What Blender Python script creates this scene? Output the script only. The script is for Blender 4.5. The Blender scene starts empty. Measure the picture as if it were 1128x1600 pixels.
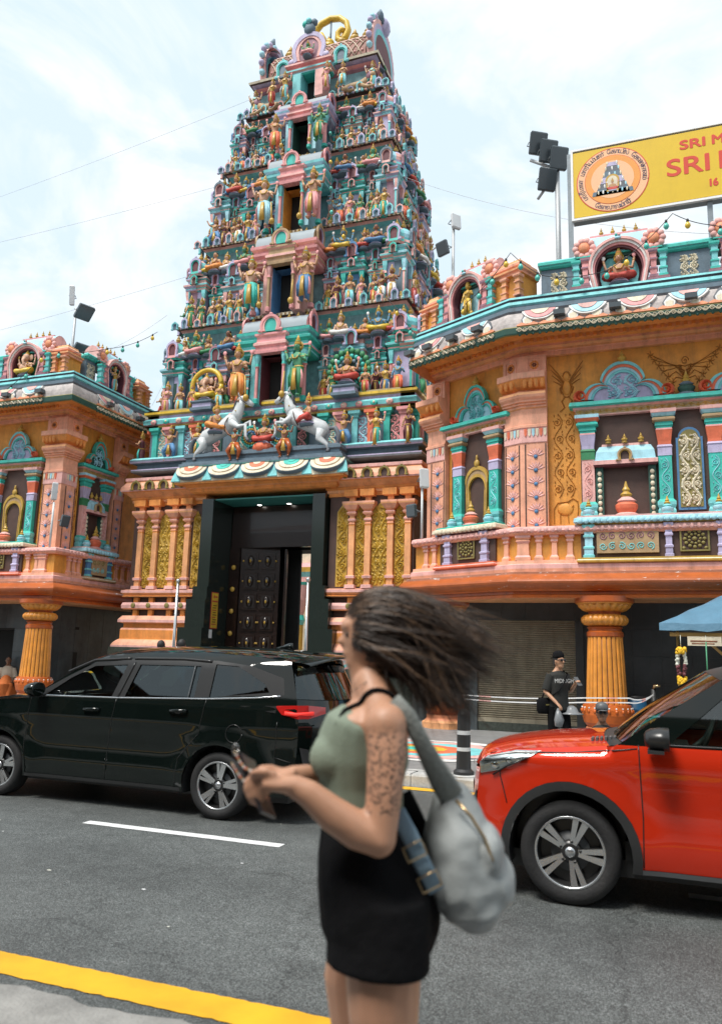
import bpy, bmesh, math, random
from math import sin, cos, pi, radians, sqrt, atan2
from mathutils import Vector, Matrix, Euler
random.seed(7)
SC = bpy.context.scene
COL = SC.collection

# ------------------------------------------------------------------ camera
EYE = Vector((0, 0, 1.6))
PITCH, YAW, ROLL, FPX = 0.18087, 0.36305, 0.02739, 1227.4
_f = Vector((-sin(YAW)*cos(PITCH), cos(YAW)*cos(PITCH), sin(PITCH)))
_r0 = Vector((cos(YAW), sin(YAW), 0)); _u0 = _r0.cross(_f)
_r = _r0*cos(ROLL) + _u0*sin(ROLL); _u = _u0*cos(ROLL) - _r0*sin(ROLL)
cd = bpy.data.cameras.new('camera'); cam = bpy.data.objects.new('camera', cd); COL.objects.link(cam)
cam.matrix_world = Matrix(((_r.x, _u.x, -_f.x, EYE.x), (_r.y, _u.y, -_f.y, EYE.y), (_r.z, _u.z, -_f.z, EYE.z), (0, 0, 0, 1)))
cd.sensor_fit = 'VERTICAL'; cd.sensor_height = 36.0; cd.sensor_width = 36.0
cd.lens = FPX*36.0/1600.0; cd.clip_start = 0.05; cd.clip_end = 3000
cd.dof.use_dof = True; cd.dof.focus_distance = 13.0; cd.dof.aperture_fstop = 2.5
SC.camera = cam

# ------------------------------------------------------------------ sky, sun, exposure
W = bpy.data.worlds.new('World'); SC.world = W; W.use_nodes = True
nt = W.node_tree; nt.nodes.clear()
def _n(tree, t, **kw):
    n = tree.nodes.new(t)
    for k, v in kw.items(): setattr(n, k, v)
    return n
SUN_EL, SUN_AZ = radians(62), radians(205)      # azimuth measured from +Y clockwise
sky = _n(nt, 'ShaderNodeTexSky', sky_type='NISHITA', sun_disc=False, sun_elevation=SUN_EL, sun_rotation=SUN_AZ, air_density=1.3, dust_density=3.0)
tc = _n(nt, 'ShaderNodeTexCoord')
mp = _n(nt, 'ShaderNodeMapping'); mp.inputs['Scale'].default_value = (1.6, 1.6, 3.4); mp.inputs['Location'].default_value = (1.3, 4.2, .4)
nz = _n(nt, 'ShaderNodeTexNoise'); nz.inputs['Scale'].default_value = 1.9; nz.inputs['Detail'].default_value = 7; nz.inputs['Roughness'].default_value = .58; nz.inputs['Distortion'].default_value = .5
rp = _n(nt, 'ShaderNodeValToRGB'); rp.color_ramp.elements[0].position = .44; rp.color_ramp.elements[1].position = .62
rp.color_ramp.elements[0].color = (.90, .90, .90, 1); rp.color_ramp.elements[1].color = (1, 1, 1, 1)
rp2 = _n(nt, 'ShaderNodeMapRange'); rp2.inputs[1].default_value = .44; rp2.inputs[2].default_value = .60
sc_ = _n(nt, 'ShaderNodeMix', data_type='RGBA', blend_type='MULTIPLY'); sc_.inputs[0].default_value = 1
sc_.inputs[7].default_value = (.10, .10, .10, 1)
mx = _n(nt, 'ShaderNodeMix', data_type='RGBA'); cm = _n(nt, 'ShaderNodeMix', data_type='RGBA'); cm.inputs[6].default_value = (.56, .665, .73, 1); cm.inputs[7].default_value = (.73, .74, .755, 1)
bg = _n(nt, 'ShaderNodeBackground'); out = _n(nt, 'ShaderNodeOutputWorld')
L = nt.links.new
L(tc.outputs['Generated'], mp.inputs[0]); L(mp.outputs[0], nz.inputs[0]); L(nz.outputs[0], rp.inputs[0])
L(sky.outputs[0], sc_.inputs[6]); L(sc_.outputs[2], mx.inputs[6]); L(rp.outputs[0], mx.inputs[0]); L(nz.outputs[0], rp2.inputs[0]); L(rp2.outputs[0], cm.inputs[0]); L(cm.outputs[2], mx.inputs[7])
L(mx.outputs[2], bg.inputs[0]); bg.inputs[1].default_value = 1.0; L(bg.outputs[0], out.inputs[0])
sd = bpy.data.lights.new('sun', 'SUN'); sd.energy = 2.7; sd.angle = radians(18); sd.color = (1, .96, .9)
sun = bpy.data.objects.new('sun', sd); COL.objects.link(sun)
sdir = Vector((sin(SUN_AZ)*cos(SUN_EL), cos(SUN_AZ)*cos(SUN_EL), sin(SUN_EL)))
sun.rotation_euler = sdir.to_track_quat('Z', 'Y').to_euler(); sun.location = (0, -5, 30)
SC.view_settings.view_transform = 'Standard'; SC.view_settings.look = 'None'; SC.view_settings.exposure = 0.60; SC.view_settings.gamma = 1
SC.view_settings.use_curve_mapping = False
SC.render.resolution_x = 721; SC.render.resolution_y = 1024

# ------------------------------------------------------------------ materials
MATS = {}
def mat(name, col, rough=.6, metal=0., var=.18, vs=2.5, bump=.15, bs=35, dirt=0., dirtcol=(.06, .05, .04), coat=0., spec=.5, emit=0., trans=0., alpha=1.):
    m = bpy.data.materials.new(name); m.use_nodes = True; t = m.node_tree
    b = t.nodes['Principled BSDF']; c = (*col, 1)
    b.inputs['Roughness'].default_value = rough; b.inputs['Metallic'].default_value = metal
    b.inputs['Coat Weight'].default_value = coat; b.inputs['Specular IOR Level'].default_value = spec
    b.inputs['Coat Roughness'].default_value = .03
    if trans: b.inputs['Transmission Weight'].default_value = trans
    if alpha < 1: b.inputs['Alpha'].default_value = alpha
    b.inputs['Base Color'].default_value = c
    lk = t.links.new
    if emit: b.inputs['Emission Color'].default_value = c; b.inputs['Emission Strength'].default_value = emit
    if var or bump or dirt:
        g = t.nodes.new('ShaderNodeNewGeometry')
    cur = None
    if var:
        n = t.nodes.new('ShaderNodeTexNoise'); n.inputs['Scale'].default_value = vs; n.inputs['Detail'].default_value = 6; n.inputs['Roughness'].default_value = .65
        lk(g.outputs['Position'], n.inputs[0])
        r = t.nodes.new('ShaderNodeMapRange'); r.inputs[1].default_value = .3; r.inputs[2].default_value = .7; r.inputs[3].default_value = 1-var; r.inputs[4].default_value = 1+var*.6
        lk(n.outputs[0], r.inputs[0])
        x = t.nodes.new('ShaderNodeMix'); x.data_type = 'RGBA'; x.blend_type = 'MULTIPLY'; x.inputs[0].default_value = 1; x.inputs[6].default_value = c
        lk(r.outputs[0], x.inputs[7]); cur = x.outputs[2]
    if dirt:
        mp_ = t.nodes.new('ShaderNodeMapping'); mp_.inputs['Scale'].default_value = (5, 5, .9)
        lk(g.outputs['Position'], mp_.inputs[0])
        n2 = t.nodes.new('ShaderNodeTexNoise'); n2.inputs['Scale'].default_value = 1.3; n2.inputs['Detail'].default_value = 8; n2.inputs['Roughness'].default_value = .7
        lk(mp_.outputs[0], n2.inputs[0])
        r2 = t.nodes.new('ShaderNodeMapRange'); r2.inputs[1].default_value = .5; r2.inputs[2].default_value = .72; r2.inputs[3].default_value = 0; r2.inputs[4].default_value = dirt
        lk(n2.outputs[0], r2.inputs[0])
        x2 = t.nodes.new('ShaderNodeMix'); x2.data_type = 'RGBA'; x2.inputs[7].default_value = (*dirtcol, 1)
        if cur: lk(cur, x2.inputs[6])
        else: x2.inputs[6].default_value = c
        lk(r2.outputs[0], x2.inputs[0]); cur = x2.outputs[2]
    if cur: lk(cur, b.inputs['Base Color'])
    if bump:
        n3 = t.nodes.new('ShaderNodeTexNoise'); n3.inputs['Scale'].default_value = bs; n3.inputs['Detail'].default_value = 4
        lk(g.outputs['Position'], n3.inputs[0])
        bp = t.nodes.new('ShaderNodeBump'); bp.inputs['Strength'].default_value = bump; bp.inputs['Distance'].default_value = .02
        lk(n3.outputs[0], bp.inputs['Height']); lk(bp.outputs[0], b.inputs['Normal'])
    MATS[name] = m
    return m

PAINT = dict(
 teal=(.05, .50, .42), aqua=(.20, .60, .62), sky=(.38, .68, .78), pink=(.76, .33, .33), salmon=(.78, .30, .15), rose=(.80, .44, .40),
 red=(.55, .07, .05), coral=(.76, .17, .08), lilac=(.50, .45, .64), blue=(.08, .22, .42), gold=(.54, .33, .055), yellow=(.75, .50, .05),
 cream=(.72, .64, .48), tan=(.45, .30, .16), olive=(.24, .20, .06), brown=(.085, .045, .035), maroon=(.14, .035, .045), ochre=(.72, .315, .055),
 orange=(.78, .29, .065), peach=(.84, .40, .18), pinkstone=(.84, .40, .26), grey=(.13, .14, .16), slate=(.13, .19, .24), white=(.78, .77, .74),
 green=(.04, .24, .10), dkgreen=(.02, .08, .06), mauve=(.33, .17, .22), skin=(.50, .27, .16), skin2=(.30, .13, .08), skin3=(.62, .38, .26),
 bluesk=(.12, .28, .42), greensk=(.08, .30, .16), hairblack=(.02, .018, .018), rust=(.44, .10, .025), vermil=(.58, .13, .02), colorange=(.78, .31, .05),
 groove=(.20, .06, .02), goldrelief=(.52, .32, .04), ochreline=(.44, .18, .03), black=(.02, .02, .02))
mat("latticebase", (.22, .06, .035), rough=.6, dirt=.2); mat("latticerib", (.62, .48, .36), rough=.6)
for k, v in PAINT.items():
    mat(k, v, rough=.62, var=.24, vs=3.5, dirt=.36 if k not in ('black', 'hairblack') else 0, bump=.22, bs=55)
for k in ('gold', 'yellow', 'goldrelief'):
    MATS[k].node_tree.nodes['Principled BSDF'].inputs['Roughness'].default_value = .38
for k in ('rust', 'vermil', 'colorange'):
    MATS[k].node_tree.nodes['Principled BSDF'].inputs['Roughness'].default_value = .28

# ------------------------------------------------------------------ mesh builder
class MB:
    def __init__(s): s.v = []; s.f = []; s.m = []; s.sm = []; s.names = []; s.T = None
    def mi(s, n):
        if n not in s.names: s.names.append(n)
        return s.names.index(n)
    def add(s, vs, fs, m, smooth=False):
        o = len(s.v); i = s.mi(m)
        if s.T is not None: vs = [tuple(s.T @ Vector(p)) for p in vs]
        s.v.extend(vs)
        for f in fs: s.f.append(tuple(a+o for a in f)); s.m.append(i); s.sm.append(smooth)
        return s
    def box(s, x0, x1, y0, y1, z0, z1, m):
        v = [(x0, y0, z0), (x1, y0, z0), (x1, y1, z0), (x0, y1, z0), (x0, y0, z1), (x1, y0, z1), (x1, y1, z1), (x0, y1, z1)]
        return s.add(v, [(0, 3, 2, 1), (4, 5, 6, 7), (0, 1, 5, 4), (1, 2, 6, 5), (2, 3, 7, 6), (3, 0, 4, 7)], m)
    def stack(s, x0, x1, yf, yb, prof):
        """square moulded block: prof = [(d, z, mat)...]; d widens front and both ends; mat belongs to the face up to the next point"""
        o = []
        for d, z, *_ in prof: o += [(x0-d, yb, z), (x0-d, yf-d, z), (x1+d, yf-d, z), (x1+d, yb, z)]
        n = len(prof)
        for i in range(n-1):
            a, b = 4*i, 4*i+4
            mtl = prof[i][2]
            vs = o[a:a+8]
            s.add(vs, [(0, 1, 5, 4), (1, 2, 6, 5), (2, 3, 7, 6), (3, 0, 4, 7)], mtl)
        s.add(o[:4], [(3, 2, 1, 0)], prof[0][2]); s.add(o[-4:], [(0, 1, 2, 3)], prof[-2][2])
        return s
    def loft(s, rings, m, smooth=True, cap=True, closed=True):
        n = len(rings[0]); vs = [p for r in rings for p in r]; fs = []
        for i in range(len(rings)-1):
            for j in range(n if closed else n-1):
                k = (j+1) % n
                fs.append((i*n+j, i*n+k, (i+1)*n+k, (i+1)*n+j))
        if cap and closed:
            fs.append(tuple(reversed(range(n)))); fs.append(tuple(range((len(rings)-1)*n, len(rings)*n)))
        return s.add(vs, fs, m, smooth)
    def lathe(s, prof, seg, m, c=(0, 0, 0), smooth=True, flute=0, famp=0., sq=None):
        rings = []
        for r, z in prof:
            ring = []
            for j in range(seg):
                a = 2*pi*j/seg; rr = r
                if flute: rr = r*(1-famp*(1-abs(sin(a*flute/2)))**2)
                ring.append((c[0]+rr*cos(a), c[1]+rr*sin(a), c[2]+z))
            rings.append(ring)
        return s.loft(rings, m, smooth)
    def lathem(s, prof, seg, c=(0, 0, 0), smooth=True):
        """lathe with a material per band: prof = [(r, z, mat)]"""
        for i in range(len(prof)-1):
            (r0, z0, mm), (r1, z1, _) = prof[i][:3], prof[i+1][:3]
            rings = [[(c[0]+r*cos(2*pi*j/seg), c[1]+r*sin(2*pi*j/seg), c[2]+z) for j in range(seg)] for r, z in ((r0, z0), (r1, z1))]
            s.loft(rings, mm, smooth, cap=False)
        for k, rev in ((0, True), (-1, False)):
            r, z = prof[k][:2]
            ring = [(c[0]+r*cos(2*pi*j/seg), c[1]+r*sin(2*pi*j/seg), c[2]+z) for j in range(seg)]
            s.add(ring, [tuple(range(seg))[::-1 if rev else 1]], prof[0 if k == 0 else -2][2])
        return s
    def tube(s, pts, rad, m, seg=8, flat=None, smooth=True, up=None):
        """tube along pts; rad number or list (or (a,b) pairs for an ellipse)"""
        P = [Vector(p) for p in pts]; n = len(P)
        if not isinstance(rad, (list, tuple)) : rad = [rad]*n
        rings = []; ref = Vector(up) if up else None; px_ = None
        for i in range(n):
            t = (P[min(i+1, n-1)]-P[max(i-1, 0)])
            if t.length < 1e-9: t = Vector((0, 0, 1))
            t.normalize()
            if px_ is None:
                a = ref if ref else (Vector((0, 0, 1)) if abs(t.z) < .9 else Vector((0, 1, 0)))
                x = a.cross(t)
                if x.length < 1e-5: x = Vector((1, 0, 0)).cross(t)
            else:
                x = px_ - t*px_.dot(t)
                if ref:
                    xx = ref.cross(t)
                    if xx.length > .05: x = xx
            x.normalize(); y = t.cross(x); px_ = x
            ra = rad[i]; ra, rb = ra if isinstance(ra, (list, tuple)) else (ra, ra)
            rings.append([tuple(P[i]+x*ra*cos(2*pi*j/seg)+y*rb*sin(2*pi*j/seg)) for j in range(seg)])
        return s.loft(rings, m, smooth)
    def ball(s, c, r, m, seg=10, rings=6):
        rx, ry, rz = r if isinstance(r, (list, tuple)) else (r, r, r)
        R = []
        for i in range(rings+1):
            a = -pi/2+pi*i/rings; k = max(cos(a), .02)
            R.append([(c[0]+rx*k*cos(2*pi*j/seg), c[1]+ry*k*sin(2*pi*j/seg), c[2]+rz*sin(a)) for j in range(seg)])
        return s.loft(R, m, True)
    def prism(s, poly, y0, y1, m, smooth=False, mside=None):
        """polygon in the x-z plane extruded in y (y0 is the front); poly counter-clockwise seen from -y"""
        n = len(poly); v = [(x, y0, z) for x, z in poly]+[(x, y1, z) for x, z in poly]
        s.add(v, [tuple(range(n)), tuple(range(2*n-1, n-1, -1))], m)
        s.add(v, [(i, i+n, (i+1) % n+n, (i+1) % n) for i in range(n)], mside or m, smooth)
        return s
    def ringplate(s, outer, inner, y0, y1, m):
        """open band between two polylines of equal length in x-z"""
        n = len(outer); v = [(x, y0, z) for x, z in outer]+[(x, y0, z) for x, z in inner]+[(x, y1, z) for x, z in outer]+[(x, y1, z) for x, z in inner]
        fs = []
        for i in range(n-1):
            fs += [(i, n+i, n+i+1, i+1), (2*n+i, i, i+1, 2*n+i+1), (n+i, 3*n+i, 3*n+i+1, n+i+1)]
        fs += [(0, 2*n, 3*n, n), (n-1, 2*n-1, 4*n-1, 3*n-1)]
        return s.add(v, fs, m)
    def ribbon(s, pts, w, y, h, m):
        """relief band in the x-z plane at depth y, ridge raised by h towards -y"""
        n = len(pts); v = []; fs = []
        for i in range(n):
            a = Vector(pts[max(i-1, 0)]); b = Vector(pts[min(i+1, n-1)]); t = (b-a)
            if t.length < 1e-9: t = Vector((1, 0))
            t.normalize(); p = Vector(pts[i]); q = Vector((-t.y, t.x)); ww = w[i] if isinstance(w, list) else w
            l = p+q*ww; r = p-q*ww
            v += [(l.x, y, l.y), (p.x, y-h, p.y), (r.x, y, r.y)]
        for i in range(n-1):
            a = 3*i
            fs += [(a, a+3, a+4, a+1), (a+1, a+4, a+5, a+2)]
        return s.add(v, fs, m)
    def mesh(s, name):
        me = bpy.data.meshes.new(name); me.from_pydata(s.v, [], s.f)
        for n in s.names: me.materials.append(MATS[n])
        me.polygons.foreach_set('material_index', s.m); me.polygons.foreach_set('use_smooth', s.sm)
        me.update(); return me
    def build(s, name, parent=None, loc=(0, 0, 0), rz=0., bevel=0.):
        me = s.mesh(name)
        if bevel or True:
            bm = bmesh.new(); bm.from_mesh(me); bmesh.ops.recalc_face_normals(bm, faces=bm.faces); bm.to_mesh(me); bm.free()
        o = place(me, name, parent, loc, rz)
        if bevel:
            md = o.modifiers.new('bevel', 'BEVEL'); md.width = bevel; md.segments = 2; md.limit_method = 'ANGLE'; md.angle_limit = radians(40)
        return o

def place(me, name, parent=None, loc=(0, 0, 0), rz=0., scale=None, rot=None):
    o = bpy.data.objects.new(name, me); COL.objects.link(o)
    o.parent = parent; o.location = loc
    o.rotation_euler = rot if rot else (0, 0, rz)
    if scale is not None: o.scale = scale if isinstance(scale, (tuple, list)) else (scale,)*3
    return o
def thing(name, label, cat, loc=(0, 0, 0), rz=0., group=None):
    o = bpy.data.objects.new(name, None); COL.objects.link(o); o.empty_display_size = .2
    o.location = loc; o.rotation_euler = (0, 0, rz); return tag(o, label, cat, group)
def tag(o, label, cat, group=None):
    o['label'] = label; o['category'] = cat
    if group: o['group'] = group
    return o
def struct(o): o['kind'] = 'structure'; return o
CACHE = {}
def cached(key, fn):
    if key not in CACHE:
        r = fn(); me = r.mesh(key[0] if isinstance(key, tuple) else key)
        bm = bmesh.new(); bm.from_mesh(me); bmesh.ops.recalc_face_normals(bm, faces=bm.faces); bm.to_mesh(me); bm.free()
        CACHE[key] = me
    return CACHE[key]
class Frame:
    """a facade: local x along it, -y out of it, z up; placed relative to the root of its thing"""
    def __init__(s, root, o, ang): s.root = root; s.a = radians(ang); s.o = Vector((o[0], o[1], 0))-Vector((root.location.x, root.location.y, root.location.z))
    def loc(s, x, d, z): return (s.o.x+x*cos(s.a)+d*sin(s.a), s.o.y+x*sin(s.a)-d*cos(s.a), s.o.z+z)
    def build(s, mb, name, x=0, d=0, z=0, parent=None, bevel=0):
        return mb.build(name, parent or s.root, s.loc(x, d, z) if parent is None else (x, -d, z), s.a if parent is None else 0, bevel)
    def put(s, me, name, x=0, d=0, z=0, scale=None, turn=0.):
        return place(me, name, s.root, s.loc(x, d, z), s.a+turn, scale)
def sub(me, name, parent, loc=(0, 0, 0), rz=0., scale=None): return place(me, name, parent, loc, rz, scale)

def polymould(path, prof, ox=0, oy=0, oz=0):
    """moulding along a plan polyline (outside on the right hand): prof [(d, z, mat)]"""
    P = [Vector(p) for p in path]; n = len(P); nn = []
    for i in range(n-1):
        t = (P[i+1]-P[i]).normalized(); nn.append(Vector((t.y, -t.x)))
    off = []
    for i in range(n):
        if i == 0: off.append(nn[0])
        elif i == n-1: off.append(nn[-1])
        else:
            b = (nn[i-1]+nn[i]); b.normalize(); off.append(b/max(.3, b.dot(nn[i])))
    mb = MB()
    for k in range(len(prof)-1):
        d0, z0, mm = prof[k]; d1, z1 = prof[k+1][:2]
        v = [(P[i].x+off[i].x*d0-ox, P[i].y+off[i].y*d0-oy, z0-oz) for i in range(n)]+[(P[i].x+off[i].x*d1-ox, P[i].y+off[i].y*d1-oy, z1-oz) for i in range(n)]
        mb.add(v, [(i, i+1, n+i+1, n+i) for i in range(n-1)], mm)
    for i in (0, n-1):   # end caps
        v = [(P[i].x+off[i].x*d-ox, P[i].y+off[i].y*d-oy, z-oz) for d, z, *_ in prof]
        mb.add(v, [tuple(range(len(v)))], prof[0][2])
    return mb
# ------------------------------------------------------------------ ground
def asphalt(name, base, light, sheen=.62):
    m = mat(name, base, rough=.8, var=0, bump=0); t = m.node_tree; b = t.nodes['Principled BSDF']; lk = t.links.new
    g = t.nodes.new('ShaderNodeNewGeometry')
    def noise(s, d=2, r=.5):
        n = t.nodes.new('ShaderNodeTexNoise'); n.inputs['Scale'].default_value = s; n.inputs['Detail'].default_value = d; n.inputs['Roughness'].default_value = r
        lk(g.outputs['Position'], n.inputs[0]); return n
    v = t.nodes.new('ShaderNodeTexVoronoi'); v.inputs['Scale'].default_value = 210; lk(g.outputs['Position'], v.inputs[0])
    n1 = noise(420, 2); n2 = noise(.55, 6, .7); n3 = noise(6, 5, .7)
    r = t.nodes.new('ShaderNodeValToRGB'); e = r.color_ramp.elements; e[0].position = .3; e[0].color = (*[c*.35 for c in base], 1); e[1].position = .78; e[1].color = (*light, 1)
    x = e = r.color_ramp.elements.new(.55); x.color = (*base, 1)
    a = t.nodes.new('ShaderNodeMix'); a.data_type = 'FLOAT'; a.inputs[0].default_value = .5
    lk(n1.outputs[0], a.inputs[2]); sp = t.nodes.new('ShaderNodeSeparateColor'); lk(v.outputs['Color'], sp.inputs[0]); lk(sp.outputs[0], a.inputs[3]); lk(a.outputs[0], r.inputs[0])
    mr = t.nodes.new('ShaderNodeMapRange'); mr.inputs[1].default_value = .3; mr.inputs[2].default_value = .7; mr.inputs[3].default_value = .72; mr.inputs[4].default_value = 1.3; lk(n2.outputs[0], mr.inputs[0])
    m3 = t.nodes.new('ShaderNodeMapRange'); m3.inputs[1].default_value = .35; m3.inputs[2].default_value = .65; m3.inputs[3].default_value = .85; m3.inputs[4].default_value = 1.12; lk(n3.outputs[0], m3.inputs[0])
    mu = t.nodes.new('ShaderNodeMath'); mu.operation = 'MULTIPLY'; lk(mr.outputs[0], mu.inputs[0]); lk(m3.outputs[0], mu.inputs[1])
    # lanes polished paler by tyres
    sx = t.nodes.new('ShaderNodeSeparateXYZ'); lk(g.outputs['Position'], sx.inputs[0])
    w = t.nodes.new('ShaderNodeMath'); w.operation = 'SINE'; ml = t.nodes.new('ShaderNodeMath'); ml.operation = 'MULTIPLY'; ml.inputs[1].default_value = 3.3; lk(sx.outputs[1], ml.inputs[0]); lk(ml.outputs[0], w.inputs[0])
    wr = t.nodes.new('ShaderNodeMapRange'); wr.inputs[1].default_value = -1; wr.inputs[2].default_value = 1; wr.inputs[3].default_value = .9; wr.inputs[4].default_value = 1.12; lk(w.outputs[0], wr.inputs[0])
    m2 = t.nodes.new('ShaderNodeMath'); m2.operation = 'MULTIPLY'; lk(mu.outputs[0], m2.inputs[0]); lk(wr.outputs[0], m2.inputs[1])
    nd = noise(1.3, 5, .7); va = t.nodes.new('ShaderNodeVectorMath'); va.operation = 'MULTIPLY_ADD'; va.inputs[1].default_value = (.55, .55, .55); lk(nd.outputs['Color'], va.inputs[0]); lk(g.outputs['Position'], va.inputs[2])
    vc = t.nodes.new('ShaderNodeTexVoronoi'); vc.feature = 'DISTANCE_TO_EDGE'; vc.inputs['Scale'].default_value = .42; lk(va.outputs[0], vc.inputs[0])
    cr = t.nodes.new('ShaderNodeMapRange'); cr.inputs[1].default_value = .0; cr.inputs[2].default_value = .006; cr.inputs[3].default_value = .62; cr.inputs[4].default_value = 1; lk(vc.outputs[0], cr.inputs[0])
    ns = noise(.9, 4, .6); sr_ = t.nodes.new('ShaderNodeMapRange'); sr_.inputs[1].default_value = .60; sr_.inputs[2].default_value = .72; sr_.inputs[3].default_value = 1; sr_.inputs[4].default_value = .72; lk(ns.outputs[0], sr_.inputs[0])
    m4 = t.nodes.new('ShaderNodeMath'); m4.operation = 'MULTIPLY'; lk(cr.outputs[0], m4.inputs[0]); lk(sr_.outputs[0], m4.inputs[1]); m5 = t.nodes.new('ShaderNodeMath'); m5.operation = 'MULTIPLY'; lk(m2.outputs[0], m5.inputs[0]); lk(m4.outputs[0], m5.inputs[1]); m2 = m5
    xx = t.nodes.new('ShaderNodeMix'); xx.data_type = 'RGBA'; xx.blend_type = 'MULTIPLY'; xx.inputs[0].default_value = 1; lk(r.outputs[0], xx.inputs[6]); lk(m2.outputs[0], xx.inputs[7]); lk(xx.outputs[2], b.inputs['Base Color'])
    bp = t.nodes.new('ShaderNodeBump'); bp.inputs['Strength'].default_value = .35; bp.inputs['Distance'].default_value = .003; lk(a.outputs[0], bp.inputs['Height']); lk(bp.outputs[0], b.inputs['Normal'])
    b.inputs['Roughness'].default_value = sheen
asphalt('asphalt', (.078, .086, .084), (.21, .225, .22))
mat('groundmat', (.12, .12, .115), rough=.9)
mat('pave', (.22, .225, .225), rough=.55, var=.25, vs=1.2, bump=.2, bs=14, dirt=.35)
mat('concrete', (.27, .265, .25), rough=.85, var=.3, vs=5, bump=.6, bs=60, dirt=.3, dirtcol=(.16, .155, .15))
mat('kerbwhite', (.48, .48, .46), rough=.75, var=.25, vs=6, bump=.3, bs=30, dirt=.4, dirtcol=(.15, .15, .15))
def worn(name, col, under, lo=.30, hi=.42):
    m = mat(name, col, rough=.6, var=0, bump=0); t = m.node_tree; b = t.nodes['Principled BSDF']; lk = t.links.new
    g = t.nodes.new('ShaderNodeNewGeometry')
    n = t.nodes.new('ShaderNodeTexNoise'); n.inputs['Scale'].default_value = 45; n.inputs['Detail'].default_value = 8; n.inputs['Roughness'].default_value = .75; lk(g.outputs['Position'], n.inputs[0])
    n2 = t.nodes.new('ShaderNodeTexNoise'); n2.inputs['Scale'].default_value = 3; n2.inputs['Detail'].default_value = 5; lk(g.outputs['Position'], n2.inputs[0])
    r = t.nodes.new('ShaderNodeMapRange'); r.inputs[1].default_value = lo; r.inputs[2].default_value = hi; lk(n.outputs[0], r.inputs[0])
    r2 = t.nodes.new('ShaderNodeMapRange'); r2.inputs[1].default_value = .3; r2.inputs[2].default_value = .7; r2.inputs[3].default_value = .8; r2.inputs[4].default_value = 1.1; lk(n2.outputs[0], r2.inputs[0])
    c = t.nodes.new('ShaderNodeMix'); c.data_type = 'RGBA'; c.blend_type = 'MULTIPLY'; c.inputs[0].default_value = 1; c.inputs[6].default_value = (*col, 1); lk(r2.outputs[0], c.inputs[7])
    x = t.nodes.new('ShaderNodeMix'); x.data_type = 'RGBA'; x.inputs[6].default_value = (*under, 1); lk(c.outputs[2], x.inputs[7]); lk(r.outputs[0], x.inputs[0]); lk(x.outputs[2], b.inputs['Base Color'])
    bp = t.nodes.new('ShaderNodeBump'); bp.inputs['Strength'].default_value = .35; bp.inputs['Distance'].default_value = .003; lk(n.outputs[0], bp.inputs['Height']); lk(bp.outputs[0], b.inputs['Normal'])
worn('yellowline', (.70, .37, .010), (.16, .14, .10), .26, .36)
worn('whiteline', (.74, .75, .75), (.2, .2, .2), .28, .38)

def sheet(name, x0, x1, y0, y1, z, m, nx=1):
    mb = MB(); v = []; f = []
    for i in range(nx+1):
        x = x0+(x1-x0)*i/nx; v += [(x, y0, z), (x, y1, z)]
    f = [(2*i, 2*i+2, 2*i+3, 2*i+1) for i in range(nx)]
    mb.add(v, f, m); return mb.build(name)
def strip(name, x0, x1, y0, y1, z, m, jag=.006, step=.05):
    mb = MB(); n = max(2, int((x1-x0)/step)); v = []
    for i in range(n+1):
        x = x0+(x1-x0)*i/n; v += [(x, y0+random.uniform(-jag, jag), z), (x, y1+random.uniform(-jag, jag), z)]
    mb.add(v, [(2*i, 2*i+2, 2*i+3, 2*i+1) for i in range(n)], m); return mb.build(name)
struct(sheet('ground', -900, 900, -600, 1200, -.03, 'groundmat'))
struct(sheet('road', -200, 200, 2.9, 10.1, 0, 'asphalt'))
struct(strip('yellow_road_line', -30, 12, 3.36, 3.585, .004, 'yellowline', .007, .04))
struct(strip('far_yellow_road_line', -60, 30, 9.66, 9.86, .004, 'yellowline', .006, .1))
for k in range(-3, 5):
    x = -5.08+k*5.2
    struct(strip('lane_dash', x, x+2.03, 6.31, 6.43, .004, 'whiteline', .003, .06))
# near pavement: a worn cast edge, then grey slabs
mb = MB(); N = 520; v = []
for i in range(N+1):
    x = -30+42*i/N; e = 3.06+.018*sin(x*9)+random.uniform(-.012, .012)
    v += [(x, 2.52, .119), (x, e-.03, .121), (x, e, .105+random.uniform(-.01, .01)), (x, e+.015, -.01)]
mb.add(v, [(4*i+j, 4*i+4+j, 4*i+5+j, 4*i+1+j) for i in range(N) for j in range(3)], 'concrete')
struct(mb.build('kerb'))
pv = struct(sheet('near_pavement', -60, 60, -40, 2.52, .105, 'concrete'))
me = cached('paving_slab', lambda: MB().box(0, .593, 0, .593, 0, .016, 'pave'))
for i in range(-8, 4):
    for j in range(5): place(me, 'paving_slab', pv, (i*.6+.003, 2.52-.6*(j+1)+.003, .104))
# far side: kerb stones and a broad pavement
fk = struct(sheet('far_pavement', -200, 200, 10.22, 40, .15, 'pave'))
kb = MB(); kb.stack(0, .99, -.15, .15, [(0, -.02, 'kerbwhite'), (0, .12, 'kerbwhite'), (-.012, .145, 'kerbwhite')])
me = cached('kerb_stone', lambda: kb)
for i in range(-34, 9): place(me, 'kerb_stone', fk, (i*1.0, 10.08, .004))
struct(sheet('far_pavement_edge', -200, 200, 10.22, 10.34, .154, 'kerbwhite'))
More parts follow.
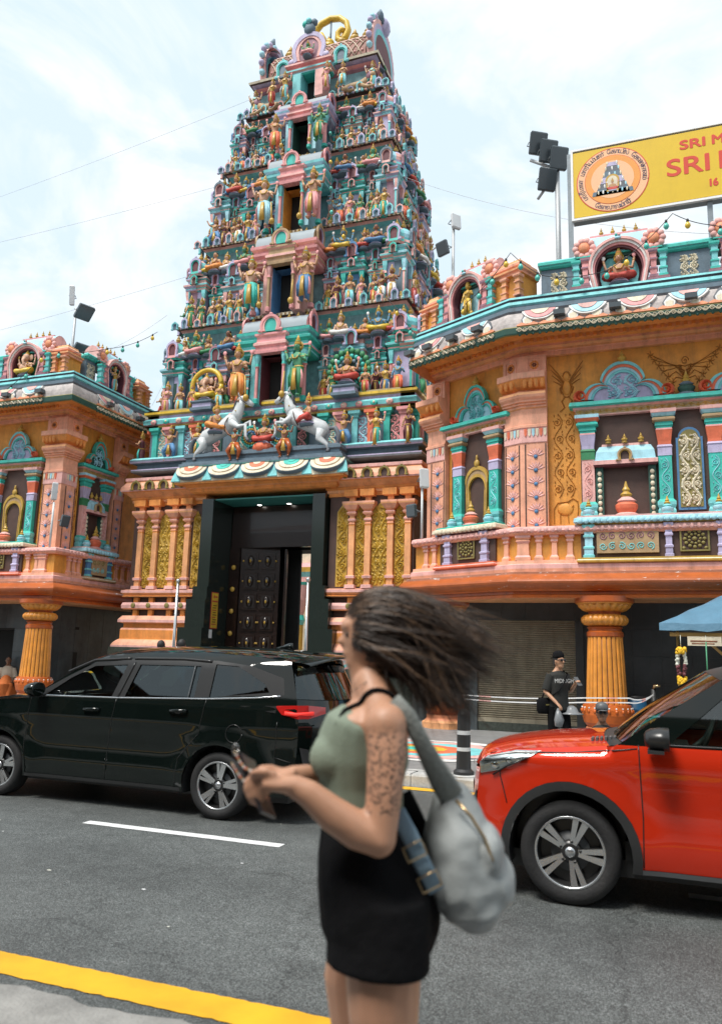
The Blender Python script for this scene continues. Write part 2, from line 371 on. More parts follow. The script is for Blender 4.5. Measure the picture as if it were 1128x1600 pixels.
# painted floor drawing in front of the shutter
mb = MB(); PC = ['rose', 'aqua', 'coral', 'cream', 'blue', 'rose', 'teal']
for k, (r, c) in enumerate([(1.35, 'white'), (1.22, 'grey'), (1.1, 'rose'), (.85, 'aqua'), (.62, 'coral'), (.4, 'yellow'), (.2, 'teal')]):
    pts = []
    for j in range(96):
        a = 2*pi*j/96; rr = r*(1+(.12*abs(sin(a*4)) if k in (0, 2, 3) else .05*abs(sin(a*6))))
        pts.append((rr*cos(a)*1.25, rr*sin(a), .004*(k+1)*.3))
    mb.add(pts, [tuple(range(96))], c)
for o_, m_ in (('a', 0),):
    tag(mb.build('floor_drawing', None, (-3.75, 12.6, .156)), 'faded round coloured drawing painted on the far pavement', 'floor painting')
# ------------------------------------------------------------------ shophouses on the near side of the street (behind the photographer; seen mirrored in the cars)
mat('plasterA', (.16, .13, .10), rough=.8, dirt=.5); mat('plasterB', (.07, .075, .075), rough=.8, dirt=.5); mat('plasterC', (.13, .085, .05), rough=.8, dirt=.5); mat('winddark', (.02, .025, .03), rough=.15, var=0, bump=0); mat('rooftile', (.20, .07, .04), rough=.8)
def shophouse(x0, x1, h, m, label):
    o = thing('shophouse', label, 'building', ((x0+x1)/2, -3.0, .12), group=None); w = x1-x0
    MB().box(-w/2, w/2, -9, -.0, 3.2, h, m).build('upper_wall', o); MB().box(-w/2+.02, w/2-.02, -9, -2.4, 0, 3.2, 'plasterB').build('ground_wall', o)
    for s in (-1, 1): MB().box(s*(w/2-.25)-.24, s*(w/2-.25)+.24, -.5, -.01, 0, 3.2, m).build('pillar', o)
    MB().box(-w/2, w/2, -.02, .35, 3.1, 3.4, m).build('canopy', o); MB().add([(-w/2, .5, h), (w/2, .5, h), (w/2, -9, h+2), (-w/2, -9, h+2)], [(0, 1, 2, 3)], 'rooftile').build('roof', o)
    nf = int((h-3.4)/3); n = int(w/1.6)
    for f in range(nf):
        for i in range(n):
            x = -w/2+(i+.5)*w/n; z = 3.9+f*3; q = MB().box(x-.5, x+.5, .0, .05, z, z+1.9, 'winddark').build('window', o); MB().box(x-.6, x+.6, 0, .12, z-.12, z, 'concrete').build('sill', q)
    MB().box(-w/2+.8, w/2-.8, -2.42, -2.38, .1, 2.6, 'winddark').build('shopfront', o)
for a in ((-34, -24, 8, 'plasterC', 'brown shophouse at the left end of the near row'), (-24, -15, 8.5, 'plasterB', 'grey shophouse left of the cream one on the near row'), (-15, -6, 7.4, 'plasterA', 'cream shophouse with a low roof on the near row'), (-6, 3, 7.2, 'plasterC', 'brown shophouse directly behind the photographer'), (3, 12, 7.8, 'plasterB', 'grey shophouse right of the photographer on the near row'), (12, 24, 8.4, 'plasterA', 'cream shophouse at the right end of the near row')): shophouse(*a)
# ------------------------------------------------------------------ ornaments shared by the temple buildings
def spiral(cx, cz, R, turns, a0, sgn, n=22):
    return [(cx+R*(1-.86*i/n)*cos(a0+sgn*2*pi*turns*i/n), cz+R*(1-.86*i/n)*sin(a0+sgn*2*pi*turns*i/n)) for i in range(n+1)]
def scroll_mb(w, h, m, ww=None, hh=.012, dots=True, mirror=False, rows=None, y=0.):
    """vine of alternating spirals filling w x h, origin at bottom centre"""
    mb = MB(); rows = rows or max(2, int(round(h/w/.95))); ph = h/rows; ww = ww or w*.035
    def vine(cx, wd):
        amp = wd*.34; pts = []
        for i in range(rows*10+1):
            t = i/10; pts.append((cx+amp*sin(t*pi), h*(i/(rows*10))))
        mb.ribbon(pts, ww*1.2, y, hh, m)
        for k in range(rows):
            s = -1 if k % 2 else 1; c = (cx-s*wd*.10, (k+.5)*ph)
            R = min(wd*.36, ph*.46)
            mb.ribbon(spiral(c[0], c[1], R, 1.6, pi/2*s, -s, 20), [ww*(1-.5*i/20) for i in range(21)], y, hh, m)
            mb.ball((c[0], y, c[1]), (ww*1.5, hh*1.3, ww*1.5), m, 6, 4)
            if dots:
                for q in range(5):
                    a = q*1.3+k; mb.ball((cx+wd*.42*cos(a), y, (k+.5)*ph+ph*.42*sin(a)), (ww*1.3, hh, ww*1.3), m, 6, 4)
            for q in (-1, 1):
                a = Vector((cx-s*wd*.36, (k+.15+.35*(q+1))*ph)); mb.ribbon([(a.x, a.y), (a.x+s*wd*.05, a.y+ph*.07), (a.x-s*wd*.02, a.y+ph*.15)], [ww*.4, ww*1.6, ww*.2], y, hh, m)
    if mirror:
        vine(-w*.25, w*.5); vine(w*.25, w*.5)
    else: vine(0, w)
    return mb
def medallion_mb(w, h, m, frame):
    mb = MB(); mb.stack(-w/2, w/2, -.02, .0, [(0, 0, frame), (0, h, frame)])
    t = w*.06
    for a in ((-w/2, w/2, 0, t), (-w/2, w/2, h-t, h), (-w/2, -w/2+t, t, h-t), (w/2-t, w/2, t, h-t)): mb.box(a[0], a[1], -.045, -.02, a[2], a[3], m)
    c = h/2
    for R, n, r in ((min(w, h)*.33, 12, .075), (min(w, h)*.19, 9, .06)):
        for k in range(n):
            a = 2*pi*k/n; mb.ball((R*cos(a), -.03, c+R*sin(a)), (min(w, h)*r, .03, min(w, h)*r), m, 7, 4)
    mb.ball((0, -.03, c), (w*.09, .04, w*.09), m, 8, 5)
    for sx in (-1, 1):
        for sz in (-1, 1): mb.ball((sx*w*.37, -.03, c+sz*h*.37), (w*.07, .03, w*.07), m, 7, 4)
    return mb
def finial_mb(m='gold', k=1.):
    return MB().lathe([(.5, 0), (.5, .06), (.3, .12), (.32, .2), (.55, .34), (.5, .46), (.22, .56), (.2, .62), (.34, .68), (.2, .75), (.12, .82), (.15, .87), (.03, 1.05)], 10, m)
FIN = lambda m='gold': cached(('finial', m), lambda: finial_mb(m))
def urn_mb(c1, c2):
    mb = MB(); mb.lathem([(.50, 0, c1), (.50, .06, c1), (.36, .1, c2), (.46, .22, c2), (.48, .32, c2), (.34, .4, c1), (.42, .44, c1), (.26, .52, c1), (.2, .55, 'gold'), (.26, .62, 'gold'), (.13, .7, 'gold'), (.17, .76, 'gold'), (.09, .84, 'gold'), (.03, 1, 'gold')], 12); return mb
def arch_pts(w, h, n=24, foot=0.):
    """horseshoe outline, w wide, h high, from lower left over the top to lower right"""
    p = []
    r = w/2; zc = h-r
    a0 = pi+.35
    for i in range(n+1):
        a = a0-(pi+.7)*i/n; p.append((r*cos(a), zc+r*sin(a)))
    return [(p[0][0]*.9, 0)]+p+[(p[-1][0]*.9, 0)]
def trefoil(w, h, n=10):
    p = []
    for i in range(n+1):
        a = pi-.1-(pi*.62)*i/n; p.append((-w*.30+w*.20*cos(a), h*.02+h*.45*sin(a)))
    q = []
    for i in range(n*2+1):
        a = pi*.93-(pi*.86)*i/(2*n); q.append((w*.27*cos(a), h*.42+h*.58*sin(a)))
    r = [(-x, z) for x, z in reversed(p)]
    return p+q+r
def poly_band(mb, out, w, y0, y1, m, c=(0, 0)):
    inn = [(c[0]+(x-c[0])*(1-w), c[1]+(z-c[1])*(1-w)) for x, z in out]
    mb.ringplate(out, inn, y0, y1, m); return inn
def gable_mb(w, h, cols, infill):
    """trefoil gable: stacked coloured bands round a relief infill, scroll feet, gold bud"""
    mb = MB(); o = trefoil(w, h); y = -.13
    for c in cols:
        o = poly_band(mb, o, .085, y, .0, c, (0, h*.1)); y += .018
    mb.prism([(o[0][0], 0)]+o+[(o[-1][0], 0)][::1], y+.02, 0, infill)
    return mb, o
def small_gable_mb(w, h, c1, c2, dark):
    """horseshoe dormer with a bud on top"""
    mb = MB(); o = arch_pts(w, h, 14)
    i1 = [(x*.78, h*.06+(z)*.80) for x, z in o]; mb.ringplate(o, i1, -.07, 0, c1)
    i2 = [(x*.76, h*.06+(z-h*.06)*.93) for x, z in i1]; mb.ringplate(i1, i2, -.05, 0, c2)
    mb.prism(i2, -.02, 0, dark)
    mb.ball((0, -.04, h*1.02), (w*.10, .04, h*.10), c1, 8, 5)
    for s in (-1, 1): mb.ball((s*w*.5, -.04, h*.08), (w*.12, .04, h*.10), c1, 8, 5)
    return mb
PILC = [  # coloured pilaster of the wall frames: (d, fraction, colour)
 (.0, 0, 'aqua'), (.05, .0, 'aqua'), (.05, .05, 'aqua'), (.03, .07, 'aqua'), (.06, .10, 'aqua'), (.06, .13, 'teal'), (.0, .16, 'seg1'), (.0, .56, 'seg2'), (.012, .565, 'lilac'), (.012, .64, 'lilac'), (.03, .65, 'lilac'), (.0, .67, 'coral'), (.0, .70, 'coral'), (.035, .80, 'coral'), (.04, .81, 'pink'), (.03, .825, 'teal'), (.03, .845, 'teal'), (.055, .85, 'teal'), (.055, .87, 'teal'), (.04, .885, 'tan'), (.11, .90, 'tan'), (.11, .915, 'tan'), (.06, .93, 'aqua'), (.08, .935, 'sky'), (.13, .965, 'pink'), (.14, .968, 'rose'), (.14, 1, 'rose'), (.1, 1.0, 'rose')]
def colpil_mb(w, h, seg='teal', alt=0):
    sw = {0: {}, 1: {'coral': 'lilac', 'tan': 'teal', 'lilac': 'green', 'rose': 'sky', 'sky': 'coral', 'teal': 'teal'}}[alt]
    pr = [(d*.8, f*h, sw.get(c, c).replace('seg1', seg).replace('seg2', seg)) for d, f, c in PILC]
    mb = MB().stack(-w/2, w/2, -.12, .0, pr)
    s = scroll_mb(w*.8, h*.36, 'sky' if seg == 'teal' else 'rose', hh=.015, dots=False, rows=3, y=-.12)
    s.v = [(x, y, z+h*.18) for x, y, z in s.v]
    o = len(mb.v); mb.v += s.v; k = mb.mi(s.names[0]); mb.f += [tuple(a+o for a in f) for f in s.f]; mb.m += [k]*len(s.f); mb.sm += s.sm
    return mb
def post_mb(w, h, c, c2=None):
    c2 = c2 or c
    return MB().stack(-w/2, w/2, -.08, .06, [(.02, 0, c), (.02, h*.08, c), (0, h*.1, c2), (0, h*.26, c2), (.015, h*.28, c), (.015, h*.33, c), (-.012, h*.36, c2), (-.012, h*.6, c2), (.012, h*.63, c), (.012, h*.68, c), (-.006, h*.7, c2), (-.006, h*.84, c2), (.02, h*.88, c), (.03, h*.93, c), (.03, h, c)])
def scallops_mb(L, r, n, m, depth=.03, drop=1.):
    mb = MB(); st = L/n
    for i in range(n):
        c = -L/2+st*(i+.5); pts = [(c+st*.48*cos(pi+pi*k/6), drop*r*sin(pi+pi*k/6)) for k in range(7)]
        mb.prism(pts, -depth, 0, m)
    return mb
def fluted_column(root, x, y):
    c = place(None, 'column', root, (x-root.location.x, y-root.location.y, .15-root.location.z))
    m = cached('column_plinth', lambda: MB().lathem([(.50, 0, 'peach'), (.50, .12, 'peach'), (.44, .16, 'salmon'), (.40, .2, 'salmon'), (.40, .28, 'salmon')], 8, smooth=False)); sub(m, 'plinth', c, rz=pi/8)
    def bowl():
        b = MB().lathem([(.36, .28, 'rust'), (.42, .36, 'vermil'), (.455, .5, 'vermil'), (.455, .6, 'vermil'), (.43, .68, 'rust'), (.38, .70, 'rust')], 28)
        for k in range(22):
            a = 2*pi*k/22; b.ball((.445*cos(a), .445*sin(a), .625), .018, 'white', 6, 4); b.ball((.452*cos(a), .452*sin(a), .57), (.03, .03, .04), 'vermil', 6, 4)
        return b
    sub(cached('column_bowl', bowl), 'bowl', c)
    def shaft():
        b = MB(); N = 22
        for k in range(N):     # ribs; the dark brown core between them paints in deep shade
            a0 = 2*pi*k/N; rings = []
            for z, r in ((.70, .37), (1.1, .352), (1.5, .335), (1.92, .315)):
                w = 2*pi/N
                rings.append([(r*q*cos(a0+w*t), r*q*sin(a0+w*t), z) for t, q in ((.07, .95), (.12, .985), (.3, 1.0), (.5, 1.006), (.7, 1.0), (.88, .985), (.93, .95))])
            b.loft(rings, 'colorange', True, cap=False, closed=False)
        b.lathe([(.353, .70), (.335, 1.1), (.319, 1.5), (.30, 1.94)], 44, 'groove')
        return b
    sub(cached('column_shaft', shaft), 'shaft', c)
    def cap():
        b = MB().lathem([(.30, 1.90, 'rust'), (.335, 1.93, 'rust'), (.335, 2.0, 'vermil'), (.30, 2.03, 'rust'), (.30, 2.06, 'rust'), (.33, 2.09, 'rust'), (.28, 2.12, 'rust'), (.28, 2.2, 'rust')], 28)
        b.lathe([(.29, 2.12), (.38, 2.14), (.425, 2.19), (.435, 2.23), (.425, 2.27), (.38, 2.32), (.28, 2.34)], 96, 'colorange', flute=24, famp=.09)
        b.lathem([(.28, 2.32, 'rust'), (.30, 2.38, 'rust'), (.33, 2.39, 'colorange')], 28)
        b.lathe([(.33, 2.385), (.40, 2.41), (.47, 2.47), (.50, 2.53), (.48, 2.535), (.3, 2.536)], 80, 'colorange', flute=20, famp=.10)
        b.lathem([(.50, 2.52, 'colorange'), (.52, 2.54, 'vermil'), (.545, 2.56, 'rust'), (.545, 2.66, 'rust')], 28)
        return b
    sub(cached('column_capital', cap), 'capital', c)
    return c

LEDGE = [(-.75, 2.78, 'peach'), (.62, 2.78, 'salmon'), (.70, 2.78, 'vermil'), (.70, 2.83, 'vermil'), (.66, 2.85, 'rust'), (.66, 2.90, 'rust'), (.72, 2.91, 'vermil')] + \
 [(.74+.17*sin(pi*k/8), 2.93+.29*k/8, 'vermil' if k < 4 else 'rust') for k in range(9)] + [(.66, 3.24, 'ledgetop'), (.66, 3.28, 'ledgetop'), (.56, 3.30, 'ledgetop'), (.2, 3.30, 'ledgetop')]
mat('ledgetop', (.33, .17, .12), rough=.7, var=.4, vs=6, dirt=.6, dirtcol=(.08, .07, .06))
def peel(name, col, th=.635):
    m = mat(name, col, rough=.3, var=.25, vs=3, bump=.1); t = m.node_tree; b = t.nodes['Principled BSDF']
    src = b.inputs['Base Color'].links[0].from_socket
    g = t.nodes.new('ShaderNodeNewGeometry'); mp_ = t.nodes.new('ShaderNodeMapping'); mp_.inputs['Scale'].default_value = (1.3, 1.3, 5)
    n = t.nodes.new('ShaderNodeTexNoise'); n.inputs['Scale'].default_value = 3.2; n.inputs['Detail'].default_value = 9; n.inputs['Roughness'].default_value = .72
    t.links.new(g.outputs['Position'], mp_.inputs[0]); t.links.new(mp_.outputs[0], n.inputs[0])
    r = t.nodes.new('ShaderNodeMapRange'); r.inputs[1].default_value = th; r.inputs[2].default_value = th+.03; t.links.new(n.outputs[0], r.inputs[0])
    x = t.nodes.new('ShaderNodeMix'); x.data_type = 'RGBA'; x.inputs[7].default_value = (.72, .69, .66, 1); t.links.new(src, x.inputs[6]); t.links.new(r.outputs[0], x.inputs[0]); t.links.new(x.outputs[2], b.inputs['Base Color'])
peel('rustpeel', (.46, .115, .03)); peel('toppeel', (.42, .19, .12), .58)
LEDGE = [(d, z, {'rust': 'rustpeel', 'vermil': 'rustpeel', 'ledgetop': 'toppeel'}.get(c, c) if z > 2.92 else c) for d, z, c in LEDGE]
BALBASE = [(.1, 3.302, 'pinkstone'), (.52, 3.302, 'pinkstone'), (.53, 3.36, 'rose'), (.53, 3.44, 'rose'), (.47, 3.46, 'pinkstone'), (.46, 3.53, 'pinkstone'), (.1, 3.53, 'pinkstone')]
BALBACK = [(.1, 3.531, 'ochre'), (.37, 3.531, 'ochre'), (.37, 4.029, 'ochre'), (.1, 4.029, 'ochre')]
RAIL = [(.05, 4.03, 'pinkstone'), (.47, 4.03, 'pinkstone'), (.50, 4.06, 'pinkstone'), (.50, 4.08, 'rose'), (.53, 4.10, 'rose'), (.51, 4.17, 'rose'), (.44, 4.20, 'pinkstone'), (.05, 4.20, 'pinkstone')]
CORN = [(-.02, 7.86, 'peach'), (.10, 7.86, 'pinkstone'), (.10, 7.95, 'pinkstone'), (.14, 7.96, 'peach'), (.14, 8.0, 'peach'), (.22, 8.03, 'pinkstone'), (.22, 8.08, 'orange'), (.32, 8.10, 'peach'), (.32, 8.17, 'orange'), (.40, 8.20, 'orange'), (.62, 8.20, 'orange'), (.80, 8.13, 'orange'), (.93, 8.04, 'salmon')]
BAND = [(.90, 8.035, 'olive'), (.955, 8.035, 'dkgreen'), (.965, 8.06, 'dkgreen'), (.975, 8.175, 'olive'), (.96, 8.20, 'dkgreen'), (.90, 8.20, 'dkgreen')]
KAPOTA = [(.90, 8.2, 'rose')]+[(.93-.16*(1-cos(pi/2*k/6)), 8.2+.36*sin(pi/2*k/6), 'eavegrey') for k in range(7)]+[(.6, 8.561, 'eavegrey')]
mat('eavegrey', (.46, .41, .39), rough=.6, var=.3, vs=8, dirt=.5, dirtcol=(.16, .15, .15))
BLUE = [(.5, 8.56, 'grey'), (.80, 8.56, 'grey'), (.82, 8.60, 'slate'), (.82, 8.68, 'grey'), (.76, 8.69, 'slate'), (.76, 8.73, 'aqua'), (.79, 8.76, 'aqua'), (.77, 8.83, 'grey'), (.70, 8.85, 'grey'), (.70, 8.88, 'slate'), (.74, 8.90, 'aqua'), (.72, 8.95, 'slate'), (-.3, 8.951, 'slate')]
def along(path, step, off, start=.25):
    """positions spaced along a plan polyline, pushed outwards by off: (x, y, angle)"""
    res = []
    for i in range(len(path)-1):
        a = Vector(path[i]); b = Vector(path[i+1]); t = b-a; Lg = t.length; t.normalize(); n = Vector((t.y, -t.x))
        k = max(1, int(Lg/step)); st = Lg/k
        for j in range(k):
            p = a+t*(st*(j+.5))+n*off; res.append((p.x, p.y, atan2(t.y, t.x)))
    return res
def petal_mb(c, w=.36, h=.26):
    """lotus lobe painted on the curved eave: raised lobed plate with an inner lobe"""
    mb = MB()
    for k, (s, cc) in enumerate(((1, 'white'), (.86, c), (.5, 'rose' if c != 'pink' else 'cream'))):
        pts = []
        for i in range(21):
            a = -pi*.0+pi*i/20
            pts.append((w*s*cos(a)*(1-.18*abs(sin(a*2))), -h*s*sin(a)**.8*(1 if i % 20 else 0)))
        pts = [(x, z+.0) for x, z in pts]
        mb.prism(pts, -.03-.012*k, .03, cc)
    return mb
def shrine(fr, x, w, h, z, statue, bg='aqua', arch=('maroon', 'rose', 'white', 'pink'), roof='sky', nf=4, stsit=True):
    """parapet shrine: horseshoe arch before a niche, flanking posts, barrel roof with end discs and gold finials"""
    o = place(None, 'parapet_shrine', fr.root, fr.loc(x, .55, z), fr.a)
    mb = MB(); ar = arch_pts(w*.82, h*.72, 26); y = -.10
    cur = ar
    for c in arch[1:]+('maroon',):
        nx = [(px*.93, pz*.95) for px, pz in cur]; mb.ringplate(cur, nx, y, .25, c); cur = nx; y += .03
    mb.build('arch', o)
    b = MB(); b.prism(cur, .22, .24, 'maroon'); inn = [(px*.86, pz*.93) for px, pz in cur]; b.prism(inn, .16, .22, bg); b.build('niche_panel', o)
    b = MB(); zb = h*.52
    b.box(-w*.56, w*.56, .10, .75, zb-.03, zb+.02, 'dkgreen'); b.box(-w*.58, w*.58, .06, .8, zb+.02, zb+.05, 'teal')
    prof = [(.08+.34*(1-cos(pi*k/10))/1.0, zb+.05+(h*.36)*sin(pi*k/10)) for k in range(11)]
    v = []
    for sx in (-w*.55, w*.55): v += [(sx, yy, zz) for yy, zz in prof]
    b.add(v, [(k, k+1, 12+k, 11+k) for k in range(10)], roof, True); b.add(v[:11], [tuple(range(11))], 'rose'); b.add(v[11:], [tuple(range(11))], 'rose')
    b.box(-w*.40, w*.40, .36, .48, zb+.05+h*.34, zb+.08+h*.37, 'pink')
    b.build('barrel_roof', o)
    disc = cached('roof_end_rosette', lambda: rosette_mb())
    for sx in (-1, 1): sub(disc, 'rosette', o, (sx*w*.47, .10, zb+h*.16), scale=h*.16)
    for k in range(nf):
        fx = (k-(nf-1)/2)*w*.16; sub(FIN(), 'finial', o, (fx, .42, zb+.07+h*.37), scale=(.085, .085, h*.13))
    kb = cached('lion_bud', lambda: MB().ball((0, 0, .5), (.5, .4, .5), 'slate').ball((-.3, -.2, .9), .3, 'teal', 7, 5).ball((.3, -.2, .9), .3, 'rose', 7, 5).ball((0, -.3, .2), (.7, .3, .3), 'sky', 7, 5)); sub(kb, 'keystone', o, (0, -.08, h*.68), scale=.10)
    pm = cached(('shrine_post', 'teal'), lambda: post_mb(.13, 1, 'teal', 'aqua')); pm2 = cached(('shrine_post', 'pink'), lambda: post_mb(.13, 1, 'mauve', 'pink'))
    for sx in (-1, 1):
        sub(pm2, 'post', o, (sx*w*.455, -.0, .1), scale=(1, 1, h*.40)); sub(pm, 'post', o, (sx*w*.58, .0, .1), scale=(1, 1, h*.38))
    for sx in (-1, 1):
        c = sx*w*.52; MB().stack(c-w*.13, c+w*.13, -.10, .2, [(0, 0, 'maroon'), (.02, .03, 'mauve'), (.02, .07, 'maroon'), (0, .1, 'maroon')]).build('shrine_base', o)
    if statue: sub(statue, 'statue', o, (0, .04, .03), scale=h*(.86 if stsit else .60))
    return o
def rosette_mb():
    mb = MB()
    for k in range(10): a = 2*pi*k/10; mb.ball((.72*cos(a), 0, .72*sin(a)), (.3, .22, .3), 'rose', 7, 5)
    mb.ball((0, -.1, 0), (.5, .25, .5), 'salmon', 8, 5); return mb
def kiosk(fr, x, w, h, z, posts=3):
    o = place(None, 'parapet_kiosk', fr.root, fr.loc(x, .5, z), fr.a)
    b = MB().stack(-w/2, w/2, 0, .55, [(.03, 0, 'maroon'), (.05, .03, 'mauve'), (.05, .07, 'maroon'), (.0, .09, 'ochre'), (0, h*.52, 'ochre'), (.06, h*.54, 'salmon')]); b.build('kiosk_body', o)
    b = MB().stack(-w/2, w/2, 0, .55, [(.03, h*.53, 'salmon'), (.05, h*.56, 'pinkstone'), (.05, h*.60, 'pinkstone'), (.10, h*.62, 'peach'), (.10, h*.66, 'pinkstone'), (.02, h*.69, 'salmon'), (-.02, h*.72, 'pinkstone'), (.02, h*.75, 'pinkstone'), (.02, h*.80, 'rose'), (-.04, h*.84, 'peach'), (-w*.16, h*.90, 'peach'), (-w*.18, h*.95, 'rose'), (-w*.24, h*.96, 'rose')]); b.build('kiosk_roof', o)
    pm = cached(('kiosk_post',), lambda: post_mb(.12, 1, 'pinkstone', 'peach'))
    for k in range(posts): sub(pm, 'post', o, ((k/(posts-1)-.5)*(w-.1), -.01, .09), scale=(1, 1, h*.44))
    for k in range(3): sub(FIN('slate'), 'finial', o, ((k-1)*w*.2, .28, h*.95), scale=(.06, .06, .11))
    return o
def lattice_panel(fr, x0, x1, z, n, parent_name='parapet_panel'):
    w = x1-x0; o = place(None, parent_name, fr.root, fr.loc((x0+x1)/2, .30, z), fr.a)
    b = MB().box(-w/2, w/2, 0, .3, 0, .72, 'slate'); b.stack(-w/2, w/2, -.03, .3, [(0, .72, 'teal'), (.03, .75, 'teal'), (.03, .79, 'aqua'), (.06, .80, 'teal'), (.06, .86, 'aqua'), (.02, .90, 'teal')]); b.box(-w/2, w/2, -.05, .3, 0, .07, 'maroon'); b.build('panel_wall', o)
    me = cached('lattice_relief', lambda: scroll_mb(.34, .5, 'cream', ww=.017, hh=.02, rows=3, mirror=True))
    for k in range(n): sub(me, 'lattice', o, ((k+.5)/n*w-w/2, -.002, .13))
    return o
def balusters(fr, x0, x1, n, z=3.532):
    me = cached('baluster', lambda: MB().stack(-.055, .055, -.02, .1, [(.03, 0, 'pinkstone'), (.03, .05, 'pinkstone'), (.012, .08, 'rose'), (.0, .10, 'pinkstone'), (-.008, .34, 'pinkstone'), (.012, .37, 'rose'), (.012, .40, 'pinkstone'), (.0, .42, 'pinkstone'), (.028, .45, 'rose'), (.028, .496, 'pinkstone')]))
    for k in range(n): fr.put(me, 'baluster', x0+(x1-x0)*(k+.5)/n, .40, z)
def big_pilaster(root, path, name='pilaster', studs=True):
    """salmon pilaster that follows a plan polyline"""
    o = root.location
    P = [(.02, 4.2, 'pinkstone'), (.16, 4.2, 'pinkstone'), (.16, 5.98, 'pinkstone'), (.17, 5.985, 'rose'), (.18, 6.0, 'rose'), (.18, 6.30, 'rose'), (.20, 6.31, 'pinkstone'), (.20, 6.36, 'pinkstone'), (.165, 6.38, 'pinkstone'), (.15, 6.60, 'pinkstone'), (.16, 6.72, 'peach'), (.20, 6.74, 'pinkstone'), (.20, 6.78, 'salmon'), (.24, 6.79, 'pinkstone'), (.24, 6.83, 'salmon'), (.28, 6.84, 'pinkstone'), (.28, 6.88, 'pinkstone'), (.34, 6.92, 'pinkstone'), (.36, 6.97, 'peach'), (.34, 7.03, 'pinkstone'), (.24, 7.05, 'salmon'), (.23, 7.10, 'orange'), (.32, 7.16, 'orange'), (.38, 7.26, 'orange'), (.40, 7.30, 'pinkstone'), (.42, 7.31, 'pinkstone'), (.42, 7.43, 'pinkstone'), (.20, 7.44, 'pinkstone'), (.20, 7.86, 'pinkstone'), (.02, 7.86, 'pinkstone')]
    pl = polymould(path, P, o.x, o.y, o.z).build(name, root)
    b1 = cached('lotus_leaf', lambda: MB().ball((0, 0, 0), (.055, .05, .11), 'orange', 8, 5))
    for x, y, a in along(path, .115, .36): sub(b1, 'lotus_leaf', pl, (x-o.x, y-o.y, 7.21-o.z), a)
    tas = [cached(('tassel', c), lambda c=c: MB().prism([(-.03, .02), (-.025, -.1), (0, -.15), (.025, -.1), (.03, .02)], -.012, .01, c)) for c in ('coral', 'sky', 'cream')]
    for k, (x, y, a) in enumerate(along(path, .075, .185)): sub(tas[(k % 4)//2 if k % 2 else 2], 'tassel', pl, (x-o.x, y-o.y, 6.26-o.z), a)
    fan = cached('fan_relief', fan_mb); ros = cached('rosette_tile', lambda: rosette_tile_mb())
    for i in range(len(path)-1):
        a = Vector(path[i]); b = Vector(path[i+1]); t = (b-a).normalized(); n = Vector((t.y, -t.x)); ang = atan2(t.y, t.x); mid = (a+b)/2
        p = mid+n*.162
        for k in range(6): sub(fan, 'fan_relief', pl, (p.x-o.x, p.y-o.y, 4.28+.285*k-o.z), ang, scale=(1.25, 1, 1.25))
        Lh = (b-a).length/2-.03
        for q in (-1, 1):
            p = mid+n*.160+t*q*Lh; sub(cached('pilaster_groove', lambda: MB().box(-.014, .014, -.006, .004, 4.22, 5.96, 'brown')), 'pilaster_groove', pl, (p.x-o.x, p.y-o.y, -o.z), ang)
        p = mid+n*.202; sub(ros, 'rosette_tile', pl, (p.x-o.x, p.y-o.y, 7.65-o.z), ang)
    return pl
def fan_mb():
    mb = MB()
    for k in range(7):
        a = pi*(.08+.84*k/6); mb.ribbon([(.03*cos(a), .03*sin(a)), (.09*cos(a), .09*sin(a)), (.14*cos(a), .13*sin(a)+.01)], [.006, .018, .004], 0, .012, 'rose')
    mb.lathe([(.034, 0), (.03, .02), (.012, .028)], 10, 'blue'); s = MB()
    v = mb.v; n0 = len(v)
    # turn the little boss to face outwards
    k = 0
    for i, fm in enumerate(mb.m): pass
    bi = mb.mi('blue'); used = set(a for f, mm in zip(mb.f, mb.m) if mm == bi for a in f)
    for a in used: x, y, z = v[a]; v[a] = (x, -z, y-.01)
    return mb
def rosette_tile_mb():
    mb = MB()
    for q in ((-.14, .14, -.15, -.13), (-.14, .14, .13, .15), (-.14, -.12, -.13, .13), (.12, .14, -.13, .13)): mb.box(q[0], q[1], -.012, .002, q[2], q[3], 'pinkstone')
    for k in range(10): a = 2*pi*k/10; mb.ball((.075*cos(a), 0, .075*sin(a)), (.026, .02, .026), 'orange', 6, 4)
    for k in range(6): a = 2*pi*k/6; mb.ball((.03*cos(a), 0, .03*sin(a)), (.018, .03, .018), 'groove', 6, 4)
    return mb
